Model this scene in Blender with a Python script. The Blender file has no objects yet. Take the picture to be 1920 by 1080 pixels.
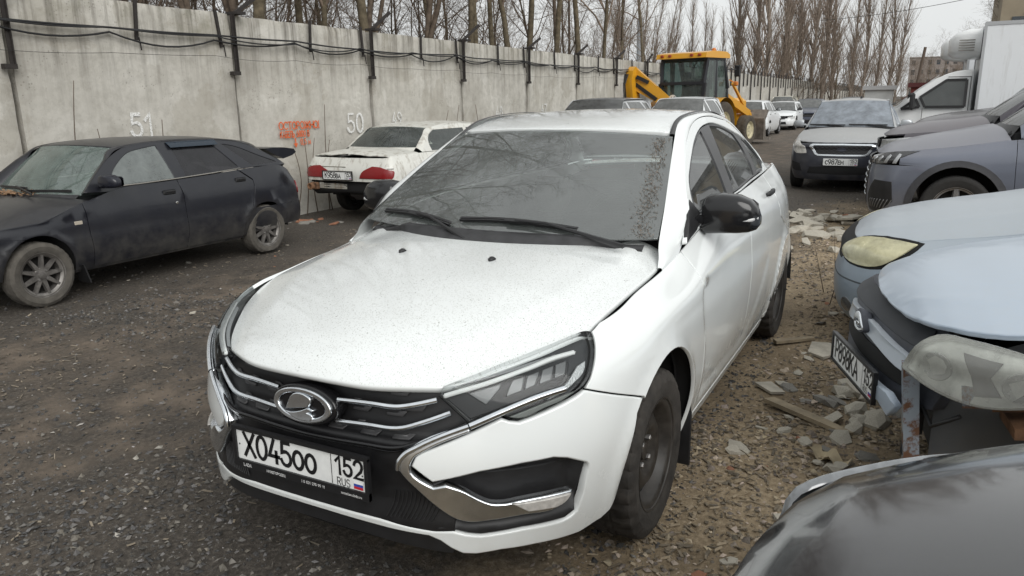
import bpy, bmesh, math, random
from math import radians, sin, cos, pi
from mathutils import Vector, Matrix
from mathutils.geometry import delaunay_2d_cdt
SC = bpy.context.scene
COL = SC.collection
# ------------------------------------------------------------------ camera
_cam = bpy.data.cameras.new('camera'); CAM = bpy.data.objects.new('camera', _cam); COL.objects.link(CAM); SC.camera = CAM
_cam.sensor_width = 36; _cam.lens = 36 * 1415.3357 / 1920; _cam.clip_start = .05; _cam.clip_end = 2000
_yaw, _pit, _rol = 3.63247355, -0.24214451, -0.01630161
_d = Vector((cos(_pit) * cos(_yaw), cos(_pit) * sin(_yaw), sin(_pit))); _r = _d.cross(Vector((0, 0, 1))).normalized(); _u = _r.cross(_d)
_r2 = _r * cos(_rol) + _u * sin(_rol); _u2 = _u * cos(_rol) - _r * sin(_rol)
_m = Matrix(((_r2.x, _u2.x, -_d.x, 0), (_r2.y, _u2.y, -_d.y, 0), (_r2.z, _u2.z, -_d.z, 0), (0, 0, 0, 1)))
CAM.matrix_world = Matrix.Translation((2.44327452, 1.5756246, 1.54826315)) @ _m
# ------------------------------------------------------------------ overcast sky: desaturated sky model under a bright even cloud deck
W_ = bpy.data.worlds.new('World'); SC.world = W_; W_.use_nodes = True
_nt = W_.node_tree; _nt.nodes.clear()
_out = _nt.nodes.new('ShaderNodeOutputWorld'); _bg = _nt.nodes.new('ShaderNodeBackground'); _sky = _nt.nodes.new('ShaderNodeTexSky')
_sky.sky_type = 'NISHITA'; _sky.sun_disc = False; _sky.sun_elevation = radians(33); _sky.sun_rotation = radians(90 - 55); _sky.dust_density = 4
_hs = _nt.nodes.new('ShaderNodeHueSaturation'); _hs.inputs['Saturation'].default_value = .08
_mul = _nt.nodes.new('ShaderNodeMix'); _mul.data_type = 'RGBA'; _mul.blend_type = 'MIX'; _mul.inputs[0].default_value = .86
# cloud deck: brighter overhead, paler grey low down, faint mottling
_tc = _nt.nodes.new('ShaderNodeTexCoord'); _sep = _nt.nodes.new('ShaderNodeSeparateXYZ'); _nt.links.new(_tc.outputs['Generated'], _sep.inputs[0])
_mr = _nt.nodes.new('ShaderNodeMapRange'); _mr.inputs[1].default_value = 0; _mr.inputs[2].default_value = 1; _mr.inputs[3].default_value = 6.3; _mr.inputs[4].default_value = 8.4
_nt.links.new(_sep.outputs[2], _mr.inputs[0])
_nz = _nt.nodes.new('ShaderNodeTexNoise'); _nz.inputs['Scale'].default_value = 2.2; _nz.inputs['Detail'].default_value = 5
_nt.links.new(_tc.outputs['Generated'], _nz.inputs['Vector'])
_mr2 = _nt.nodes.new('ShaderNodeMapRange'); _mr2.inputs[3].default_value = .9; _mr2.inputs[4].default_value = 1.1; _nt.links.new(_nz.outputs[0], _mr2.inputs[0])
_mm = _nt.nodes.new('ShaderNodeMath'); _mm.operation = 'MULTIPLY'; _nt.links.new(_mr.outputs[0], _mm.inputs[0]); _nt.links.new(_mr2.outputs[0], _mm.inputs[1])
_cc = _nt.nodes.new('ShaderNodeCombineColor'); 
_b = _nt.nodes.new('ShaderNodeMath'); _b.operation = 'MULTIPLY'; _b.inputs[1].default_value = 1.0; _nt.links.new(_mm.outputs[0], _b.inputs[0]); _b2 = _nt.nodes.new('ShaderNodeMath'); _b2.operation = 'MULTIPLY'; _b2.inputs[1].default_value = .975; _nt.links.new(_mm.outputs[0], _b2.inputs[0])
_nt.links.new(_b2.outputs[0], _cc.inputs[0]); _nt.links.new(_mm.outputs[0], _cc.inputs[1]); _nt.links.new(_b.outputs[0], _cc.inputs[2])
_nt.links.new(_sky.outputs[0], _hs.inputs['Color']); _nt.links.new(_hs.outputs[0], _mul.inputs[6]); _nt.links.new(_cc.outputs[0], _mul.inputs[7])
_nt.links.new(_mul.outputs[2], _bg.inputs['Color']); _bg.inputs['Strength'].default_value = .1; _nt.links.new(_bg.outputs[0], _out.inputs[0])
# ------------------------------------------------------------------ the sun behind cloud: weak and very soft
_sl = bpy.data.lights.new('sun', 'SUN'); _sl.energy = 1.5; _sl.angle = radians(45); _sl.color = (1, .985, .955)
SUN = bpy.data.objects.new('sun', _sl); COL.objects.link(SUN)
_az, _el = radians(55), radians(33)
SUN.rotation_euler = (-Vector((cos(_el) * cos(_az), cos(_el) * sin(_az), sin(_el)))).to_track_quat('-Z', 'Y').to_euler()
SC.view_settings.view_transform = 'Standard'; SC.view_settings.look = 'None'; SC.view_settings.gamma = 1; SC.view_settings.use_curve_mapping = False
SC.view_settings.exposure = 0.44
SC.render.engine = 'CYCLES'
SC.cycles.max_bounces = 8; SC.cycles.transparent_max_bounces = 16; SC.cycles.caustics_reflective = False; SC.cycles.caustics_refractive = False
SC.cycles.use_denoising = True
RND = random.Random(7); NPR = None
# ------------------------------------------------------------------ pure geometry helpers (numpy)
import numpy as np
def _tang(t, P):
    """Catmull-Rom tangents on non-uniform knots along axis 0"""
    d = np.diff(P, axis=0) / np.diff(t).reshape((-1,) + (1,) * (P.ndim - 1))
    m = np.empty_like(P)
    m[0], m[-1] = d[0], d[-1]
    if len(t) > 2:
        h = np.diff(t); w = (h[1:] / (h[1:] + h[:-1])).reshape((-1,) + (1,) * (P.ndim - 1))
        m[1:-1] = d[:-1] * w + d[1:] * (1 - w)
    return m
class Spl:
    """cubic spline through points P at knots t"""
    def __init__(s, t, P):
        s.t = np.asarray(t, float); s.P = np.asarray(P, float); s.m = _tang(s.t, s.P)
    def __call__(s, x):
        x = np.asarray(x, float); i = np.clip(np.searchsorted(s.t, x, side='right') - 1, 0, len(s.t) - 2)
        h = s.t[i + 1] - s.t[i]; q = (x - s.t[i]) / h
        q = np.clip(q, -1.0, 2.0)
        sh = q.shape + (1,) * (s.P.ndim - 1)
        lo = q < 0; hi = q > 1; qc = np.clip(q, 0, 1).reshape(sh); hh = h.reshape(sh)
        a = 2 * qc**3 - 3 * qc**2 + 1; b = qc**3 - 2 * qc**2 + qc; c = -2 * qc**3 + 3 * qc**2; d = qc**3 - qc**2
        r = a * s.P[i] + b * hh * s.m[i] + c * s.P[i + 1] + d * hh * s.m[i + 1]
        ex = (np.where(lo, q, 0) + np.where(hi, q - 1, 0)).reshape(sh)
        r = r + ex * hh * np.where(lo.reshape(sh), s.m[i], s.m[i + 1])
        return r
class Net:
    """tensor spline surface: P[nu,nv,3] on knots u, v"""
    def __init__(s, u, v, P):
        s.u = np.asarray(u, float); s.v = np.asarray(v, float); s.P = np.asarray(P, float)
        s.Pm = _tang(s.u, s.P)
    def _row(s, x):
        x = np.asarray(x, float); i = np.clip(np.searchsorted(s.u, x, side='right') - 1, 0, len(s.u) - 2)
        h = s.u[i + 1] - s.u[i]; q = (x - s.u[i]) / h
        qc = np.clip(q, 0, 1)[:, None, None]; hh = h[:, None, None]
        a = 2 * qc**3 - 3 * qc**2 + 1; b = qc**3 - 2 * qc**2 + qc; c = -2 * qc**3 + 3 * qc**2; d = qc**3 - qc**2
        r = a * s.P[i] + b * hh * s.Pm[i] + c * s.P[i + 1] + d * hh * s.Pm[i + 1]
        ex = (np.minimum(q, 0) + np.maximum(q - 1, 0))[:, None, None]
        return r + ex * hh * np.where((q < 0)[:, None, None], s.Pm[i], s.Pm[i + 1])
    def __call__(s, uv):
        uv = np.asarray(uv, float); R = s._row(uv[:, 0])            # N,nv,3
        t = s.v; x = uv[:, 1]; n = np.arange(len(x))
        dR = np.diff(R, axis=1) / np.diff(t)[None, :, None]; m = np.empty_like(R); m[:, 0] = dR[:, 0]; m[:, -1] = dR[:, -1]
        h = np.diff(t); w = (h[1:] / (h[1:] + h[:-1]))[None, :, None]; m[:, 1:-1] = dR[:, :-1] * w + dR[:, 1:] * (1 - w)
        i = np.clip(np.searchsorted(t, x, side='right') - 1, 0, len(t) - 2); hh = (t[i + 1] - t[i])[:, None]
        q = ((x - t[i]) / (t[i + 1] - t[i])); qc = np.clip(q, 0, 1)[:, None]
        a = 2 * qc**3 - 3 * qc**2 + 1; b = qc**3 - 2 * qc**2 + qc; c = -2 * qc**3 + 3 * qc**2; d = qc**3 - qc**2
        r = a * R[n, i] + b * hh * m[n, i] + c * R[n, i + 1] + d * hh * m[n, i + 1]
        ex = (np.minimum(q, 0) + np.maximum(q - 1, 0))[:, None]
        return r + ex * hh * np.where((q < 0)[:, None], m[n, i], m[n, i + 1])
def sym(S):
    """mirror a half surface (first coordinate = distance round the body from the nose): negative u gives -y"""
    def f(uv):
        uv = np.asarray(uv, float); a = uv.copy(); a[:, 0] = np.abs(a[:, 0]); p = S(a); p[:, 1] *= np.where(uv[:, 0] < 0, -1, 1); return p
    return f
def curve(pts, n=8, closed=False):
    """smooth polyline through pts; a third value 1 on a 2D point (or tuple tag) marks a sharp corner"""
    P = [np.array(p[:2], float) for p in pts]; K = [len(p) > 2 and p[2] for p in pts]; N = len(P); out = []
    segs = N if closed else N - 1
    for i in range(segs):
        p1, p2 = P[i], P[(i + 1) % N]
        p0 = P[i - 1] if (closed or i > 0) and not K[i] else None
        p3 = P[(i + 2) % N] if (closed or i + 2 < N) and not K[(i + 1) % N] else None
        d = max(np.linalg.norm(p2 - p1), 1e-9)
        def tg(a, b, c):
            da, db = max(np.linalg.norm(b - a), 1e-9), max(np.linalg.norm(c - b), 1e-9)
            return ((b - a) / da * db + (c - b) / db * da) / (da + db)
        m1 = (p2 - p1) / d if p0 is None else tg(p0, p1, p2)
        m2 = (p2 - p1) / d if p3 is None else tg(p1, p2, p3)
        if p0 is None and p3 is not None: m1 = 1.5 * (p2 - p1) / d - .5 * m2
        if p3 is None and p0 is not None: m2 = 1.5 * (p2 - p1) / d - .5 * m1
        k = 1 if (p0 is None and p3 is None) else n
        for j in range(k):
            q = j / k
            out.append((2*q**3-3*q**2+1)*p1 + (q**3-2*q**2+q)*d*m1 + (-2*q**3+3*q**2)*p2 + (q**3-q**2)*d*m2)
    if not closed: out.append(P[-1])
    return np.array(out)
def densify(poly, step, closed=True):
    out = []; N = len(poly)
    for i in range(N if closed else N - 1):
        a, b = poly[i], poly[(i + 1) % N]; k = max(1, int(np.ceil(np.linalg.norm(b - a) / step)))
        for j in range(k): out.append(a + (b - a) * j / k)
    if not closed: out.append(poly[-1])
    return np.array(out)
def area2(p): return .5 * np.sum(p[:, 0] * np.roll(p[:, 1], -1) - np.roll(p[:, 0], -1) * p[:, 1])
def inset(p, d):
    """inset of a CCW polygon by d (miter limited)"""
    e = np.roll(p, -1, 0) - p; e /= np.maximum(np.linalg.norm(e, axis=1, keepdims=True), 1e-9)
    n = np.stack([-e[:, 1], e[:, 0]], 1); n0 = np.roll(n, 1, 0); m = n + n0
    m /= np.maximum(np.sum(m * n, 1, keepdims=True), .35); return p + m * d
def inside(pts, poly):
    x, y = pts[:, 0], pts[:, 1]; r = np.zeros(len(pts), bool); a = poly; b = np.roll(poly, -1, 0)
    for (x1, y1), (x2, y2) in zip(a, b):
        if y1 == y2: continue
        c = ((y1 > y) != (y2 > y)) & (x < (x2 - x1) * (y - y1) / (y2 - y1) + x1); r ^= c
    return r
NPR = np.random.default_rng(11)
# ------------------------------------------------------------------ linking, tagging
def tag(o, label=None, cat=None, group=None, kind=None):
    if label: o['label'] = label
    if cat: o['category'] = cat
    if group: o['group'] = group
    if kind: o['kind'] = kind
    return o
def empty(name, loc=(0, 0, 0), rz=0, label=None, cat=None, group=None, parent=None):
    o = bpy.data.objects.new(name, None); COL.objects.link(o); o.location = loc; o.rotation_euler = (0, 0, rz); o.empty_display_size = .1
    o.parent = parent; return tag(o, label, cat, group)
def mesh_obj(name, V, Fc, mat, parent=None, normals=None, smooth=True, mats=None, midx=None):
    me = bpy.data.meshes.new(name); me.from_pydata([tuple(map(float, v)) for v in V], [], [tuple(f) for f in Fc])
    for m in (mats or [mat]): me.materials.append(m)
    if smooth: me.polygons.foreach_set('use_smooth', [True] * len(me.polygons))
    if midx is not None: me.polygons.foreach_set('material_index', list(midx))
    me.update()
    if normals is not None: me.normals_split_custom_set_from_vertices([tuple(n) for n in normals])
    o = bpy.data.objects.new(name, me); COL.objects.link(o); o.parent = parent; return o
def link(name, me, parent=None):
    o = bpy.data.objects.new(name, me); COL.objects.link(o); o.parent = parent; return o
def copy_tree(o, parent=None):
    c = o.copy(); COL.objects.link(c); c.parent = parent
    for ch in list(o.children): copy_tree(ch, c)
    return c
class MB:
    """collects simple solids into one mesh"""
    def __init__(s): s.V = []; s.F = []
    def add(s, V, Fc):
        k = len(s.V); s.V += [tuple(map(float, v)) for v in V]; s.F += [tuple(i + k for i in f) for f in Fc]; return s
    def box(s, c, d, rot=None, bev=0):
        x, y, z = [q / 2 for q in d]; b = min(bev, x * .95, y * .95, z * .95)
        if b <= 0:
            V = [(sx * x, sy * y, sz * z) for sz in (-1, 1) for sy in (-1, 1) for sx in (-1, 1)]
            F_ = [(0, 2, 3, 1), (4, 5, 7, 6), (0, 1, 5, 4), (2, 6, 7, 3), (0, 4, 6, 2), (1, 3, 7, 5)]
        else:
            V = []; F_ = []; ring = []
            for (zz, q) in ((-z, b), (-z + b, 0), (z - b, 0), (z, b)):
                r = []
                for (cx, cy, p) in ((x - q, y - q, 0), (-(x - q), y - q, 1), (-(x - q), -(y - q), 2), (x - q, -(y - q), 3)):
                    sx, sy = (1 if cx > 0 else -1), (1 if cy > 0 else -1)
                    pts = [(cx, cy - sy * b, zz), (cx - sx * b, cy, zz)]
                    if p in (1, 3): pts.reverse()
                    for w in pts: r.append(len(V)); V.append(w)
                ring.append(r)
            for a, c2 in zip(ring, ring[1:]):
                for i in range(8): F_.append((a[i], a[(i + 1) % 8], c2[(i + 1) % 8], c2[i]))
            F_.append(tuple(reversed(ring[0]))); F_.append(tuple(ring[-1]))
        M = rot if rot is not None else Matrix.Identity(3)
        return s.add([Vector(c) + M @ Vector(v) for v in V], F_)
    def tube(s, pts, r, n=8, caps=True):
        P = [Vector(p) for p in pts]; rs = list(r) if hasattr(r, '__len__') else [r] * len(P); V = []; F_ = []
        t = (P[1] - P[0]).normalized(); a = t.orthogonal().normalized()
        for i, p in enumerate(P):
            t = ((P[min(i + 1, len(P) - 1)] - P[i]).normalized() + (P[i] - P[max(i - 1, 0)]).normalized())
            t = t.normalized() if t.length > 1e-9 else Vector((0, 0, 1))
            a = (a - t * a.dot(t)).normalized() if (a - t * a.dot(t)).length > 1e-6 else t.orthogonal().normalized(); b = t.cross(a)
            for k in range(n): V.append(p + (a * cos(2 * pi * k / n) + b * sin(2 * pi * k / n)) * rs[i])
        for i in range(len(P) - 1):
            for k in range(n): F_.append((i * n + k, i * n + (k + 1) % n, (i + 1) * n + (k + 1) % n, (i + 1) * n + k))
        if caps: F_.append(tuple(range(n))[::-1]); F_.append(tuple((len(P) - 1) * n + k for k in range(n)))
        return s.add(V, F_)
    def bar(s, a, b, w, h=None, up=(0, 0, 1)):
        a, b = Vector(a), Vector(b); d = b - a; L = d.length; t = d.normalized(); u = Vector(up); x = t.cross(u)
        if x.length < 1e-5: x = t.orthogonal()
        x.normalize(); u = x.cross(t); M = Matrix((t, x, u)).transposed()
        return s.box((a + b) / 2, (L, w, h or w), M)
    def lathe(s, prof, c=(0, 0, 0), axis='y', n=32, sgn=1):
        """prof: (radius, along) points"""
        V = []; F_ = []; m = len(prof)
        for k in range(n):
            q = 2 * pi * k / n
            for r, h in prof:
                a, b = r * cos(q), r * sin(q)
                V.append({'y': (c[0] + a, c[1] + sgn * h, c[2] + b), 'x': (c[0] + sgn * h, c[1] + a, c[2] + b), 'z': (c[0] + a, c[1] + b, c[2] + sgn * h)}[axis])
        for k in range(n):
            for j in range(m - 1): F_.append((k * m + j, k * m + j + 1, ((k + 1) % n) * m + j + 1, ((k + 1) % n) * m + j))
        return s.add(V, F_)
    def prism(s, poly, o, ex, ey, ez, d):
        """extrude 2D poly: o + x*ex + y*ey, thickness d along ez (both sides closed)"""
        o, ex, ey, ez = map(Vector, (o, ex, ey, ez)); n = len(poly)
        V = [o + ex * p[0] + ey * p[1] for p in poly]; V += [v + ez * d for v in V]
        F_ = [tuple(range(n))[::-1], tuple(range(n, 2 * n))] + [(i, (i + 1) % n, n + (i + 1) % n, n + i) for i in range(n)]
        return s.add(V, F_)
    def loft(s, rings, caps=True, closed=True):
        n = len(rings[0]); V = [p for r in rings for p in r]; F_ = []
        for i in range(len(rings) - 1):
            for k in range(n if closed else n - 1): F_.append((i * n + k, i * n + (k + 1) % n, (i + 1) * n + (k + 1) % n, (i + 1) * n + k))
        if caps and closed: F_.append(tuple(range(n))[::-1]); F_.append(tuple((len(rings) - 1) * n + k for k in range(n)))
        return s.add(V, F_)
    def build(s, name, mat, parent=None, smooth=False, angle=None):
        o = mesh_obj(name, s.V, s.F, mat, parent, smooth=smooth or angle is not None)
        if angle is not None: o.data.set_sharp_from_angle(angle=radians(angle))
        return o
# ------------------------------------------------------------------ trimmed panels on a curved surface
def snorm(S, uv, e=.003):
    du = S(uv + [e, 0]) - S(uv - [e, 0]); dv = S(uv + [0, e]) - S(uv - [0, e]); n = np.cross(du, dv)
    return n / np.maximum(np.linalg.norm(n, axis=1, keepdims=True), 1e-12)
def panel(name, S, poly, mat, parent, holes=(), res=.03, thick=.014, rad=.0025, gap=.0025, off=0., flip=False, dome=0., flat=False):
    """a sheet cut out of surface S by a 2D outline, with rounded turned-in edges"""
    def prep(p, ccw, rr):
        p = np.asarray(p, float)
        if (area2(p) > 0) != ccw: p = p[::-1]
        p = densify(p, res); sg = 1
        o1 = inset(p, gap); o0 = inset(p, gap + rr); return o0, o1
    rings = [prep(poly, True, rad)] + [prep(h, False, rad) for h in holes]
    pts = [r[0] for r in rings]; allp = np.concatenate(pts); lo, hi = allp.min(0), allp.max(0)
    gx, gy = np.meshgrid(np.arange(lo[0] + res / 2, hi[0], res), np.arange(lo[1] + res / 2, hi[1], res)); g = np.stack([gx.ravel(), gy.ravel()], 1)
    if len(g):
        ok = inside(g, pts[0])
        for h in pts[1:]: ok &= ~inside(g, h)
        g = g[ok]
        if len(g):
            dmin = np.full(len(g), 9e9)
            for c in range(0, len(allp), 400): dmin = np.minimum(dmin, np.sqrt(((g[:, None] - allp[None, c:c + 400])**2).sum(2)).min(1))
            g = g[dmin > res * .45]
    edges = []; k = 0
    for p in pts:
        edges += [(k + i, k + (i + 1) % len(p)) for i in range(len(p))]; k += len(p)
    vin = [Vector((float(a), float(b))) for a, b in np.concatenate([allp, g])]
    v2, e2, f2, ov, oe, of = delaunay_2d_cdt(vin, edges, [], 0, 1e-7)
    uv = np.array([(v.x, v.y) for v in v2]); F_ = [tuple(f) for f in f2]
    cen = np.array([uv[list(f)].mean(0) for f in F_]); ok = inside(cen, pts[0])
    for h in pts[1:]: ok &= ~inside(cen, h)
    F_ = [f for f, q in zip(F_, ok) if q]
    sg = -1 if flip else 1
    N = snorm(S, uv) * sg; P = S(uv) + N * off
    if dome:
        d = np.full(len(uv), 9e9)
        for c in range(0, len(allp), 400): d = np.minimum(d, np.sqrt(((uv[:, None] - allp[None, c:c + 400])**2).sum(2)).min(1))
        dm = max(d.max(), 1e-6); P = P + N * (dome * (1 - (1 - np.clip(d / dm, 0, 1))**2))[:, None]
    # faces must follow N
    out = []
    for f in F_:
        a, b, c = P[f[0]], P[f[1]], P[f[2]]
        out.append(f if np.dot(np.cross(b - a, c - a), N[list(f)].mean(0)) > 0 else f[::-1])
    V = list(P); NN = list(N)
    # ordered boundary rings: find output ids of the constrained input vertices
    m = {}
    for i, src in enumerate(ov):
        for q in src: m[q] = i
    k = 0
    for (o0, o1) in rings:
        n = len(o0); ids = [m.get(k + i) for i in range(n)]; k += n
        n1 = snorm(S, o1) * sg; p1 = S(o1) + n1 * off; p0 = S(o0); dirn = p1 - n1 * off - p0; dirn -= n1 * (dirn * n1).sum(1, keepdims=True)
        dirn /= np.maximum(np.linalg.norm(dirn, axis=1, keepdims=True), 1e-9)
        b = len(V); V += list(p1 - n1 * rad * .7); NN += list(dirn * .92 + n1 * .4); b2 = len(V); V += list(p1 - n1 * thick); NN += list(dirn)
        for i in range(n):
            j = (i + 1) % n
            if ids[i] is None or ids[j] is None: continue
            for q in ((ids[i], ids[j], b + j, b + i), (b + i, b + j, b2 + j, b2 + i)):
                a_, b_, c_ = V[q[0]], V[q[1]], V[q[2]]; nn = np.cross(b_ - a_, c_ - a_)
                if np.linalg.norm(nn) < 1e-14: nn = np.cross(c_ - b_, V[q[3]] - b_)
                out.append(q if np.dot(nn, dirn[i] + n1[i] * .3) > 0 else q[::-1])
    NN = np.array(NN); NN /= np.linalg.norm(NN, axis=1, keepdims=True)
    return mesh_obj(name, V, out, mat, parent, normals=None if flat else NN)
def mir(poly): return [(-p[0],) + tuple(p[1:]) for p in poly][::-1]
def my(V):                         # mirror 3D points in y
    return [(v[0], -v[1], v[2]) for v in V]
def mirror_obj(o, name=None, parent=None):
    """a copy of a child mesh mirrored in y (its own mesh)"""
    me = o.data.copy(); n = len(me.vertices); co = np.empty(n * 3); me.vertices.foreach_get('co', co); co = co.reshape(-1, 3); nv = None
    me.corner_normals; cn = np.empty(len(me.loops) * 3); me.corner_normals.foreach_get('vector', cn); cn = cn.reshape(-1, 3).copy()
    li = np.empty(len(me.loops), int); me.loops.foreach_get('vertex_index', li); vn = np.zeros((n, 3)); vn[li] = cn
    co[:, 1] *= -1; vn[:, 1] *= -1
    F_ = [tuple(p.vertices)[::-1] for p in me.polygons]
    q = mesh_obj(name or o.name.split('.')[0], co, F_, me.materials[0], parent or o.parent, normals=vn if o.data.has_custom_normals else None, smooth=o.data.polygons[0].use_smooth)
    bpy.data.meshes.remove(me)
    if o.get('label'): q['label'] = o['label']
    return q
def grid_obj(name, P, mat, parent, closed_u=False, thick=0):
    """P[nu][nv] 3D -> smooth sheet"""
    P = np.asarray(P); nu, nv = P.shape[:2]; F_ = []
    for i in range(nu if closed_u else nu - 1):
        for j in range(nv - 1): F_.append((i * nv + j, ((i + 1) % nu) * nv + j, ((i + 1) % nu) * nv + j + 1, i * nv + j + 1))
    o = mesh_obj(name, P.reshape(-1, 3), F_, mat, parent)
    return o
def bridge(name, A, B, mat, parent, bulge=.01, out=(0, 1, 0), n=8, flip=False):
    """curved strip between two polylines with equal point counts"""
    A, B = np.asarray(A, float), np.asarray(B, float); t = np.gradient(A + B, axis=0); w = B - A; nrm = np.cross(t, w); nrm /= np.linalg.norm(nrm, axis=1, keepdims=True)
    s = np.sign((nrm * np.asarray(out)).sum(1)); s[s == 0] = 1; nrm *= s[:, None]
    q = np.linspace(0, 1, n + 1); P = A[:, None] * (1 - q)[None, :, None] + B[:, None] * q[None, :, None] + nrm[:, None] * (4 * bulge * q * (1 - q))[None, :, None]
    o = grid_obj(name, P if not flip else P[:, ::-1], mat, parent); return o
def resample(P, n):
    P = np.asarray(P, float); d = np.concatenate([[0], np.cumsum(np.linalg.norm(np.diff(P, axis=0), axis=1))]); t = np.linspace(0, d[-1], n)
    return Spl(d, P)(t)
# ------------------------------------------------------------------ materials
MATS = {}
def nodes(m):
    m.use_nodes = True; nt = m.node_tree; nt.nodes.clear(); o = nt.nodes.new('ShaderNodeOutputMaterial'); return nt, o
def N_(nt, t, **k):
    n = nt.nodes.new('ShaderNode' + t)
    for a, b in k.items():
        if a.startswith('i_'):
            key = a[2:]; key = int(key) if key.isdigit() else key.replace('_', ' ')
            n.inputs[key].default_value = b
        else: setattr(n, a, b)
    return n
def ramp(nt, fac, stops):
    r = nt.nodes.new('ShaderNodeValToRGB'); el = r.color_ramp.elements
    while len(el) < len(stops): el.new(.5)
    for e, (p, c) in zip(el, stops): e.position = p; e.color = (*c, 1) if hasattr(c, '__len__') else (c, c, c, 1)
    nt.links.new(fac, r.inputs[0]); return r.outputs[0]
def noise(nt, scale, detail=4, rough=.55, vec=None, obj=True, dist=0, stretch=None):
    tc = nt.nodes.new('ShaderNodeTexCoord'); v = tc.outputs['Object' if obj else 'Generated'] if vec is None else vec
    if stretch:
        mp = N_(nt, 'Mapping'); mp.inputs['Scale'].default_value = stretch; nt.links.new(v, mp.inputs[0]); v = mp.outputs[0]
    n = N_(nt, 'TexNoise', i_Scale=scale, i_Detail=detail, i_Roughness=rough, i_Distortion=dist); nt.links.new(v, n.inputs['Vector']); return n.outputs[0]
def mix(nt, f, a, b):
    m = N_(nt, 'Mix', data_type='RGBA')
    for sk, q in ((0, f), (6, a), (7, b)):
        if hasattr(q, 'is_linked') or hasattr(q, 'links'): nt.links.new(q, m.inputs[sk])
        elif sk == 0: m.inputs[0].default_value = q
        else: m.inputs[sk].default_value = (*q, 1) if len(q) == 3 else q
    return m.outputs[2]
def mathn(nt, op, a, b=None):
    m = N_(nt, 'Math', operation=op)
    for i, q in enumerate((a, b)):
        if q is None: continue
        if hasattr(q, 'links'): nt.links.new(q, m.inputs[i])
        else: m.inputs[i].default_value = q
    return m.outputs[0]
def simple(name, col, rough=.5, metal=0, spec=.5, coat=0, var=0, vscale=8, bump=0, bscale=60, emit=0, alpha=1):
    """plain surface with a little tonal variation and fine relief"""
    if name in MATS: return MATS[name]
    m = bpy.data.materials.new(name); MATS[name] = m; nt, o = nodes(m)
    p = N_(nt, 'BsdfPrincipled', i_Roughness=rough, i_Metallic=metal); p.inputs['Specular IOR Level'].default_value = spec; p.inputs['Coat Weight'].default_value = coat; p.inputs['Coat Roughness'].default_value = .05
    p.inputs['Base Color'].default_value = (*col, 1)
    if var:
        n = noise(nt, vscale, 6, .6); c = ramp(nt, n, [(.3, tuple(q * (1 - var) for q in col)), (.7, tuple(min(1, q * (1 + var)) for q in col))]); nt.links.new(c, p.inputs['Base Color'])
        r = N_(nt, 'MapRange', i_3=max(.02, rough - .12 * min(1, var * 4)), i_4=min(1, rough + .15 * min(1, var * 4))); nt.links.new(n, r.inputs[0]); nt.links.new(r.outputs[0], p.inputs['Roughness'])
    if bump:
        b = N_(nt, 'Bump', i_Strength=bump, i_Distance=.004); nt.links.new(noise(nt, bscale, 4), b.inputs['Height']); nt.links.new(b.outputs[0], p.inputs['Normal'])
    if emit: p.inputs['Emission Color'].default_value = (*col, 1); p.inputs['Emission Strength'].default_value = emit
    nt.links.new(p.outputs[0], o.inputs[0]); return m
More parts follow.
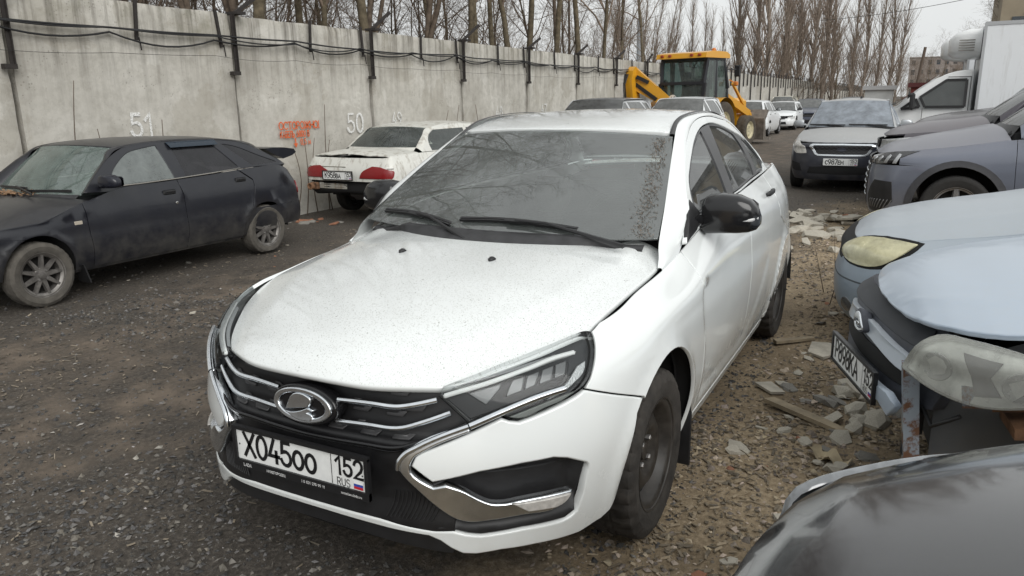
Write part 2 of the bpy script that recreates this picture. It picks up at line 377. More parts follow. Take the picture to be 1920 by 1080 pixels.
def paint(name, col, rough=.22, dirt=(.16, .14, .11), dust=.15, low=.6, specks=0, coat=.6, streak=0, rust=0, metal=0, rust_at=.58):
    """car paint: clear coat, road film that thickens towards the sill, dust on what faces up, optional grime specks / streaks / rust"""
    if name in MATS: return MATS[name]
    m = bpy.data.materials.new(name); MATS[name] = m; nt, o = nodes(m)
    p = N_(nt, 'BsdfPrincipled'); p.inputs['Coat Roughness'].default_value = .06; p.inputs['Metallic'].default_value = metal
    tc = N_(nt, 'TexCoord'); sp = N_(nt, 'SeparateXYZ'); nt.links.new(tc.outputs['Object'], sp.inputs[0])
    z = N_(nt, 'MapRange', i_1=.62, i_2=.18, i_3=0, i_4=1); nt.links.new(sp.outputs[2], z.inputs[0])
    nb = noise(nt, 5, 8, .65); nf = noise(nt, 38, 6, .7)
    a = mathn(nt, 'MULTIPLY', z.outputs[0], mathn(nt, 'MULTIPLY', ramp(nt, nb, [(.35, 0.0), (.72, 1.0)]), low))
    g = N_(nt, 'NewGeometry'); sn = N_(nt, 'SeparateXYZ'); nt.links.new(g.outputs['Normal'], sn.inputs[0])
    up = N_(nt, 'MapRange', i_1=.3, i_2=1.0, i_3=0, i_4=1); nt.links.new(sn.outputs[2], up.inputs[0])
    b = mathn(nt, 'MULTIPLY', up.outputs[0], mathn(nt, 'MULTIPLY', ramp(nt, nf, [(.3, .45), (.7, 1.0)]), dust))
    f = mathn(nt, 'MAXIMUM', a, b); f = mathn(nt, 'MAXIMUM', f, mathn(nt, 'MULTIPLY', ramp(nt, nb, [(.45, 0.0), (.8, 1.0)]), .06))
    c = mix(nt, f, col, dirt)
    if specks:
        v = N_(nt, 'TexVoronoi', i_Scale=95); mp = N_(nt, 'Mapping'); mp.inputs['Scale'].default_value = (1, 1, .4); mp.inputs['Rotation'].default_value = (0, 0, .5); nt.links.new(tc.outputs['Object'], mp.inputs[0])
        w = N_(nt, 'TexNoise', i_Scale=26); nt.links.new(mp.outputs[0], w.inputs['Vector']); wv = N_(nt, 'VectorMath', operation='MULTIPLY_ADD'); wv.inputs[1].default_value = (.03, .03, .03)
        nt.links.new(w.outputs[1], wv.inputs[0]); nt.links.new(mp.outputs[0], wv.inputs[2]); nt.links.new(wv.outputs[0], v.inputs['Vector'])
        thr = mathn(nt, 'MULTIPLY', ramp(nt, noise(nt, 9, 5, .7), [(.32, .04), (.62, .26)]), 1.0)
        rr = N_(nt, 'SeparateColor'); nt.links.new(v.outputs['Color'], rr.inputs[0])
        d = mathn(nt, 'LESS_THAN', v.outputs['Distance'], mathn(nt, 'MULTIPLY', thr, mathn(nt, 'POWER', rr.outputs[0], 2.4)))
        d = mathn(nt, 'MULTIPLY', d, mathn(nt, 'MULTIPLY', up.outputs[0], specks)); c = mix(nt, d, c, (.10, .095, .075))
        v2 = N_(nt, 'TexVoronoi', i_Scale=230); nt.links.new(wv.outputs[0], v2.inputs['Vector']); r2 = N_(nt, 'SeparateColor'); nt.links.new(v2.outputs['Color'], r2.inputs[0])
        d2 = mathn(nt, 'LESS_THAN', v2.outputs['Distance'], mathn(nt, 'MULTIPLY', mathn(nt, 'GREATER_THAN', r2.outputs[1], .45), .30)); d2 = mathn(nt, 'MULTIPLY', d2, mathn(nt, 'MULTIPLY', up.outputs[0], specks * .8)); c = mix(nt, d2, c, (.2, .19, .16))
    if streak:
        st = noise(nt, 9, 6, .7, stretch=(1.0, 1.0, .12)); c = mix(nt, mathn(nt, 'MULTIPLY', ramp(nt, st, [(.52, 0.0), (.62, 1.0)]), streak), c, (.17, .13, .08))
    if rust:
        rn = noise(nt, 7, 9, .75); c = mix(nt, mathn(nt, 'MULTIPLY', ramp(nt, rn, [(rust_at, 0.0), (rust_at + .06, 1.0)]), rust), c, (.16, .07, .03))
    nt.links.new(c, p.inputs['Base Color'])
    rgh = N_(nt, 'MapRange', i_1=0, i_2=.5, i_3=rough, i_4=.75); nt.links.new(f, rgh.inputs[0]); nt.links.new(rgh.outputs[0], p.inputs['Roughness'])
    ct = N_(nt, 'MapRange', i_1=0, i_2=.5, i_3=coat, i_4=.05); nt.links.new(f, ct.inputs[0]); nt.links.new(ct.outputs[0], p.inputs['Coat Weight'])
    bp = N_(nt, 'Bump', i_Strength=.05, i_Distance=.003); nt.links.new(noise(nt, 300, 2), bp.inputs['Height']); nt.links.new(bp.outputs[0], p.inputs['Normal'])
    nt.links.new(p.outputs[0], o.inputs[0]); return m
def glass(name, tint=(.35, .38, .38), ior=1.55, dust=.08, dcol=(.42, .43, .42), rough=.01, dscale=6):
    """thin pane: see-through with Fresnel reflection and a film of dust"""
    if name in MATS: return MATS[name]
    m = bpy.data.materials.new(name); MATS[name] = m; nt, o = nodes(m)
    t = N_(nt, 'BsdfTransparent'); t.inputs[0].default_value = (*tint, 1); g = N_(nt, 'BsdfGlossy', i_Roughness=rough); fr = N_(nt, 'Fresnel', i_IOR=ior)
    mx = N_(nt, 'MixShader'); nt.links.new(fr.outputs[0], mx.inputs[0]); nt.links.new(t.outputs[0], mx.inputs[1]); nt.links.new(g.outputs[0], mx.inputs[2])
    d = N_(nt, 'BsdfDiffuse'); d.inputs[0].default_value = (*dcol, 1); m2 = N_(nt, 'MixShader')
    nz = mathn(nt, 'MULTIPLY', ramp(nt, noise(nt, dscale, 7, .65), [(.25, .4), (.75, 1.0)]), dust * 1.4)
    nt.links.new(nz, m2.inputs[0]); nt.links.new(mx.outputs[0], m2.inputs[1]); nt.links.new(d.outputs[0], m2.inputs[2]); nt.links.new(m2.outputs[0], o.inputs[0]); return m
# ------------------------------------------------------------------ stroke lettering
def _arc(cx, cy, rx, ry, a0, a1, n=10): return [(cx + rx * cos(radians(a0 + (a1 - a0) * i / n)), cy + ry * sin(radians(a0 + (a1 - a0) * i / n))) for i in range(n + 1)]
GL = {  # width, strokes in a unit-high box
 '0': (.62, [_arc(.31, .5, .31, .5, 0, 360, 24)]),
 'O': (.78, [_arc(.39, .5, .39, .5, 0, 360, 24)]),
 '1': (.42, [[(.0, .72), (.30, 1), (.30, 0)]]),
 '2': (.60, [_arc(.3, .70, .3, .30, 170, -20, 10) + [(.5, .42), (.0, 0), (.62, 0)]]),
 '3': (.60, [[(.02, 1), (.56, 1), (.28, .6)] + _arc(.28, .3, .31, .3, 90, -160, 12)]),
 '4': (.62, [[(.34, 1), (.0, .28), (.62, .28)], [(.46, .5), (.46, 0)]]),
 '5': (.58, [[(.52, 1), (.08, 1), (.04, .56)] + _arc(.27, .31, .31, .31, 100, -165, 12)]),
 '6': (.60, [_arc(.3, .31, .3, .31, 0, 360, 18), [(.02, .4), (.14, .75), (.40, 1)]]),
 '7': (.55, [[(.0, 1), (.56, 1), (.16, 0)]]),
 '8': (.60, [_arc(.3, .27, .3, .27, 0, 360, 18), _arc(.3, .76, .25, .24, 0, 360, 18)]),
 '9': (.60, [_arc(.3, .69, .3, .31, 0, 360, 18), [(.58, .6), (.46, .25), (.20, 0)]]),
 'X': (.66, [[(0, 1), (.66, 0)], [(.66, 1), (0, 0)]]),
 'C': (.70, [_arc(.40, .5, .40, .5, 45, 315, 18)]),
 'E': (.56, [[(.56, 1), (0, 1), (0, 0), (.56, 0)], [(0, .52), (.48, .52)]]),
 'M': (.84, [[(0, 0), (0, 1), (.42, .3), (.84, 1), (.84, 0)]]),
 'K': (.64, [[(0, 0), (0, 1)], [(.62, 1), (.02, .45)], [(.22, .62), (.64, 0)]]),
 'B': (.62, [[(0, 0), (0, 1), (.32, 1)] + _arc(.32, .76, .24, .24, 90, -90, 8) + [(0, .52)], [(.32, .52)] + _arc(.34, .26, .28, .26, 90, -90, 8) + [(0, 0)]]),
 'A': (.74, [[(0, 0), (.37, 1), (.74, 0)], [(.13, .32), (.61, .32)]]),
 'H': (.66, [[(0, 0), (0, 1)], [(.66, 0), (.66, 1)], [(0, .5), (.66, .5)]]),
 'R': (.58, [[(0, 0), (0, 1), (.30, 1)] + _arc(.30, .74, .26, .26, 90, -90, 8) + [(0, .48)], [(.28, .48), (.58, 0)]]),
 'U': (.62, [[(0, 1), (0, .3)] + _arc(.31, .3, .31, .3, 180, 360, 10) + [(.62, 1)]]),
 'S': (.58, [_arc(.29, .75, .27, .25, 30, 270, 12) + _arc(.29, .25, .29, .25, 90, -150, 12)[1:]]),
 'T': (.64, [[(0, 1), (.64, 1)], [(.32, 1), (.32, 0)]]), 'P': (.58, [[(0, 0), (0, 1), (.30, 1)] + _arc(.30, .72, .28, .28, 90, -90, 8) + [(0, .44)]]),
 'Ж': (.98, [[(.49, 0), (.49, 1)], [(0, 1), (.40, .5), (0, 0)], [(.98, 1), (.58, .5), (.98, 0)], [(.40, .5), (.58, .5)]]),
 'Л': (.68, [[(0, 0), (.10, .1), (.2, 1), (.68, 1), (.68, 0)]]), 'Ь': (.58, [[(0, 1), (0, 0), (.3, 0)] + _arc(.3, .27, .28, .27, -90, 90, 8) + [(0, .54)]]),
 'м': (.62, [[(0, 0), (0, .62), (.31, .2), (.62, .62), (.62, 0)]]), '!': (.1, [[(.05, 1), (.05, .32)], [(.05, .1), (.05, 0)]]), ',': (.1, [[(.06, .08), (.0, -.14)]]), '.': (.1, [[(.0, .0), (.09, .0)]]),
 'D': (.66, [[(0, 0), (0, 1), (.26, 1)] + _arc(.26, .5, .4, .5, 90, -90, 10) + [(0, 0)]]), 'И': (.66, [[(0, 1), (0, 0), (.66, 1), (.66, 0)]]), 'Г': (.5, [[(0, 0), (0, 1), (.5, 1)]]),
 'L': (.5, [[(0, 1), (0, 0), (.5, 0)]]), 'Ц': (.7, [[(0, 1), (0, 0), (.68, 0), (.68, -.18)], [(.58, 1), (.58, 0)]]), 'Д': (.7, [[(0, -.15), (0, 0), (.7, 0), (.7, -.15)], [(.1, 0), (.2, 1), (.58, 1), (.58, 0)]]),
 'Б': (.58, [[(.54, 1), (0, 1), (0, 0), (.3, 0)] + _arc(.3, .27, .28, .27, -90, 90, 8) + [(0, .54)]]),
 'l': (.1, [[(.05, 0), (.05, 1)]]), 'a': (.5, [_arc(.22, .3, .22, .3, 0, 360, 12), [(.46, .62), (.46, 0)]]), 'd': (.5, [_arc(.22, .3, .22, .3, 0, 360, 12), [(.46, 1), (.46, 0)]]),
 'n': (.46, [[(0, 0), (0, .62)], _arc(.22, .38, .22, .24, 180, 0, 8) + [(.44, 0)]]), 'm': (.74, [[(0, 0), (0, .62)], _arc(.18, .42, .18, .2, 180, 0, 6) + [(.36, 0)], _arc(.54, .42, .18, .2, 180, 0, 6) + [(.72, 0)]]),
 'o': (.48, [_arc(.24, .31, .24, .31, 0, 360, 14)]), 't': (.34, [[(.14, .95), (.14, .1), (.32, 0)], [(0, .62), (.32, .62)]]), 'r': (.32, [[(0, 0), (0, .62)], [(0, .42), (.3, .62)]]), 's': (.42, [[(.4, .56), (.2, .62), (.04, .5), (.36, .2), (.24, 0), (0, .08)]]),
 'u': (.46, [[(0, .62), (0, .2), (.2, 0), (.42, .2)], [(.44, .62), (.44, 0)]]), ' ': (.35, []),
}
def letters(mb, text, h, place, t=.12, sx=1., gap=.2, depth=.0012, jitter=0, rough=0, rnd=None):
    """add stroked text to mb. place(x, y, d) -> 3D point d metres proud of the surface; returns the width"""
    x0 = 0
    for ch in text:
        sc = 1.
        if isinstance(ch, tuple): ch, sc = ch
        w, st = GL[ch]
        for line in st:
            P = [np.array((x0 + p[0] * h * sx * sc, p[1] * h * sc)) for p in line]
            closed = np.linalg.norm(P[0] - P[-1]) < 1e-6 and len(P) > 3
            if closed: P = P[:-1]
            n = len(P); L = []; Rr = []
            for i in range(n):
                a = P[i - 1] if (i > 0 or closed) else None; b = P[(i + 1) % n] if (i < n - 1 or closed) else None
                d = (P[i] - a if a is not None else 0) / (np.linalg.norm(P[i] - a) + 1e-12 if a is not None else 1)
                e = (b - P[i] if b is not None else 0) / (np.linalg.norm(b - P[i]) + 1e-12 if b is not None else 1)
                q = d + e; q = q / (np.linalg.norm(q) + 1e-12); nn = np.array((-q[1], q[0])); hw = t * h / 2
                if a is not None and b is not None: hw = hw / max(.55, abs(np.dot(nn, np.array((-d[1], d[0])))))
                j = (rnd.uniform(1 - jitter, 1 + jitter) if rnd else 1); pp = P[i].copy()
                if a is None: pp -= q * t * h * .4
                if b is None: pp += q * t * h * .4
                L.append(pp + nn * hw * j); Rr.append(pp - nn * hw * j)
            V = [place(p[0], p[1], depth) for p in L] + [place(p[0], p[1], depth) for p in Rr]
            mb.add(V, [((i + 1) % n, i, n + i, n + (i + 1) % n) for i in range(n if closed else n - 1)])
        x0 += (w * sx * sc + gap) * h
    return x0 - gap * h
def letter_objs(name, text, h, place, mat, parent, t=.12, sx=1., gap=.2):
    x = 0
    for ch in text:
        g = ch[0] if isinstance(ch, tuple) else ch; sc = ch[1] if isinstance(ch, tuple) else 1
        if GL[g][1]: mb = MB(); letters(mb, [ch], h, (lambda x0: lambda a, b, d: place(x0 + a, b, d))(x), t, sx, gap); mb.build(name, mat, parent)
        x += (GL[g][0] * sx * sc + gap) * h
def text_width(text, h, sx=1., gap=.2):
    return sum((GL[c[0] if isinstance(c, tuple) else c][0] * sx * (c[1] if isinstance(c, tuple) else 1) + gap) * h for c in text) - gap * h
def flag_colors(): return simple('flag white', (.8, .8, .8), .4), simple('flag blue', (.03, .07, .35), .4), simple('flag red', (.5, .02, .03), .4)
def number_plate(parent, o, ex, ey, main, region, W=.52, Hh=.112, frame=True, dirt=0, small=None, name='number_plate'):
    """plate in the plane o + x*ex + y*ey (o = centre). Subparts: frame, lettering, flag"""
    o, ex, ey = Vector(o), Vector(ex).normalized(), Vector(ey).normalized(); ez = ex.cross(ey)
    at = lambda x, y, d: o + ex * x + ey * y + ez * d
    white = simple('plate white', (.72, .73, .72), .35, var=.06 + dirt, vscale=30); black = simple('plate black', (.012, .012, .013), .4); ink = simple('plate ink', (.01, .01, .011), .35)
    mb = MB(); R = []; r = .008
    for cx, cy, a in ((W/2-r, Hh/2-r, 0), (-W/2+r, Hh/2-r, 90), (-W/2+r, -Hh/2+r, 180), (W/2-r, -Hh/2+r, 270)): R += [(cx + r * cos(radians(a + q)), cy + r * sin(radians(a + q))) for q in (0, 30, 60, 90)]
    mb.prism(R, o - ez * .003, ex, ey, ez, .003); pl = mb.build(name, white, parent)
    if frame:
        fb = MB(); lo = .026 if small else .010
        for a, b, w, h in ((0, Hh/2 + .004, W + .026, .012), (0, -Hh/2 - lo/2 + .002, W + .026, lo), (-W/2 - .006, -lo/2+.004, .014, Hh + lo), (W/2 + .006, -lo/2+.004, .014, Hh + lo)):
            M = Matrix((ex, ey, ez)).transposed(); fb.box(at(a, b, .001 if w > h else .0005), (w, h, .012), M)
        fb.prism([(-W/2-.01, -Hh/2-lo), (W/2+.01, -Hh/2-lo), (W/2+.01, Hh/2+.008), (-W/2-.01, Hh/2+.008)], o - ez * .012, ex, ey, ez, .008)
        f = fb.build('frame', black, pl)
    lt = MB(); x = -W/2 + .034; H1 = .076; H2 = .058
    sep = W/2 - .128; wd = text_width(main, H1, .84, .16)
    k = min(1, (sep - .012 - x) / wd)
    place = lambda a, b, d: at(x + a * k, b - .036 * Hh / .112, d)
    letter_objs('character', main, H1, place, ink, pl, .165, .84, .16)
    place = lambda a, b, d: at(sep + .018 + a, b - .012, d); letter_objs('character', region, .056, place, ink, pl, .175, .84, .2)
    place = lambda a, b, d: at(sep + .020 + a, b - .048, d); letter_objs('character', 'RUS', .024, place, ink, pl, .11, .85, .22)
    lt.add([at(sep - .0012, -Hh/2 + .004, .0012), at(sep + .0012, -Hh/2 + .004, .0012), at(sep + .0012, Hh/2 - .004, .0012), at(sep - .0012, Hh/2 - .004, .0012)], [(0, 1, 2, 3)])
    lt.build('divider', ink, pl)
    for q in (-W/2 + .012, W/2 - .012): lt = MB(); lt.add([at(q + .003 * cos(i * pi / 4), .003 * sin(i * pi / 4), .0012) for i in range(8)], [tuple(range(8))]); lt.build('screw', ink, pl)
    fx = W/2 - .046
    for i, m in enumerate(flag_colors()):
        y1 = -.022 - i * .0085; fl = MB().add([at(fx, y1 - .0085, .0013), at(fx + .034, y1 - .0085, .0013), at(fx + .034, y1, .0013), at(fx, y1, .0013)], [(0, 1, 2, 3)]); fl.build('flag_stripe', m, pl)
    if small:
        for xx, h, s in small:
            sb = MB(); letters(sb, s, h, lambda a, b, d: at(xx - W/2 + a, b - Hh/2 - .017, .0085), .15, 1.0, .22)
            sb.build('frame_lettering', simple('print white', (.75, .75, .75), .5), pl)
    return pl
# ------------------------------------------------------------------ ground: one uneven sheet to the horizon, dense near the camera
def fbm2(x, y, seed=0, oct=4, f=1.0):
    """cheap smooth value noise"""
    r = np.zeros_like(x); a = 1.; rs = np.random.default_rng(seed); T_ = rs.random((64, 64))
    for o in range(oct):
        X, Y = x * f, y * f; xi, yi = np.floor(X).astype(int), np.floor(Y).astype(int); fx, fy = X - xi, Y - yi; fx = fx * fx * (3 - 2 * fx); fy = fy * fy * (3 - 2 * fy)
        g = lambda i, j: T_[(xi + i) % 64, (yi + j) % 64]
        r += a * ((g(0, 0) * (1 - fx) + g(1, 0) * fx) * (1 - fy) + (g(0, 1) * (1 - fx) + g(1, 1) * fx) * fy - .5); a *= .5; f *= 2.03
    return r
def ground_h(x, y):
    x, y = np.asarray(x, float), np.asarray(y, float)
    h = .030 * fbm2(x, y, 1, 3, .5) + .016 * fbm2(x, y, 2, 3, 3.1)
    for yc, w, d in ((-2.0, .22, .022), (-3.35, .24, .02)):                       # shallow wheel tracks along the yard
        h -= d * np.exp(-((y - yc - .25 * np.sin(x * .35)) / w)**2)
    dip = np.clip((-4.9 - x) / 1.2, 0, 1) * np.clip((x + 13) / 1.5, 0, 1) * np.clip((-3.8 - y) / .8, 0, 1); h -= .12 * dip
    # firm level where the near cars stand
    flat = np.exp(-(((x + 1.3) / 2.3)**6 + ((y) / 1.25)**6)); h *= 1 - .8 * flat; flat2 = np.exp(-(((x + 2.2) / 2.2)**6 + ((y + 5.3) / 1.3)**6)); h *= 1 - .8 * flat2
    return h - .004
def ground_mat():
    m = bpy.data.materials.new('yard soil'); nt, o = nodes(m); p = N_(nt, 'BsdfPrincipled'); p.inputs['Specular IOR Level'].default_value = .25
    tc = N_(nt, 'TexCoord'); sp = N_(nt, 'SeparateXYZ'); nt.links.new(tc.outputs['Object'], sp.inputs[0])
    big = noise(nt, .55, 6, .6); mid = noise(nt, 3.2, 8, .65); fin = noise(nt, 42, 8, .7); grit = noise(nt, 160, 4, .8)
    ycoord = mathn(nt, 'ADD', sp.outputs[1], mathn(nt, 'MULTIPLY', mathn(nt, 'SUBTRACT', mid, .5), 1.6))
    side = N_(nt, 'MapRange', i_1=.1, i_2=.75); nt.links.new(ycoord, side.inputs[0])
    xfar = N_(nt, 'MapRange', i_1=-9.5, i_2=-7.0); nt.links.new(mathn(nt, 'ADD', sp.outputs[0], mathn(nt, 'MULTIPLY', big, 2.0)), xfar.inputs[0])
    dark = ramp(nt, fin, [(.25, (.027, .024, .020)), (.5, (.068, .059, .050)), (.72, (.155, .137, .116))])
    mud = ramp(nt, mid, [(.3, (.100, .080, .062)), (.7, (.19, .152, .118))])
    # the driven band is packed brown mud, its edges are loose dark chippings
    band = mathn(nt, 'ADD', sp.outputs[1], mathn(nt, 'MULTIPLY', mathn(nt, 'SUBTRACT', big, .5), 2.2))
    bm = ramp(nt, N_map(nt, band, -4.6, -.6), [(.0, 0.0), (.28, 1.0), (.45, .55), (.62, 1.0), (1.0, 0.0)])
    f1 = mathn(nt, 'MULTIPLY', bm, ramp(nt, mid, [(.38, .05), (.6, 1.0)]))
    left = mix(nt, f1, dark, mud)
    soil = ramp(nt, fin, [(.22, (.135, .100, .063)), (.5, (.31, .24, .155)), (.75, (.50, .40, .28))])
    damp = mix(nt, ramp(nt, noise(nt, 1.4, 5, .6), [(.45, 0.0), (.65, .75)]), soil, (.14, .104, .066))
    c = mix(nt, mathn(nt, 'MULTIPLY', side.outputs[0], xfar.outputs[0]), left, damp); c = mix(nt, mathn(nt, 'MULTIPLY', ramp(nt, grit, [(.60, 0.0), (.70, 1.0)]), .35), c, (.22, .20, .17))
    nt.links.new(c, p.inputs['Base Color'])
    r = N_(nt, 'MapRange', i_3=.70, i_4=.98); nt.links.new(mid, r.inputs[0]); nt.links.new(r.outputs[0], p.inputs['Roughness'])
    b = N_(nt, 'Bump', i_Strength=.9, i_Distance=.012); nt.links.new(mathn(nt, 'ADD', fin, mathn(nt, 'MULTIPLY', grit, .5)), b.inputs['Height']); nt.links.new(b.outputs[0], p.inputs['Normal'])
    nt.links.new(p.outputs[0], o.inputs[0]); return m
def N_map(nt, v, a, b):
    n = N_(nt, 'MapRange', i_1=a, i_2=b); nt.links.new(v, n.inputs[0]); return n.outputs[0]
def build_ground():
    def axis(lo, hi, st, far):
        a = list(np.arange(lo, hi, st)); s = st; q = a[-1]
        while q < far: s *= 1.35; q += s; a.append(q)
        s = st; q = a[0]; pre = []
        while q > -far: s *= 1.35; q -= s; pre.append(q)
        return np.array(pre[::-1] + a)
    X = axis(-12, 3.2, .06, 900); Y = axis(-7.2, 3.0, .06, 900); gx, gy = np.meshgrid(X, Y, indexing='ij'); H = ground_h(gx, gy)
    fade = np.clip((60 - np.hypot(gx, gy)) / 30, 0, 1); H *= fade
    V = np.stack([gx.ravel(), gy.ravel(), H.ravel()], 1); nx, ny = len(X), len(Y); I = np.arange(nx * ny).reshape(nx, ny)
    F_ = np.stack([I[:-1, :-1].ravel(), I[1:, :-1].ravel(), I[1:, 1:].ravel(), I[:-1, 1:].ravel()], 1)
    o = big_mesh('ground', V, F_, ground_mat()); o['kind'] = 'structure'; return o
def big_mesh(name, V, F_, mat, parent=None, smooth=True, col=None):
    """fast mesh from arrays (all faces the same size)"""
    me = bpy.data.meshes.new(name); V = np.asarray(V, np.float32); F_ = np.asarray(F_, np.int32); k = F_.shape[1]
    me.vertices.add(len(V)); me.vertices.foreach_set('co', V.ravel()); me.loops.add(F_.size); me.loops.foreach_set('vertex_index', F_.ravel())
    me.polygons.add(len(F_)); me.polygons.foreach_set('loop_start', np.arange(0, F_.size, k, dtype=np.int32)); me.polygons.foreach_set('loop_total', np.full(len(F_), k, np.int32))
    me.polygons.foreach_set('use_smooth', np.full(len(F_), smooth)); me.materials.append(mat)
    if col is not None:
        a = me.color_attributes.new('tone', 'FLOAT_COLOR', 'POINT'); a.data.foreach_set('color', np.concatenate([col, np.ones((len(col), 1))], 1).astype(np.float32).ravel())
    me.update(); me.validate(); o = bpy.data.objects.new(name, me); COL.objects.link(o); o.parent = parent; return o
def tone_mat(name, rough=.9):
    if name in MATS: return MATS[name]
    m = bpy.data.materials.new(name); MATS[name] = m; nt, o = nodes(m); p = N_(nt, 'BsdfPrincipled', i_Roughness=rough); p.inputs['Specular IOR Level'].default_value = .2; a = N_(nt, 'Attribute', attribute_name='tone')
    v = noise(nt, 90, 4, .6); c = mix(nt, .35, a.outputs['Color'], ramp(nt, v, [(.3, .02), (.7, .18)])); nt.links.new(c, p.inputs['Base Color']); nt.links.new(p.outputs[0], o.inputs[0]); return m
_OCT = np.array([(1, 0, 0), (0, 1, 0), (-1, 0, 0), (0, -1, 0), (0, 0, 1), (0, 0, -.6)], float); _OF = np.array([(0, 1, 4), (1, 2, 4), (2, 3, 4), (3, 0, 4), (1, 0, 5), (2, 1, 5), (3, 2, 5), (0, 3, 5)])
def stones(name, pos, size, tone, mat, flat=.55, seed=1, label=None):
    rs = np.random.default_rng(seed); n = len(pos); V = _OCT[None] * (.65 + .7 * rs.random((n, 6, 1))); V += (rs.random((n, 6, 3)) - .5) * .35
    sc = size[:, None] * np.stack([.7 + .7 * rs.random(n), .6 + .6 * rs.random(n), flat * (.5 + rs.random(n))], 1); V *= sc[:, None]
    a = rs.random(n) * 6.283; ca, sa = np.cos(a), np.sin(a); x, y = V[..., 0] * ca[:, None] - V[..., 1] * sa[:, None], V[..., 0] * sa[:, None] + V[..., 1] * ca[:, None]
    tl = (rs.random((n, 2)) - .5) * .7; z = V[..., 2] + x * tl[:, :1] + y * tl[:, 1:]; V = np.stack([x, y, z], 2) + pos[:, None]
    F_ = (_OF[None] + (np.arange(n) * 6)[:, None, None]).reshape(-1, 3); o = big_mesh(name, V.reshape(-1, 3), F_, mat, None, False, np.repeat(tone, 6, 0)); o['kind'] = 'stuff'
    if label: o['label'] = label
    return o
def under_car(x, y):
    return ((np.abs(y) < .62) & (x < .6) & (x > -3.3))
def build_gravel():
    rs = np.random.default_rng(4)
    def scatter(n, x0, x1, y0, y1, near=(2.2, 1.2), p=1.0):
        x, y = rs.uniform(x0, x1, n), rs.uniform(y0, y1, n); d = np.hypot(x - 2.44, y - 1.58); k = rs.random(n) < np.clip((3.2 / np.maximum(d, .5))**p, .03, 1); return x[k], y[k]
    # dark chippings of the lane
    x, y = scatter(120000, -13, 2.6, -6.6, .9, p=1.3); band = fbm2(x, y, 21, 3, .6); keep = (rs.random(len(x)) < np.clip(.34 + 1.5 * band + .6 * (y > -1.4), .06, 1)) & ~under_car(x, y); x, y = x[keep], y[keep]
    s = .0035 + .013 * rs.random(len(x))**3; s *= 1 + .02 * np.hypot(x - 2.4, y - 1.6); g = np.clip(.025 + .17 * rs.random(len(x))**2.2, 0, 1); g = np.where(rs.random(len(x)) < .03, .28 + .25 * rs.random(len(x)), g); t = np.stack([g * 1.05, g * .98, g * (.84 + .14 * rs.random(len(x)))], 1)
    stones('gravel', np.stack([x, y, ground_h(x, y) + s * .12], 1), s, t, tone_mat('gravel tone'), seed=5, label='loose dark grey chippings over the lane')
    x, y = rs.uniform(-2.6, 2.7, 90000), rs.uniform(-4.2, .9, 90000); band = fbm2(x, y, 22, 4, .9); d = np.hypot(x - 2.44, y - 1.58); keep = (rs.random(len(x)) < np.clip(.32 + 1.9 * band, .02, 1) * np.clip(3.4 / np.maximum(d, .5), .2, 1)) & ~under_car(x, y); x, y = x[keep], y[keep]
    s = .003 + .014 * rs.random(len(x))**3.5; g = .02 + .20 * rs.random(len(x))**2.0; w = rs.random(len(x)); t = np.stack([g * (1.0 + .12 * w), g * (.96 + .02 * w), g * (.95 - .2 * w)], 1)
    stones('gravel', np.stack([x, y, ground_h(x, y) + s * .2], 1), s, t, tone_mat('gravel tone'), flat=.65, seed=15, label='patches of fresh angular grey chippings in front of the camera')
    # soil litter between the parked cars
    x, y = scatter(120000, -11, 2.4, .45, 3.0, p=1.25); kp = rs.random(len(x)) < np.clip((y - .5 + .7 * fbm2(x, y, 41, 3, 1.3)) / .5, 0, 1) * np.clip((x + 10.5 + 2 * fbm2(x, y, 42, 3, .8)) / 2.5, .04, 1) * np.clip(.75 + 1.2 * fbm2(x, y, 43, 3, 2.), .2, 1); x, y = x[kp], y[kp]; s = .003 + .014 * rs.random(len(x))**3.2; s *= 1 + .03 * np.hypot(x - 2.4, y - 1.6); g = .10 + .40 * rs.random(len(x))**1.8; w = rs.random(len(x)); g = g * 1.15; t = np.stack([g * (1.12 + .1 * w), g * (.92 + .06 * w), g * (.58 + .25 * w)], 1)
    stones('gravel', np.stack([x, y, ground_h(x, y) + s * .15], 1), s, t, tone_mat('gravel tone'), flat=.5, seed=6, label='brown stone crumbs and grit on the soil beside the white sedan')
    # wood chips and dry leaf bits: thin flakes
    def flakes(name, x, y, L, wd, tone, seed, label):
        r2 = np.random.default_rng(seed); n = len(x); a = r2.random(n) * 3.1416; d = np.stack([np.cos(a), np.sin(a), (r2.random(n) - .5) * .5], 1) * L[:, None]; e = np.stack([-np.sin(a), np.cos(a), (r2.random(n) - .5) * .8], 1) * wd[:, None]; c = np.stack([x, y, ground_h(x, y) + .006 + .4 * wd], 1)
        th = np.array([0, 0, .0015]); V = np.stack([c - d - e * .5, c + d * .8 - e, c + d + e * .6, c - d * .7 + e, c - d - e * .5 - th * 2, c + d * .8 - e - th * 2, c + d + e * .6 - th * 2, c - d * .7 + e - th * 2], 1)
        q = np.array([(0, 1, 2, 3), (7, 6, 5, 4), (0, 4, 5, 1), (1, 5, 6, 2), (2, 6, 7, 3), (3, 7, 4, 0)]); F_ = (q[None] + (np.arange(n) * 8)[:, None, None]).reshape(-1, 4); o = big_mesh(name, V.reshape(-1, 3), F_, tone_mat('flake tone'), None, False, np.repeat(tone, 8, 0)); o['kind'] = 'stuff'; o['label'] = label
    x, y = scatter(20000, -7, 2.4, -4.9, .7, p=.8); k = (rs.random(len(x)) < np.clip(.10 + .9 * fbm2(x, y, 31, 3, .8) + .35 * (y < -2.7), .02, 1)) & ~under_car(x, y); x, y = x[k], y[k]; n = len(x); g = .07 + .28 * rs.random(n)**2
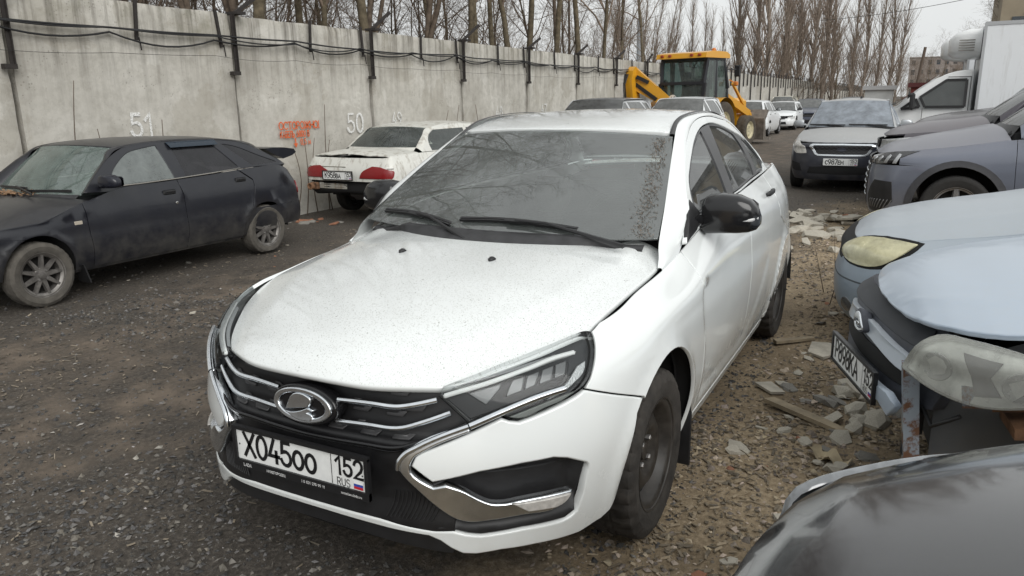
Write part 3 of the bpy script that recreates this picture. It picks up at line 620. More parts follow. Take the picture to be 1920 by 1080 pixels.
    flakes('wood_chips', x, y, .006 + .020 * rs.random(n)**2, .0015 + .0045 * rs.random(n), np.stack([g * 1.12, g * .92, g * .66], 1), 8, 'pale wood chips strewn over the dark lane')
    x, y = scatter(26000, -9, 2.4, .45, 2.9, p=.9); kp = rs.random(len(x)) < np.clip((y - .5 + .7 * fbm2(x, y, 41, 3, 1.3)) / .5, 0, 1) * np.clip(.6 + 1.6 * fbm2(x, y, 45, 3, 2.), .05, 1); x, y = x[kp], y[kp]; n = len(x); g = .10 + .26 * rs.random(n)**1.3
    flakes('wood_chips', x, y, .006 + .020 * rs.random(n)**2, .002 + .006 * rs.random(n), np.stack([g * 1.15, g * .9, g * .58], 1), 9, 'dry leaf bits and chips on the brown soil')
build_ground(); build_gravel()
# ------------------------------------------------------------------ concrete wall of 3 m panels
def concrete_mat():
    m = bpy.data.materials.new('wall concrete'); nt, o = nodes(m); p = N_(nt, 'BsdfPrincipled', i_Roughness=.9); p.inputs['Specular IOR Level'].default_value = .2
    oi = N_(nt, 'ObjectInfo'); tc = N_(nt, 'TexCoord'); off = N_(nt, 'VectorMath', operation='ADD'); sc_ = N_(nt, 'CombineXYZ')
    nt.links.new(mathn(nt, 'MULTIPLY', oi.outputs['Random'], 37.0), sc_.inputs[0]); nt.links.new(mathn(nt, 'MULTIPLY', oi.outputs['Random'], 11.0), sc_.inputs[2]); nt.links.new(tc.outputs['Object'], off.inputs[0]); nt.links.new(sc_.outputs[0], off.inputs[1]); v = off.outputs[0]
    a = noise(nt, .9, 7, .62, v); b = noise(nt, 7, 8, .7, v); fine = noise(nt, 70, 6, .7, v)
    c = ramp(nt, a, [(.28, (.33, .31, .27)), (.5, (.50, .48, .43)), (.72, (.60, .58, .53))])
    tint = mix(nt, mathn(nt, 'MULTIPLY', oi.outputs['Random'], .5), c, (.40, .385, .36)); c = mix(nt, .65, c, tint)
    c = mix(nt, mathn(nt, 'MULTIPLY', ramp(nt, b, [(.35, 1.0), (.55, 0.0)]), .36), c, (.25, .235, .20))
    pa = noise(nt, .75, 9, .62, v, dist=.6); c = mix(nt, mathn(nt, 'MULTIPLY', ramp(nt, pa, [(.545, 0.0), (.565, 1.0)]), .38), c, (.33, .305, .255)); c = mix(nt, mathn(nt, 'MULTIPLY', ramp(nt, pa, [(.36, 1.0), (.385, 0.0)]), .35), c, (.66, .645, .60))
    # rain streaks that start at the coping
    st = noise(nt, 3.0, 7, .7, v, stretch=(2.2, 1, .10)); sp = N_(nt, 'SeparateXYZ'); nt.links.new(tc.outputs['Object'], sp.inputs[0]); hi = N_map(nt, sp.outputs[2], .9, 2.75)
    sk = mathn(nt, 'MULTIPLY', ramp(nt, st, [(.47, 0.0), (.64, 1.0)]), mathn(nt, 'POWER', hi, 1.8)); c = mix(nt, mathn(nt, 'MULTIPLY', sk, .9), c, (.115, .105, .088))
    ja = mathn(nt, 'ABSOLUTE', sp.outputs[0]); jn = mathn(nt, 'MULTIPLY', N_map(nt, mathn(nt, 'ADD', ja, mathn(nt, 'MULTIPLY', mathn(nt, 'SUBTRACT', noise(nt, 4, 6, .7, v), .5), .35)), 1.33, 1.48), ramp(nt, noise(nt, 1.3, 4, .6, v, stretch=(1, 1, .5)), [(.4, 0.0), (.6, 1.0)])); c = mix(nt, mathn(nt, 'MULTIPLY', jn, .6), c, (.15, .135, .11))
    mo = mathn(nt, 'MULTIPLY', ramp(nt, noise(nt, 2.2, 6, .7, v), [(.52, 0.0), (.70, 1.0)]), N_map(nt, sp.outputs[2], 2.0, 2.75)); c = mix(nt, mathn(nt, 'MULTIPLY', mo, .6), c, (.15, .15, .095))
    pt = N_(nt, 'TexVoronoi', i_Scale=38); nt.links.new(v, pt.inputs['Vector']); pc = N_(nt, 'SeparateColor'); nt.links.new(pt.outputs['Color'], pc.inputs[0])
    pit = mathn(nt, 'LESS_THAN', pt.outputs['Distance'], mathn(nt, 'MULTIPLY', mathn(nt, 'GREATER_THAN', pc.outputs[0], .66), ramp(nt, noise(nt, 1.7, 4, .6, v), [(.47, 0.0), (.62, .36)]))); c = mix(nt, mathn(nt, 'MULTIPLY', pit, .42), c, (.16, .145, .12))
    nt.links.new(c, p.inputs['Base Color']); bp = N_(nt, 'Bump', i_Strength=.7, i_Distance=.01); nt.links.new(mathn(nt, 'SUBTRACT', mathn(nt, 'ADD', b, mathn(nt, 'MULTIPLY', fine, .35)), mathn(nt, 'MULTIPLY', pit, .5)), bp.inputs['Height']); nt.links.new(bp.outputs[0], p.inputs['Normal']); nt.links.new(p.outputs[0], o.inputs[0]); return m
WALL_Y = -6.9
def build_wall():
    CM = concrete_mat(); wall = empty('concrete_wall', (0, 0, 0), label='tall stained grey concrete panel wall along the left side of the yard', cat='wall'); IR = simple('bracket iron', (.022, .018, .016), .75, var=.4, vscale=20, bump=.3, bscale=80)
    rs = np.random.default_rng(3); metas = []
    def pan_mesh(seed, W=2.945, Hh=2.76, nx=44, nz=40):
        r2 = np.random.default_rng(seed); xs, zs = np.linspace(0, 1, nx), np.linspace(0, 1, nz); gx, gz = np.meshgrid(xs, zs, indexing='ij'); X, Z = gx * W - W / 2, gz * (Hh + .25) - .25
        e = np.minimum(np.minimum(gx, 1 - gx) * W, (1 - gz) * Hh); chip = np.clip(.05 - e, 0, .05) / .05; y = .012 * fbm2(X + seed * 7, Z, seed, 4, 1.6) + .006 * fbm2(X + seed * 3, Z, seed + 5, 3, 9) - chip * (.004 + .045 * np.clip(fbm2(X + seed, Z, seed + 9, 3, 3.) + .05, 0, 1))
        top = .012 * fbm2(X, X * 0 + seed, seed + 2, 4, 2.5); Z = Z + np.where(gz > .98, top - .02 * np.clip(fbm2(X, X * 0, seed + 3, 3, 1.7), 0, 1), 0)
        F_ = []; V = [(a, b, c_) for a, b, c_ in zip(X.ravel(), y.ravel(), Z.ravel())]; I = np.arange(nx * nz).reshape(nx, nz)
        F_ += [tuple(q) for q in np.stack([I[1:, :-1].ravel(), I[:-1, :-1].ravel(), I[:-1, 1:].ravel(), I[1:, 1:].ravel()], 1)]
        bo = list(I[:, 0]) + list(I[-1, 1:]) + list(I[::-1, -1][1:]) + list(I[0, ::-1][1:-1]); k = len(V); V += [(V[i][0], -.16, V[i][2]) for i in bo]; m = len(bo)
        F_ += [(bo[i], bo[(i + 1) % m], k + (i + 1) % m, k + i) for i in range(m)]; F_.append(tuple(range(k, k + m)))
        o = mesh_obj('panel', V, F_, CM, wall); o.data.set_sharp_from_angle(angle=radians(40)); return o
    pans = []
    for k in range(-2, 11):
        xc = -2.37 - 3 * k - 1.5 + 3 if False else -2.37 - 3 * k - 1.5
        o = pan_mesh(20 + k) if k < 7 else link('panel', pans[(k * 3) % 7].data, wall)
        o.location = (xc, WALL_Y + rs.uniform(-.012, .012), rs.uniform(-.015, .02)); o.rotation_euler = (rs.uniform(-.006, .006), 0, rs.uniform(-.003, .003)); pans.append(o)
        # angle iron over the joint, its foot plate, the leaning arm above, two short straps
        jx = -2.37 - 3 * k; b = MB(); w = WALL_Y + .03
        b.box((jx, w + .012, 2.37), (.045, .016, .80)).box((jx - .018, w + .028, 2.37), (.010, .042, .80)); b.build('bracket', IR, wall)
        MB().box((jx + .05, w + .04, 1.985), (.13, .07, .05)).box((jx - .09, w + .0, 2.78), (.16, .22, .035)).build('bracket_plate', IR, wall)
        if k != -1: MB().bar((jx - .10, w - .05, 2.78), (jx - .52 - rs.uniform(0, .2), w + .02, 3.02 + rs.uniform(0, .12)), .045, .045).build('leaning_arm', IR, wall)
        for sx, hh in ((1.5, .46), (2.78, .48)):
            x0 = jx - sx; tl = rs.uniform(-.05, .05)
            MB().bar((x0 + tl, w, 2.80), (x0, w + .01, 2.80 - hh), .04, .025, (0, 1, 0)).bar((x0 - .02, w + .03, 2.80 - hh + .03), (x0 - .02, w + .05, 2.80 - hh - .12), .012).build('strap', IR, wall)
    # cables along the brackets
    ck = simple('cable black', (.012, .012, .013), .5)
    def cable(zs, r, amp, seed, lab, y=.075):
        r2 = random.Random(seed); P = []; x = 4.0; anchors = []
        while x > -34: anchors.append((x, zs + r2.uniform(-.03, .03))); x -= 1.5
        for (xa, za), (xb, zb) in zip(anchors, anchors[1:]):
            sag = amp * r2.uniform(.2, 1.3)
            for i in range(8): t = i / 8; P.append((xa + (xb - xa) * t, WALL_Y + y + .01 * sin(9 * t), za + (zb - za) * t - sag * 4 * t * (1 - t)))
        o = MB().tube(P, r, 5).build('wall_cable', ck, None, smooth=True); tag(o, lab, 'cable')
    cable(2.455, .013, .02, 1, 'taut thick black cable, topmost of the bundle strung along the wall', .085)
    cable(2.44, .010, .06, 2, 'slightly slack black cable just under the topmost one on the wall', .10)
    cable(2.43, .012, .10, 3, 'black cable with the deepest sags in the bundle along the wall', .07)
    cable(2.18, .0028, .03, 4, 'single thin wire running below the cable bundle on the wall', .07)
    # writing on the panels
    def paintmat(name, col, cover):
        m = bpy.data.materials.new(name); nt, o = nodes(m); d = N_(nt, 'BsdfDiffuse'); d.inputs[0].default_value = (*col, 1); t = N_(nt, 'BsdfTransparent'); mx = N_(nt, 'MixShader'); f = ramp(nt, noise(nt, 55, 6, .75), [(cover - .10, 0.0), (cover + .08, 1.0)]); nt.links.new(f, mx.inputs[0]); nt.links.new(t.outputs[0], mx.inputs[1]); nt.links.new(d.outputs[0], mx.inputs[2]); nt.links.new(mx.outputs[0], o.inputs[0]); return m
    chalk = paintmat('chalk white', (.72, .72, .70), .44); orange = paintmat('stencil orange', (.62, .12, .035), .42)
    rr = random.Random(2)
    def on_wall(x0, z0): return lambda a, b, d: (x0 - a, WALL_Y + .022 + d, z0 + b)
    for txt, x0, z0, h, t in (('51', -3.66, 1.21, .26, .14), ('50', -7.66, 1.09, .30, .13), ('49', -8.90, 1.19, .20, .12), ('48', -12.75, 1.22, .22, .13), ('47', -15.1, 1.25, .22, .13)):
        mb = MB(); letters(mb, txt, h, on_wall(x0, z0), t, .9, .22, .003, .25, rnd=rr); o = mb.build('painted_number', chalk, wall); o['label'] = 'white painted number ' + txt
    mb = MB(); k = .88 / text_width('OCTOPOЖHO!', .10, .8, .16); letters(mb, 'OCTOPOЖHO!', .105, on_wall(-6.09, 1.195), .2, .8 * k, .14, .003, .15, rnd=rr); mb.build('stencil_text', orange, wall)
    mb = MB(); letters(mb, 'KAБEЛЬ 6000 B', .088, on_wall(-6.10, 1.075), .2, .66, .17, .003, .15, rnd=rr)
    mb.build('stencil_text', orange, wall); mb = MB(); letters(mb, '0,5 м', .085, on_wall(-6.52, .955), .2, .75, .2, .003, .15, rnd=rr); mb.build('stencil_text', orange, wall)
    mb = MB(); q = on_wall(-6.37, .93); mb.add([q(.02, .13, .003), q(.055, .13, .003), q(.05, .05, .003), q(.085, .045, .003), q(.04, -.02, .003), q(-.005, .045, .003), q(.03, .05, .003)], [(6, 5, 4, 3, 2, 1, 0)]); mb.build('stencil_arrow', orange, wall)
    # far stretch of wall with its row of iron posts
    far = empty('concrete_wall', label='distant pale concrete wall topped with a row of dark iron posts', cat='wall')
    for k in range(46):
        x0 = -35.4 - 3 * k; y0 = WALL_Y - .0 + .028 * k * 0
        link('panel', pans[k % 9].data, far).location = (x0 - 1.5, y0, .02 * sin(k))
        if k < 40:
            for j, hh in ((0, 1.7), (1.0, .85), (2.0, .8)):
                MB().box((x0 - j, y0 + .05, 2.85 - hh / 2 + .12), (.07, .05, hh)).build('post', IR, far)
            if k < 14: MB().bar((x0, y0, 2.85), (x0 - .5, y0 + .03, 3.2 + .1 * sin(k * 3)), .05).build('leaning_arm', IR, far)
    # dry stems against the wall
    for i, (x0, h0, z0, bend) in enumerate(((-2.95, 1.1, .75, .10), (-3.12, .62, .7, -.08), (-4.0, .5, .9, .02), (-6.98, .95, .6, .03), (-6.45, .55, .5, -.06), (-6.7, .6, .45, .08), (-6.2, .6, .3, -.15), (-7.05, .5, .5, .1), (-11.0, 1.0, .5, .15), (-11.6, .9, .6, -.2), (-10.6, .8, .6, .2))):
        P = [(x0 + bend * sin(3 * t), WALL_Y + .10 + .05 * t, -.15 + (z0 + h0 + .15) * t) for t in np.linspace(0, 1, 12)]; o = MB().tube(P, [.008 * (1 - .7 * t) + .002 for t in np.linspace(0, 1, 12)], 5).build('dry_stem', simple('stem brown', (.10, .075, .055), .9), None, smooth=True); tag(o, 'thin bare dry plant stem standing against the concrete wall', 'stem', 'dry stems along the wall')
build_wall()
# ------------------------------------------------------------------ bare trees
def bark(name, c, var=.45):
    return simple(name, c, .95, var=var, vscale=9, bump=.5, bscale=40, spec=.15)
def tree_meshes(seed, H=12., r0=.16, kind='spread', low=.14):
    """returns (trunk mesh, crown mesh): tapered stems with three to four orders of twigs"""
    rr = random.Random(seed); tr = MB(); cr = MB()
    def grow(mb, p, d, L, r, lev, n, sides, up, wig):
        P = [Vector(p)]; R = [r]; d = Vector(d).normalized()
        for i in range(n):
            d = (d + Vector((rr.gauss(0, wig), rr.gauss(0, wig), rr.gauss(0, wig) + up))).normalized(); P.append(P[-1] + d * L / n); R.append(max(r * (1 - .8 * (i + 1) / n), .0035))
        mb.tube(P, R, sides, caps=False); return P, R
    def kids(P, R, lev, L):
        if lev > (3 if kind != 'poplar' else 2): return
        if kind == 'poplar': cnt = {1: 95, 2: 8}[lev]
        else: cnt = {1: rr.randint(14, 18), 2: rr.randint(8, 10), 3: rr.randint(5, 7)}[lev]
        for k in range(cnt):
            t = (rr.uniform(.08, .98) if kind == 'poplar' else rr.uniform(low, 1)) if lev == 1 else rr.uniform(.2, 1); i = min(int(t * (len(P) - 1)), len(P) - 2); f = t * (len(P) - 1) - i; p = P[i].lerp(P[i + 1], f); r = R[i] * (1 - f) + R[i + 1] * f; ax = (P[i + 1] - P[i]).normalized(); a = rr.uniform(0, 2 * pi); o = ax.orthogonal().normalized(); o = Matrix.Rotation(a, 3, ax) @ o
            if kind == 'poplar': ang = rr.uniform(.25, .5) if lev == 1 else rr.uniform(.2, .6); LL = (H * .30 * (1 - .62 * t) * rr.uniform(.6, 1.1)) if lev == 1 else L * rr.uniform(.25, .5)
            else: ang = rr.uniform(.5, 1.15); LL = L * {1: .46, 2: .50, 3: .55}[lev] * rr.uniform(.6, 1.15) * (1.15 - .5 * t)
            d = ax * cos(ang) + o * sin(ang); q, w = grow(cr, p, d, LL, max(r * (.55 if kind != 'poplar' else .4), .005), lev, {1: 6, 2: 4, 3: 3}[lev], {1: 5, 2: 3, 3: 3}[lev], .10 if kind == 'poplar' else .03, .10 if kind == 'poplar' else .16); kids(q, w, lev + 1, LL)
    P, R = grow(tr, (0, 0, -.3), (rr.gauss(0, .04), rr.gauss(0, .04), 1), H, r0, 0, 14, 8, .05, .035); R[0] *= 1.25
    kids(P, R, 1, H)
    if kind == 'spread' and seed % 2: # a second leader
        q, w = grow(tr, P[3], (rr.uniform(-.5, .5), rr.uniform(-.3, .3), 1), H * .7, R[3] * .8, 0, 10, 7, .05, .05); kids(q, w, 1, H * .8)
    return tr, cr
def plant(variants, i, loc, sc, rz, name, label, group, cat='tree'):
    e = empty(name, loc, rz, label, cat, group); e.scale = (sc,) * 3
    a = link('trunk', variants[i][0], e); b = link('crown', variants[i][1], e); return e
def mk(seed, H, r0, kind, bm, cm, low=.14):
    t, c = tree_meshes(seed, H, r0, kind, low); a = t.build('trunk', bm, None, smooth=True); b = c.build('crown', cm, None, smooth=True); r = (a.data, b.data); bpy.data.objects.remove(a); bpy.data.objects.remove(b); return r
ORD = 'first second third fourth fifth sixth seventh eighth ninth tenth eleventh twelfth thirteenth fourteenth fifteenth sixteenth seventeenth eighteenth nineteenth twentieth twenty-first twenty-second twenty-third twenty-fourth twenty-fifth twenty-sixth'.split()
def build_trees():
    B1 = bark('bark grey brown', (.105, .082, .063)); C1 = bark('twig brown', (.19, .148, .115)); B2 = bark('bark olive', (.115, .095, .065)); BP = bark('poplar bark', (.20, .168, .138)); CP = bark('poplar twig', (.23, .185, .15))
    V = [mk(s, h, r, 'spread', b, C1) for s, h, r, b in ((1, 12, .105, B1), (2, 13, .115, B2), (3, 11, .09, B1), (4, 14, .125, B2))]
    VF = [mk(s, h, r, 'spread', b, C1, .30) for s, h, r, b in ((5, 12, .075, B1), (2, 13, .085, B2), (7, 11, .07, B1), (6, 14, .10, B2))]
    rr = random.Random(12); lab = 'bare leafless tree behind the wall with only its overhanging twigs in view'
    def wx(px, y):            # lateral place of a trunk seen at a picture column, for a given distance behind the wall
        d = Vector((-.8558, -.4583)) + Vector((-.4678, .8837)) * ((px - 960) / 1415.3); t = (y - 1.5756) / d.y; return 2.443 + d.x * t
    TR = ((240, 1.6), (300, 4.0), (420, 2.2), (505, 1.5), (528, 1.9), (610, 4.5), (652, 3.0), (700, 2.6), (736, 1.5), (792, 1.4), (842, 4.0), (890, 2.4), (918, 2.0), (945, 3.2), (968, 1.6), (988, 2.6), (1030, 1.8), (1055, 2.5), (1068, 4.2), (1098, 1.6), (1118, 2.2), (1165, 3.6), (1205, 5.0), (90, 2.2), (-60, 2.0), (-220, 3.0))
    PXS = sorted(p for p, _ in TR if p > 200); PXS += [p for p, _ in TR if p <= 200]
    for px, dy in TR:
        y = WALL_Y - dy; plant(VF, rr.randrange(4), (wx(px, y), y, 0), rr.uniform(.95, 1.2), rr.uniform(0, 6.28), 'bare_tree', ORD[max(0, PXS.index(px))] + ' bare tree from the left behind the concrete wall' if px > 200 else lab, 'bare trees behind the wall')
    # finer growth further back fills the gaps between the trunks
    for i in range(44):
        px = -40 + 30 * i + rr.uniform(-12, 12); y = WALL_Y - rr.uniform(5, 11)
        if px > 1230: break
        plant(V, rr.randrange(4), (wx(px, y), y, -.3), rr.uniform(.5, .72), rr.uniform(0, 6.28), 'young_tree', 'thin young leafless tree in the growth deep behind the wall', 'young growth behind the wall')
    # one overhanging the wall, seen only as reflections in screen and bonnets, plus neighbours up the yard
    for x, y in ((.5, -8.2), (3.6, -8.6), (6.5, -8.4)): plant(VF, rr.randrange(4), (x, y, 0), 1.0, rr.uniform(0, 6.28), 'bare_tree', lab, 'bare trees behind the wall')
    Pp = [mk(s, h, .15, 'poplar', BP, CP) for s, h in ((11, 16), (12, 18))]
    far = [(1362, 62, 1.05), (1385, 66, 1.15), (1408, 60, 1.1), (1432, 64, 1.05), (1452, 70, 1.2), (1470, 66, 1.1), (1490, 72, 1.15), (1512, 74, 1.2), (1530, 78, 1.1), (1562, 90, 1.05), (1580, 95, 1.1), (1602, 100, .95), (1625, 104, 1.05), (1640, 108, .95),
           (1215, 70, .62), (1235, 78, .7), (1252, 74, .66), (1278, 80, .8), (1300, 84, .72), (1318, 88, .7), (1335, 80, .62), (1190, 60, .6), (1165, 66, .7), (1145, 62, .62)]
    for px, d, s in far:
        v = Vector((-.8558, -.4583)) + Vector((-.4678, .8837)) * ((px - 960) / 1415.3); v.normalize(); plant(Pp, rr.randrange(2), (2.44 + v.x * d, 1.58 + v.y * d, -.3), s, rr.uniform(0, 6.28), 'poplar_tree', ORD[sorted(f[0] for f in far).index(px)] + ' narrow leafless poplar from the left beyond the far wall', 'poplars beyond the far wall')
    # leafless brush along the foot of the poplars
    for i in range(46):
        px = 1345 + 11.5 * i + rr.uniform(-6, 6); d = rr.uniform(58, 80) if px < 1540 else rr.uniform(95, 150)
        if px > 1860: continue
        v = Vector((-.8558, -.4583)) + Vector((-.4678, .8837)) * ((px - 960) / 1415.3); v.normalize(); plant(V, rr.randrange(4), (2.44 + v.x * d, 1.58 + v.y * d, -.5), rr.uniform(.42, .62) * (1 if d < 90 else 1.15), rr.uniform(0, 6.28), 'bare_tree', 'small leafless tree in the brown thicket far behind the parked cars', 'far thicket')
    for px, d, s in ((1800, 60, .75), (1830, 75, .8), (1775, 95, .8), (1895, 60, .85)):
        v = Vector((-.8558, -.4583)) + Vector((-.4678, .8837)) * ((px - 960) / 1415.3); v.normalize(); plant(V, rr.randrange(4), (2.44 + v.x * d, 1.58 + v.y * d, 0), s, rr.uniform(0, 6.28), 'bare_tree', 'bare round-crowned tree rising behind the white vans', 'trees behind the vans')
build_trees()
# ------------------------------------------------------------------ body surfaces shared by every car
VR = [.15, .22, .30, .42, .54, .65, .75, .85, .93]
def wrap_surface(plan, rows, zl):
    """lower body wrapped round the plan outline. plan: (x,y) points nose to tail at mid height; rows: {u: insets for VR};
    zl: {u: heights for VR}"""
    pl = np.array(plan, float); u = np.concatenate([[0], np.cumsum(np.linalg.norm(np.diff(pl, axis=0), axis=1))])
    t = np.gradient(pl, u, axis=0); t /= np.linalg.norm(t, axis=1, keepdims=True)
    n = np.stack([t[:, 1], -t[:, 0]], 1); n[0] = (1, 0)
    if pl[-1, 1] == 0: n[-1] = (-1, 0)
    ku = sorted(rows); I = np.array([rows[k] for k in ku], float); kz = sorted(zl); Z = np.array([zl[k] for k in kz], float)
    P = np.zeros((len(u), len(VR), 3))
    for j in range(len(VR)):
        ins = np.interp(u, ku, I[:, j]); xy = pl - n * ins[:, None]
        P[:, j, 0] = xy[:, 0]; P[:, j, 1] = np.maximum(xy[:, 1], 0); P[:, j, 2] = np.interp(u, kz, Z[:, j])
    # symmetric extension so the nose is smooth at y=0
    e = P[1:3][::-1].copy(); e[:, :, 1] *= -1
    return Net(np.concatenate([[-u[2], -u[1]], u]), VR, np.concatenate([e, P])), u
# ---- the white sedan: measured shape (front axle at x=0, forward +x, left +y)
H_plan = [(.872,0),(.866,.17),(.848,.33),(.802,.455),(.722,.587),(.61,.71),(.468,.806),(.30,.858),(.13,.876),(0,.88),(-.3,.884),(-.8,.885),(-1.4,.885),(-2.0,.884),(-2.4,.88),(-2.75,.868),(-3.05,.84),(-3.3,.76),(-3.45,.6),(-3.52,.35),(-3.55,0)]
_pl = np.array(H_plan); _u = np.concatenate([[0], np.cumsum(np.linalg.norm(np.diff(_pl, axis=0), axis=1))])
H_ux = lambda x: np.interp(-x, -_pl[:, 0], _u)          # side: x -> u
_r = {0:   [.055,.030,.020,.004,0,.022,.034,.060,.100],
      .33: [.055,.030,.020,.004,0,.022,.042,.070,.110],
      .48: [.045,.018,.010,.002,0,.024,.052,.085,.125],
      .65: [.045,.014,.004,.000,0,.022,.052,.092,.135],
      .82: [.055,.028,.014,.002,0,.016,.045,.090,.135],
      1.0: [.070,.046,.028,.008,0,.010,.030,.075,.128]}
_side = [(.12,[.088,.062,.038,.012,0,-.002,.008,.050,.132]),(0,[.09,.065,.04,.012,0,-.004,.004,.042,.136]),(-.3,[.09,.066,.04,.012,0,-.003,.004,.030,.128]),(-.45,[.09,.066,.04,.012,0,-.002,.004,.024,.094]),
         (-.62,[.088,.065,.04,.013,.002,0,.004,.024,.092]),(-1.0,[.086,.064,.042,.016,.004,0,.004,.028,.101]),(-1.5,[.086,.064,.042,.016,.004,0,.004,.030,.103]),(-2.0,[.086,.064,.04,.014,.002,0,.004,.034,.123]),
         (-2.5,[.086,.064,.04,.012,0,0,.006,.042,.148]),(-2.8,[.086,.064,.04,.012,0,.002,.010,.046,.15]),(-3.1,[.09,.06,.03,.01,0,.004,.016,.05,.14]),(-3.3,[.1,.06,.03,.01,0,.006,.02,.06,.15])]
for _x, _v in _side: _r[float(H_ux(_x))] = _v
_r[float(_u[-1])] = [.1,.06,.03,.01,0,.01,.03,.06,.12]
_z = {0: [.15,.22,.30,.42,.54,.65,.75,.805,.84], .48:[.15,.22,.30,.42,.54,.65,.75,.80,.835], .65:[.15,.22,.30,.42,.54,.65,.745,.80,.835], .82:[.15,.22,.30,.42,.54,.65,.745,.80,.84], 1.0:[.15,.22,.30,.42,.54,.65,.745,.81,.853]}
for _x, _a, _b in [(.12,.825,.874),(0,.835,.889),(-.3,.845,.918),(-.45,.860,.962),(-.62,.875,1.0),(-1.0,.905,1.052),(-1.5,.92,1.075),(-2.0,.93,1.085),(-2.5,.935,1.09),(-2.8,.94,1.10),(-3.1,.95,1.115),(-3.3,.95,1.105)]:
    _z[float(H_ux(_x))] = [.15,.22,.30,.42,.54,.65,.75,_a,_b]
_z[float(_u[-1])] = [.15,.22,.30,.42,.54,.65,.75,.9,1.08]
H_W0, H_u = wrap_surface(H_plan, _r, _z)
def _sig(t): return 1 / (1 + np.exp(-t))
def H_Wraw(uv):
    p = H_W0(uv); x, z = p[:, 0], p[:, 2]
    # sculpted swoosh in the doors (front blade) and rear door
    xl = np.interp(z, [.2,.38,.55,.70,.80,.84], [-.63,-.60,-.545,-.485,-.49,-.60])
    d = (xl - x)
    fade = np.clip((.86 - z) / .06, 0, 1) * np.clip((z - .26) / .06, 0, 1)
    dep = .020 * _sig(d / .012 - 1.5) * np.exp(-np.clip(d, 0, 9) / .42) * fade
    xr = np.interp(z, [.3,.45,.6,.7], [-1.55,-1.75,-1.93,-2.02]); d2 = x - xr
    dep2 = .006 * _sig(d2 / .02 - 1.5) * np.exp(-np.clip(d2, 0, 9) / .35) * np.clip((.72 - z) / .08, 0, 1) * np.clip((z - .28) / .06, 0, 1)
    # shoulder crease along the doors and the flared lips round the wheels
    p[:, 1] -= np.where(x < .1, dep + dep2, 0) * np.sign(p[:, 1] + 1e-9)
    for cx in (0.0, -2.635):
        r = np.hypot(x - cx, z - .31); g = .012 * np.exp(-((r - .375) / .035)**2) * (z > .16)
        p[:, 1] += np.where(np.abs(x - cx) < .46, g, 0) * np.sign(p[:, 1] + 1e-9)
    return p
H_W = sym(H_Wraw)
# hood height over (x, y)
_zc = Spl([-.5,-.25,.07,.31,.5,.64,.74,.80,.85,.90], [1.025,1.006,.974,.938,.900,.864,.832,.805,.762,.69])
_kk = Spl([-.5,0,.31,.55,.738,.85,.9], [.165,.175,.196,.27,.40,.45,.46])
def H_T(xy):
    xy = np.asarray(xy, float); x, y = xy[:, 0], np.abs(xy[:, 1])
    xe = x + .40 * y**2 * np.clip((x - .2) / .5, 0, 1)      # the nose is swept in plan
    z = _zc(xe) - (_kk(x) * .62) * y**2 - .11 * np.clip(y, 0, 1)**4
    yr = np.interp(x, [-.4, .2, .62, .8], [.63, .56, .40, .33])
    z += .0035 * np.exp(-((y - yr) / .05)**2) * np.clip((.78 - x) / .2, 0, 1) - .002 * _sig((y - yr) / .03)
    z += .032 * np.exp(-((y - .63) / .10)**2) * np.clip((-.20 - x) / .22, 0, 1)**1.5
    return np.stack([x, xy[:, 1], z], 1)
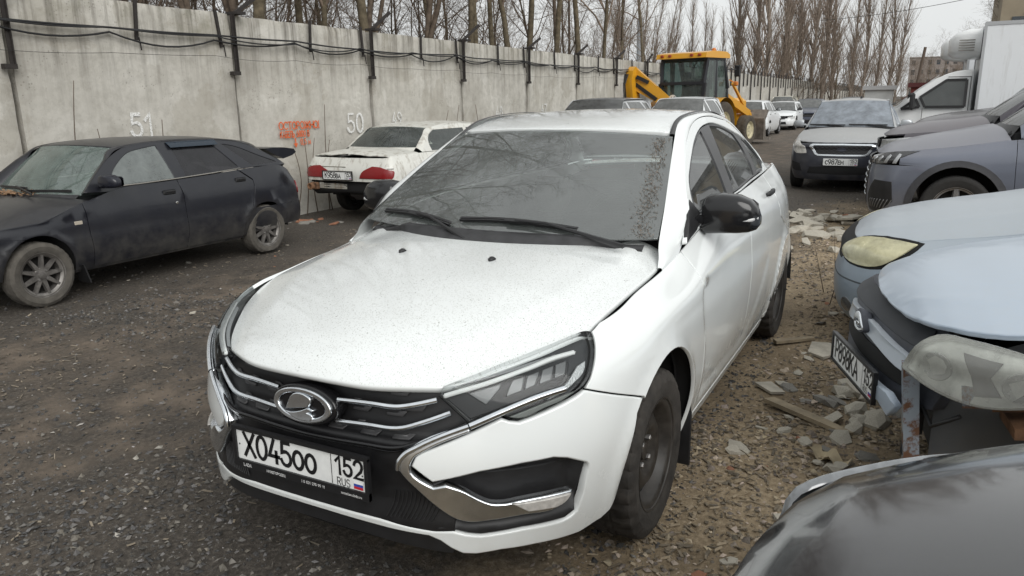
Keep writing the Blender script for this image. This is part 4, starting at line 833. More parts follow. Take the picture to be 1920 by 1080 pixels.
# ------------------------------------------------------------------ wheels, mirrors and other shared car parts
def M_tyre(): return simple('tyre rubber', (.018, .017, .016), .8, var=.35, vscale=30, bump=.3, bscale=120)
def M_tyre_dusty(): return simple('dusty tyre rubber', (.075, .068, .058), .9, var=.35, vscale=14, bump=.3, bscale=90)
def wheel(parent, c, R=.31, wid=.19, sgn=1, style='steel', rimR=.195, rmat=None, tmat=None, flat=0, steer=0, detail=True, tread=True, td=.010):
    """wheel in the x-z plane, outer face towards sgn*y. parts: hub with tyre and rim under it"""
    c = Vector(c); h = wid / 2; tm = tmat or M_tyre(); rm = rmat or simple('black steel rim', (.02, .019, .018), .45, var=.4, vscale=25)
    hub = MB().lathe([(.0, -.5 * h), (.13, -.5 * h), (.13, -.3 * h), (.0, -.3 * h)], axis='y', n=20, sgn=sgn).build('wheel', simple('brake disc', (.10, .085, .075), .6, metal=.6, var=.4, vscale=20), parent, angle=40)
    hub.location = c; hub.rotation_euler = (0, 0, steer)
    # tyre with blocked shoulders
    prof = [(rimR - .006, -h * .82), (rimR + .008, -h * .9), (rimR + (R - rimR) * .45, -h * 1.04), (R - .022, -h * .98), (R - .006, -h * .86), (R, -h * .6), (R, -h * .22), (R - .006, -h * .18), (R - .006, -h * .12), (R, -h * .08), (R, h * .08), (R - .006, h * .12), (R - .006, h * .18), (R, h * .22), (R, h * .6), (R - .006, h * .86), (R - .022, h * .98), (rimR + (R - rimR) * .62, h * 1.045), (rimR + (R - rimR) * .58, h * 1.03), (rimR + (R - rimR) * .4, h * 1.03), (rimR + .010, h * .92), (rimR - .004, h * .84)]
    n = 120 if tread else 40; V = []; F_ = []; m = len(prof)
    for k in range(n):
        q = 2 * pi * k / n
        for j, (r, a) in enumerate(prof):
            if tread and j in (3, 4, 5, 14, 15, 16) and k % 4 == 0: r -= td
            if tread and j in (6, 9, 10, 13) and (k + 2) % 4 == 0: r -= td * .9
            x, z = r * cos(q), r * sin(q)
            if flat and z < -R + flat: 
                bul = 1 + .18 * min(1, (-R + flat - z) / flat + .2); z = -R + flat + .02 * (z + R - flat); a *= bul
            V.append((x, sgn * a, z))
    for k in range(n):
        for j in range(m - 1): F_.append((k * m + j, k * m + j + 1, ((k + 1) % n) * m + j + 1, ((k + 1) % n) * m + j))
    if sgn > 0: F_ = [f[::-1] for f in F_]
    t = mesh_obj('tyre', V, F_, tm, hub); t.data.set_sharp_from_angle(angle=radians(35))
    rb = MB(); o_ = h * .86
    if style == 'steel':
        rb.lathe([(rimR, -h * .8), (rimR - .012, -h * .75), (rimR - .022, -h * .3), (rimR - .024, h * .3), (rimR - .008, h * .55), (rimR + .004, h * .92), (rimR + .010, h * .94), (rimR + .008, h * .86), (rimR - .004, o_), (rimR - .018, o_ - .01), (rimR - .026, o_ - .035), (rimR * .80, o_ - .052), (rimR * .70, o_ - .040), (rimR * .56, o_ - .022), (rimR * .42, o_ - .030), (rimR * .34, o_ - .050), (.034, o_ - .052), (.030, o_ - .04), (.0, o_ - .04)], axis='y', n=48, sgn=sgn)
        rim = rb.build('rim', rm, hub, angle=50)
        dk = simple('rim hole', (.004, .004, .004), .9)
        for i in range(12):
            a = 2 * pi * i / 12; hb = MB(); ring = [(rimR * .80 * cos(a) + .013 * cos(q) * cos(a) - .017 * sin(q) * sin(a), rimR * .80 * sin(a) + .013 * cos(q) * sin(a) + .017 * sin(q) * cos(a)) for q in [2 * pi * k / 10 for k in range(10)]]
            hb.add([(p[0], sgn * (o_ - .050), p[1]) for p in ring], [tuple(range(10)) if sgn < 0 else tuple(range(10))[::-1]]); hb.build('vent_hole', dk, hub)
        for i in range(4):
            a = pi / 4 + i * pi / 2; bb = MB().lathe([(.011, o_ - .055), (.011, o_ - .036), (.007, o_ - .032), (0, o_ - .032)], (.054 * cos(a), 0, .054 * sin(a)), 'y', 6, sgn); bb.build('wheel_bolt', simple('bolt steel', (.32, .31, .30), .4, metal=.8, var=.3, vscale=40), hub)
    else:
        ns = {'spoke9': 9, 'spoke5': 5, 'spoke10': 10}.get(style, 5); wsp = {'spoke9': .030, 'spoke5': .06, 'spoke10': .022}.get(style, .05)
        rb.lathe([(rimR, -h * .8), (rimR - .012, -h * .75), (rimR - .022, -h * .3), (rimR - .024, h * .3), (rimR - .008, h * .55), (rimR + .004, h * .92), (rimR + .010, h * .94), (rimR + .008, h * .86), (rimR - .006, o_ - .004), (rimR - .022, o_ - .02), (rimR - .022, -h * .2)], axis='y', n=40, sgn=sgn)
        for i in range(ns):
            a = 2 * pi * i / ns + .3; ca, sa = cos(a), sin(a)
            def at(r, w, d): return (r * ca - w * sa, sgn * d, r * sa + w * ca)
            V = [at(.04, -wsp * .8, o_ - .03), at(.04, wsp * .8, o_ - .03), at(.05, wsp * .55, o_ - .012), at(.05, -wsp * .55, o_ - .012), at(rimR - .012, -wsp * .5, o_ - .035), at(rimR - .012, wsp * .5, o_ - .035), at(rimR - .012, wsp * .3, o_ - .006), at(rimR - .012, -wsp * .3, o_ - .006)]
            rb.add(V, [(0, 1, 5, 4), (3, 7, 6, 2), (1, 2, 6, 5), (0, 4, 7, 3), (4, 5, 6, 7)])
        rb.lathe([(.062, o_ - .06), (.062, o_ - .018), (.055, o_ - .012), (.034, o_ - .012), (.032, o_ - .006), (.0, o_ - .004)], axis='y', n=24, sgn=sgn)
        rim = rb.build('rim', rm, hub, angle=40)
        if detail:
            for i in range(4):
                a = pi / 4 + i * pi / 2; MB().lathe([(.010, o_ - .03), (.010, o_ - .004), (0, o_ - .004)], (.046 * cos(a), 0, .046 * sin(a)), 'y', 6, sgn).build('wheel_bolt', simple('bolt steel', (.32, .31, .30), .4, metal=.8, var=.3, vscale=40), hub)
        MB().lathe([(rimR * .93, -h * .1), (0, -h * .1)], axis='y', n=30, sgn=sgn).build('backing', simple('wheel shade', (.012, .011, .010), .9), hub)
    return hub
def liner(parent, cx, cz, R, y0, y1, sgn=1):
    """wheel housing: half drum open below"""
    n = 20; P = []
    for i in range(n + 1):
        a = radians(48 + 132 * i / n) if cx > -.5 else radians(4 + 176 * i / n); P.append([(cx + R * cos(a), sgn * y1, cz + R * sin(a)), (cx + R * cos(a), sgn * y0, cz + R * sin(a)), (cx + R * .02 * cos(a), sgn * y0, cz + R * .02 * sin(a))])
    return grid_obj('wheel_housing', P, simple('wheel housing', (.010, .010, .010), .9, var=.3, vscale=10), parent)
def superloft(rings_spec, n=24, e=2.6):
    """rings (centre, axis a, axis b) -> superellipse rings"""
    out = []
    for c, a, b in rings_spec:
        c, a, b = Vector(c), Vector(a), Vector(b); r = []
        for k in range(n):
            q = 2 * pi * k / n; cq, sq = cos(q), sin(q)
            r.append(c + a * (abs(cq)**(2 / e) * (1 if cq >= 0 else -1)) + b * (abs(sq)**(2 / e) * (1 if sq >= 0 else -1)))
        out.append(r)
    return out
def door_mirror(parent, base, out, sgn=1, L=.23, hgt=.075, dep=.055, mat=None, foot=None, flag=True):
    """base: point on the door; out: centre of the housing's inner end; grows outwards in y"""
    m = mat or simple('mirror plastic', (.016, .016, .018), .35, var=.1, vscale=15)
    base, c = Vector(base), Vector(out); R = []
    for t, kz, kx, dz in ((0, .55, .6, -.006), (.02, .86, .88, -.004), (.10, .98, 1.0, 0), (.35, 1.0, 1.0, .005), (.62, .95, .96, .004), (.82, .80, .82, -.002), (.94, .56, .58, -.010), (1.0, .22, .25, -.016)):
        R.append((c + Vector((-.25 * dep * t * t, sgn * L * t, dz * hgt / .075)), Vector((dep * kx, 0, 0)), Vector((0, 0, hgt * kz))))
    mb = MB().loft(superloft(R, 28, 3.2)); hs = mb.build('mirror_housing', m, parent, angle=50)
    gl = MB(); R2 = [(c + Vector((-dep * .93 - .02 * t, sgn * L * t, .0)), Vector((0, 0, 0)), Vector((0, 0, hgt * k))) for t, k in ((.1, .6), (.2, .78), (.8, .70), (.9, .5))]
    V = []; 
    for cc, a, b in R2: V += [cc - b, cc + b]
    gl.add(V, [(0, 2, 3, 1), (2, 4, 5, 3), (4, 6, 7, 5)]); gl.build('mirror_glass', simple('mirror silver', (.7, .72, .73), .03, metal=1), hs)
    ft = MB(); ft.loft(superloft([(base, Vector((.045, 0, 0)), Vector((0, 0, .03))), ((base + c) / 2, Vector((.032, 0, 0)), Vector((0, 0, .02))), (c + Vector((0, sgn * .05, -hgt * .4)), Vector((.026, 0, 0)), Vector((0, 0, .02)))], 14)); ft.build('mirror_foot', m, parent, angle=50)
    return hs
def seat(parent, x, y, mat, z=.30, name='seat', w=.25):
    mb = MB()
    mb.loft(superloft([((x + .22, y, z + .05), (0, w, 0), (0, 0, .05)), ((x, y, z + .06), (0, w, 0), (0, 0, .07)), ((x - .25, y, z + .04), (0, w * .95, 0), (0, 0, .07))], 16))
    mb.loft(superloft([((x - .22, y, z + .02), (.06, 0, .02), (0, w * .9, 0)), ((x - .30, y, z + .35), (.06, 0, .02), (0, w * .98, 0)), ((x - .38, y, z + .58), (.045, 0, .015), (0, w * .72, 0))], 16))
    mb.loft(superloft([((x - .39, y, z + .60), (.03, 0, .01), (0, .09, 0)), ((x - .41, y, z + .70), (.045, 0, .01), (0, .13, 0)), ((x - .43, y, z + .80), (.03, 0, .01), (0, .10, 0))], 16))
    return mb.build(name, mat, parent, angle=50)
def steering(parent, x, y, z, mat, tilt=.45):
    mb = MB(); R = .185; P = []
    for k in range(25):
        a = 2 * pi * k / 24; P.append((x + R * sin(a) * -sin(tilt), y + R * cos(a), z + R * sin(a) * cos(tilt)))
    mb.tube(P, .016, 8, False); mb.bar((x, y - R, z), (x, y + R, z), .03, .02); mb.bar((x, y, z), (x + .25, y, z - .12), .05)
    return mb.build('steering_wheel', mat, parent, angle=50)
# ------------------------------------------------------------------ the white sedan in the middle
def U_(x): return float(H_ux(x))
def sidepoly(pts): return [(U_(p[0]),) + tuple(p[1:]) for p in pts]
def arch(cx, rx, rz, a0, a1, n=22, cz=.31): return [(cx + rx * cos(radians(a0 + (a1 - a0) * i / n)), cz + rz * sin(radians(a0 + (a1 - a0) * i / n))) for i in range(n + 1)]
def H_G(xz):
    xz = np.asarray(xz, float); x, z = xz[:, 0], xz[:, 1]; q = z - 1.08
    y = .780 - np.where(q > 0, .56 * q, .2 * q) - .05 * np.clip(-x - 1.6, 0, 2); return np.stack([x, y, z], 1)
def H_WS(us):
    us = np.asarray(us, float); a = us[:, 0] / .645; b = us[:, 1] / .80
    yb, yt = .715 * a, .575 * a; xb, xt = -.262 - .108 * a * a, -.965 - .075 * a * a; zb, zt = 1.0 + .008 * a * a, 1.412 - .024 * a * a
    P = np.stack([xb + (xt - xb) * b, yb + (yt - yb) * b, zb + (zt - zb) * b], 1); k = .022 * 4 * b * (1 - b) * (1 - .6 * a * a)
    return P + k[:, None] * np.array([.5, 0, .86])
_rz = Spl([-.9, -.965, -1.1, -1.35, -1.7, -2.1, -2.36, -2.6][::-1], [1.38, 1.412, 1.447, 1.481, 1.497, 1.486, 1.452, 1.40][::-1])
def H_R(xy):
    xy = np.asarray(xy, float); x, y = xy[:, 0], xy[:, 1]; xe = x + .20 * y * y * np.clip((x + 1.6) / .6, 0, 1)
    return np.stack([x, y, _rz(xe) - .060 * y * y - .06 * y**4], 1)
def H_RS(us):
    us = np.asarray(us, float); a = us[:, 0] / .62; b = us[:, 1] / .68
    P = np.stack([-2.96 + .10 * a * a + (.60 - .06 * a * a) * b, (.64 - .08 * b) * a, 1.125 + (.33 - .05 * a * a) * b], 1)
    return P + (.02 * 4 * b * (1 - b))[:, None] * np.array([-.5, 0, .86])
def build_hero():
    car = empty('parked_car', label='white four-door sedan with black door mirrors, in the middle of the yard', cat='car')
    WH = paint('white car paint', (.71, .735, .73), .2, dirt=(.42, .38, .31), dust=.05, low=.35, specks=.85, coat=.8)
    WS_ = paint('white side paint', (.74, .765, .76), .18, dirt=(.42, .38, .31), dust=.03, low=.3, coat=.8)
    BK = simple('black plastic', (.014, .014, .015), .5, var=.25, vscale=14, bump=.08, bscale=500); BG = simple('gloss black', (.008, .008, .009), .16, var=.1)
    CH = simple('chrome', (.70, .73, .76), .22, metal=1, var=.08, vscale=30); DC = simple('dull chrome', (.42, .43, .43), .22, metal=1, var=.25, vscale=25)
    DK = simple('inner dark', (.006, .006, .006), .95)
    W = H_W
    # ---- shell behind the panels
    pol = [(0, .17), (.5, .17), (.9, .22), (.93, .62)] + [(U_(x), z) for x, z in arch(0, .40, .41, 62, 180)] + [(U_(-.41), .17), (U_(-2.22), .17)] + [(U_(x), z) for x, z in arch(-2.635, .40, .41, 0, 180)] + [(U_(-3.1), .22), (float(H_u[-1]), .22), (float(H_u[-1]), .91), (U_(-3), .915), (U_(-.6), .90), (U_(0), .88), (1.03, .88), (.75, .83), (.47, .72), (0, .72)]
    s = panel('inner_shell', W, pol, DK, car, res=.09, thick=.005, off=-.075); mirror_obj(s)
    # ---- bumper: one moulding that frames grille, pockets and lip
    half = [(.065, .346), (.26, .341), (.428, .323), (.494, .325), (.535, .313), (.575, .308), (.701, .315), (.835, .309), (.868, .315), (.889, .328), (.907, .384), (.914, .44), (.919, .478), (.912, .486), (.846, .517), (.80, .529), (.702, .527), (.58, .514), (.440, .483),
            (.376, .534), (.392, .566), (.411, .578), (.565, .636), (.648, .668), (.672, .658), (.70, .653), (.733, .660), (.841, .686), (.892, .701), (.922, .714), (.932, .712), (1.192, .619),
            (1.151, .577), (1.118, .494), (1.089, .4), (1.068, .301), (1.045, .268), (1.010, .245), (.915, .232), (.749, .245), (.637, .248), (.56, .240), (.52, .243), (.484, .262), (.452, .286), (.418, .300), (.255, .310), (.06, .318)]
    poly = half + mir(half)
    panel('front_bumper', W, poly, WS_, car, res=.022, thick=.03, rad=.007)
    # black skirt under the lip
    sk = [(.0, .318), (.255, .309), (.418, .299), (.452, .285), (.50, .255), (.49, .235), (.40, .245), (.2, .262), (0, .268)]
    panel('front_skirt', W, sk + mir(sk[1:-1]), BK, car, res=.04, thick=.03, off=-.012)
    # grille field, recessed
    gf = [(0, .335), (.26, .33), (.44, .315), (.50, .32), (.50, .36), (.46, .40), (.40, .46), (.345, .53), (.36, .56), (.40, .58), (.545, .642), (.468, .722), (.49, .775), (.4, .775), (0, .775)]
    def Wg(uv):                                   # the field sits behind the blades, its foot runs out into a ledge
        p = W(uv); v = uv[:, 1]; d = np.interp(v, [.33, .345, .40, .46, .56, .585, .60, .78], [.004, .006, .022, .030, .026, .018, .050, .055]); p[:, 0] -= d; return p
    g = panel('grille', Wg, gf + mir(gf[1:-1]), simple('grille black', (.009, .009, .010), .42, var=.2, vscale=20, bump=.1, bscale=300), car, res=.022, thick=.01)
    # ribs framing the upper grille, then staggered ticks of the mesh
    def strip(name, pts, r, mat, par, off=0., sym_=True, flat=1.0, S=W, n=6):
        for sg in ((1, -1) if sym_ else (1,)):
            c = curve(pts, 6); c = densify(c, .02, False); uv = c * [sg, 1]; Pn = snorm(S, uv); P = S(uv) + Pn * off; V = []; F_ = []
            t = np.gradient(P, axis=0); t /= np.linalg.norm(t, axis=1, keepdims=True); b = np.cross(Pn, t)
            for k in range(8):
                q = 2 * pi * k / 8; V.append(P + Pn * (r * flat * cos(q)) + b * (r * sin(q)))
            V = np.stack(V, 1); o = grid_obj(name, np.transpose(V, (1, 0, 2))[list(range(8)) + [0]], mat, par)
    strip('grille_rib', [(0, .577), (.23, .582), (.345, .587), (.395, .602), (.545, .655)], .006, BG, g, -.004)
    strip('grille_rib', [(0, .567), (.23, .572), (.345, .577), (.372, .588)], .004, BG, g, -.012)
    strip('chrome_bar', [(.120, .692), (.243, .697), (.335, .697), (.388, .705), (.455, .718)], .0085, CH, g, -.012, flat=.8)
    strip('chrome_bar', [(.117, .631), (.228, .636), (.351, .641), (.404, .656), (.496, .684)], .0085, CH, g, -.012, flat=.8)
    tick = simple('grille tick', (.045, .045, .047), .4)
    for row, (v0, us) in enumerate(((.733, (.05, .15, .27, .36)), (.712, (.20, .31)), (.672, (.14, .25, .36)), (.655, (.18, .30)), (.612, (.05, .16, .28)), (.593, (.10, .22, .33)))):
        for u0 in us:
            for sg in (1, -1):
                q = [(sg * (u0 - .03), v0), (sg * (u0 + .024), v0), (sg * (u0 + .036), v0 + .016), (sg * (u0 + .012), v0 + .016), (sg * (u0 + .006), v0 + .010), (sg * (u0 - .03), v0 + .010)]
                panel('grille_tick', Wg, q, tick, g, res=.05, thick=.006, rad=.0015, gap=0, off=.008, flat=True)
    for q in range(16):                            # fine mesh of the lower intake
        for sg in (1, -1):
            u0 = .285 + .013 * q
            if q < 12: strip('mesh_bar', [(sg * u0, .355), (sg * (u0 + .02), .40 + .0), (sg * (u0 + .025), .44)], .0022, BK, g, .004, False, S=Wg)
    # ---- chrome blades
    bl = [(.549, .655, 1), (.374, .591), (.349, .567), (.333, .539), (.344, .517), (.395, .459), (.464, .393), (.504, .366), (.552, .354), (.593, .356), (.701, .362), (.813, .362), (.852, .381), (.866, .414, 1), (.701, .416), (.639, .412), (.61, .416), (.578, .431), (.524, .465), (.48, .482, 1), (.444, .474, 1), (.380, .534), (.394, .562), (.413, .574), (.56, .632, 1)]
    b1 = panel('chrome_blade', W, curve(bl, 5, True), CH, car, res=.012, thick=.03, rad=.006, off=.006, dome=.006); mirror_obj(b1)
    st = [(.551, .655), (.653, .690), (.757, .720), (.850, .735), (.856, .726), (.836, .717), (.755, .701), (.652, .678), (.556, .646)]
    b2 = panel('chrome_strip', W, st, CH, car, res=.012, thick=.02, rad=.004, off=.010, dome=.003); mirror_obj(b2)
    strip('chrome_edge', [(.549, .650), (.40, .593), (.362, .570), (.345, .546), (.343, .525)], .0085, CH, car, .008, flat=.9)
    strip('chrome_edge', [(.553, .651), (.653, .685), (.757, .713), (.852, .728)], .0105, CH, car, .010, flat=.8)
    strip('light_guide_tube', [(.480, .731), (.60, .771), (.74, .827), (.86, .860), (.935, .863)], .0075, simple('light guide bright', (.90, .91, .90), .25), car, -.006, flat=.8)
    bi = panel('blade_bright_facet', W, curve([(.665, .412, 1), (.858, .410, 1), (.835, .382), (.80, .372, 1), (.715, .377, 1)], 3, True), simple('dusty skylit chrome', (.52, .50, .47), .45, metal=.25, var=.3, vscale=40), car, res=.02, thick=.01, off=.014); mirror_obj(bi)  # pale colour stands in for sky light and dust on the blade's upturned facet
    # ---- fog pockets
    pk = [(.438, .476), (.58, .513), (.702, .526), (.80, .528), (.846, .516), (.918, .483), (.906, .384), (.887, .328), (.851, .311), (.701, .316), (.575, .308), (.535, .314), (.494, .327), (.46, .327), (.44, .33), (.50, .36), (.48, .40), (.44, .455)]
    def Wp(uv):
        p = W(uv); d = np.clip(.5 * (uv[:, 0] - .42) + .012, .004, .03); e = np.minimum(np.clip((.535 - uv[:, 1]) / .04, 0, 1), np.clip((.925 - uv[:, 0]) / .04, 0, 1)) * np.clip((uv[:, 1] - .33) / .05, 0, 1)
        return p - snorm(W, uv) * (.006 + .045 * e)[:, None] * np.clip((uv[:, 0] - .42) / .1, 0, 1)[:, None]
    b3 = panel('fog_pocket', Wp, pk, BK, car, res=.018, thick=.02); 
    mirror_obj(b3)
    # ---- headlamps
    lens = [(.475, .766, 1), (.458, .730, 1), (.552, .652, 1), (.650, .672), (.671, .661), (.70, .656), (.733, .663), (.786, .676), (.841, .689), (.892, .704), (.924, .718), (.953, .744), (.985, .793), (1.020, .849), (1.046, .889), (1.060, .915, 1), (1.039, .926), (.977, .932), (.87, .922), (.754, .897), (.652, .861), (.56, .814)]
    lc = curve(lens, 4, True)
    hm = simple('lamp housing', (.026, .027, .030), .35, var=.2); hb = simple('lamp black', (.010, .010, .012), .5); rf = simple('lamp reflector', (.15, .152, .155), .35, metal=.3); wl = simple('light guide', (.80, .81, .80), .3)
    for sg in (1, -1):
        mm = (lambda L: L) if sg == 1 else (lambda L: [(-p[0],) + tuple(p[1:]) for p in L])
        hl = panel('headlamp', W, mm([tuple(p) for p in lc]), hm, car, res=.03, thick=.02, off=-.040)
        def cell(nm, L, mt, off, **k): panel(nm, W, curve(mm(L), 4, True), mt, hl, res=.014, thick=.012, rad=.003, gap=0, off=off, **k)
        cell('lamp_mask', [(.480, .722, 1), (.556, .664, 1), (.687, .699), (.846, .739), (.88, .770), (.914, .842, 1), (.736, .815), (.558, .748)], hb, -.028)
        cell('light_guide', [(.475, .734, 1), (.477, .724, 1), (.592, .761), (.737, .819), (.861, .852), (.918, .857), (.946, .864, 1), (.91, .868), (.74, .835), (.592, .778)], wl, -.005)
        cell('light_guide', [(.501, .757, 1), (.667, .822), (.829, .868), (.872, .880, 1), (.80, .872), (.667, .836), (.54, .780)], simple('light guide grey', (.22, .225, .23), .3), -.016)
        for L in ([(.551, .738), (.660, .776), (.652, .752), (.622, .716), (.606, .702), (.586, .714)], [(.697, .789), (.740, .804), (.722, .738), (.669, .722)], [(.750, .807), (.795, .821), (.768, .754), (.732, .742)], [(.806, .825), (.850, .836), (.826, .770), (.782, .756)], [(.858, .838), (.903, .845), (.878, .783), (.838, .774)]):
            cell('reflector', [p + (1,) for p in L], rf, -.022)
        cell('turn_lamp', [(.932, .808, 1), (.972, .822, 1), (.946, .773), (.905, .742), (.865, .718), (.800, .700, 1), (.83, .716), (.878, .746), (.908, .782)], simple('lamp prism', (.5, .51, .52), .15, metal=.4, bump=.8, bscale=160), -.018)
        cell('lower_lens', [(.672, .666, 1), (.70, .660), (.786, .680), (.85, .694), (.895, .712, 1), (.85, .706), (.76, .688)], simple('lens grey', (.20, .21, .20), .2), -.010)
        panel('lens_cover', W, mm([tuple(p) for p in lc]), glass('lamp glass', (.90, .92, .92), 1.32, .01), hl, res=.03, thick=.03, off=.001)
    # ---- emblem
    def E_(uv): return W(uv) + np.array([.0, 0, 0])
    ell = lambda a, b, n=40: [(.004 + a * cos(2 * pi * k / n), .664 + b * sin(2 * pi * k / n)) for k in range(n)]
    e = panel('emblem', E_, ell(.126, .060), BG, car, res=.02, thick=.05, rad=.006, off=.012, gap=0)
    panel('emblem_ring', E_, ell(.114, .052), CH, e, holes=[ell(.092, .037)], res=.012, thick=.01, rad=.004, off=.022, gap=0, dome=.004)
    panel('emblem_sail', E_, curve([(-.026, .696), (.030, .697), (.042, .690), (.034, .664, 1), (-.056, .645, 1)], 4, True), CH, e, res=.01, thick=.012, rad=.003, off=.024, gap=0, dome=.004)
    panel('emblem_hull', E_, curve([(-.060, .640, 1), (-.030, .626), (.0, .619), (.047, .622, 1), (.050, .640), (.030, .645, 1), (.056, .657, 1), (.030, .662, 1), (.0, .648), (-.03, .640)], 4, True), CH, e, res=.01, thick=.012, rad=.003, off=.024, gap=0, dome=.003)
    # ---- number plate
    number_plate(car, (.886, -.008, .497), (0, 1, 0), (0.0, 0, 1), ['X', '0', '4', '5', ('O', .76), ('O', .76)], '152', Hh=.106, small=[(.03, .010, 'LADA'), (.13, .008, 'HИЖEГOPOДEЦ'), (.275, .008, 'l 8 831 275 99 11'), (.43, .008, 'nnmotors.lada.ru')])
    # ---- fenders, doors, sills, rear wings
    fen = [(1.060, .915), (1.046, .889), (1.020, .849), (.985, .793), (.953, .744), (.926, .7175), (.932, .712), (1.192, .619)] + [(U_(x), z) for x, z in arch(0, .375, .39, 50, 192)] + sidepoly([(-.40, .225), (-.54, .225), (-.545, .30), (-.515, .5), (-.495, .7), (-.49, .85), (-.50, .93)]) + sidepoly([(-.3, .93), (0, .93)]) + [(1.13, .93)]
    f1 = panel('front_fender', W, fen, WS_, car, res=.028); mirror_obj(f1)
    df = sidepoly([(-.50, .93), (-.49, .85), (-.495, .7), (-.515, .5), (-.545, .30), (-.54, .235), (-1.44, .235), (-1.46, .5), (-1.47, .75), (-1.47, .93)])
    f2 = panel('front_door', W, df, WS_, car, res=.028)
    dr = sidepoly([(-1.47, .93), (-1.47, .75), (-1.46, .5), (-1.44, .235), (-2.10, .235)] + arch(-2.635, .455, .46, 172, 122, 8)[1:] + [(-2.44, .80), (-2.44, .93)])
    f3 = panel('rear_door', W, dr, WS_, car, res=.03)
    rw = sidepoly([(-2.44, .93), (-2.44, .80)] + arch(-2.635, .455, .46, 122, 172, 8)[:-1] + [(-2.10, .235), (-2.235, .225)] + arch(-2.635, .372, .385, 190, -10, 26) + [(-3.05, .3), (-3.05, .62), (-3.18, .93)])
    f4 = panel('rear_fender', W, rw, WS_, car, res=.035)
    si = sidepoly([(-.40, .222), (-2.235, .222), (-2.24, .16), (-.40, .16)]); f5 = panel('sill', W, si, WS_, car, res=.05)
    rb = [(U_(-3.05), .3), (U_(-3.05), .62), (U_(-3.1), .70), (float(H_u[-1]), .70), (float(H_u[-1]), .22), (U_(-3.08), .24)]; panel('rear_bumper', W, rb, WS_, car, res=.05); mirror_obj(panel('rear_bumper', W, rb, WS_, car, res=.05))
    tl = [(U_(-3.1), .705), (U_(-3.18), .925), (float(H_u[-1]) - .45, .925), (float(H_u[-1]) - .45, .705)]; t1 = panel('tail_lamp', W, tl, simple('tail red', (.28, .01, .012), .15, coat=.5), car, res=.05); mirror_obj(t1)
    tk = [(float(H_u[-1]) - .445, .705), (float(H_u[-1]) - .445, .925), (float(H_u[-1]), .925), (float(H_u[-1]), .705)]; t2 = panel('trunk_panel', W, tk, WS_, car, res=.06); mirror_obj(t2)
    for o in (f2, f3, f4, f5): mirror_obj(o)
    # arch lips and housings, mud flaps
    for cx in (0, -2.635):
        for sg in (1, -1): liner(car, cx, .31, .40, .50, .868, sg)
    for sg in (1, -1):
        MB().box((-.405, sg * .775, .20), (.012, .19, .24), bev=.004).build('mud_flap', BK, car)
    # ---- hood
    W2 = lambda L: [tuple(p) for p in W(np.array(L))[:, :2]]
    topl = W2([(.56, .816), (.652, .863), (.754, .899), (.87, .924), (.977, .934), (1.039, .930), (1.07, .926)])
    topl = [(x - .006, y - .008) for x, y in topl]
    hh = [(.858, 0), (.853, .10), (.828, .24), (.779, .36), (.742, .428)] + topl + [(.141, .727), (-.1, .738), (-.425, .746), (-.462, .715), (-.43, .60), (-.322, .45), (-.228, .28), (-.183, .13), (-.172, 0)]
    hc = curve([(a, b) if i not in (4, 12 - 1, 14, 15) else (a, b, 1) for i, (a, b) in enumerate(hh)], 5)
    poly = [tuple(p) for p in hc] + [(p[0], -p[1]) for p in hc[::-1][1:-1]]
    hood = panel('hood', H_T, poly, WH, car, res=.03, thick=.022, rad=.008)
    for y in (-.205, .205):
        p = H_T(np.array([(.035, y)]))[0]; MB().loft(superloft([((p[0] - .016, y, p[2] + .001), (0, .010, 0), (0, 0, .004)), ((p[0] - .004, y, p[2] + .004), (0, .013, 0), (0, 0, .009)), ((p[0] + .012, y, p[2] + .004), (0, .010, 0), (0, 0, .006)), ((p[0] + .020, y, p[2]), (0, .003, 0), (0, 0, .002))], 12)).build('washer_nozzle', BK, hood, angle=60)
    # ---- cowl, glass, roof
    cb = []
    for a in np.linspace(-.93, .93, 41):
        y = .715 * a; xh = float(np.interp(abs(y), [0, .13, .28, .45, .58, .70, .75], [-.165, -.176, -.225, -.315, -.42, -.455, -.46])); w0 = H_WS(np.array([(.645 * a, .035)]))[0]
        cb.append([(xh + .05, y, float(H_T(np.array([(xh + .05, y)]))[0, 2]) - .035), (xh - .002, y, float(H_T(np.array([(xh, y)]))[0, 2]) - .018), tuple(w0 + [.03, 0, -.004]), tuple(w0 + [0, 0, .001])])
    for _i, _a in enumerate(np.linspace(-.93, .93, 41)):
        _k = .05 * min(1, max(0, abs(_a) - .62) / .2); cb[_i] = [(p[0], p[1], p[2] - _k) for p in cb[_i][:3]] + [(cb[_i][3][0], cb[_i][3][1], cb[_i][3][2] - _k * .7)]
    grid_obj('cowl', cb, simple('cowl grey', (.030, .030, .032), .5, var=.4, vscale=18, bump=.2, bscale=200), car)
    wsp = [(-.648, .02), (-.3, .004), (.3, .004), (.648, .02), (.656, .3), (.654, .55), (.642, .785), (.3, .795), (-.3, .795), (-.642, .785), (-.654, .55), (-.656, .3)]
    wo = curve([p + ((1,) if i in (0, 3, 6, 9) else ()) for i, p in enumerate(wsp)], 6, True)
    wi = curve([(-.585, .07), (-.3, .055), (.3, .055), (.585, .07), (.60, .3), (.60, .55), (.585, .735), (.3, .745), (-.3, .745), (-.585, .735), (-.60, .55), (-.60, .3)], 4, True)
    ws = panel('windshield', H_WS, wo, glass('windshield glass', (.50, .57, .55), 2.4, .11, (.56, .61, .59), dscale=2.5), car, res=.05, thick=.005, rad=.002)
    panel('frit_band', H_WS, wo, simple('frit', (.030, .030, .033), .5, var=.2), ws, holes=[wi], res=.05, thick=.002, rad=.001, off=-.007)
    mb = MB(); p = H_WS(np.array([(0., .70)]))[0]; mb.box((p[0] - .04, 0, p[2] - .045), (.05, .16, .05), bev=.012).build('mirror_mount', BK, ws)
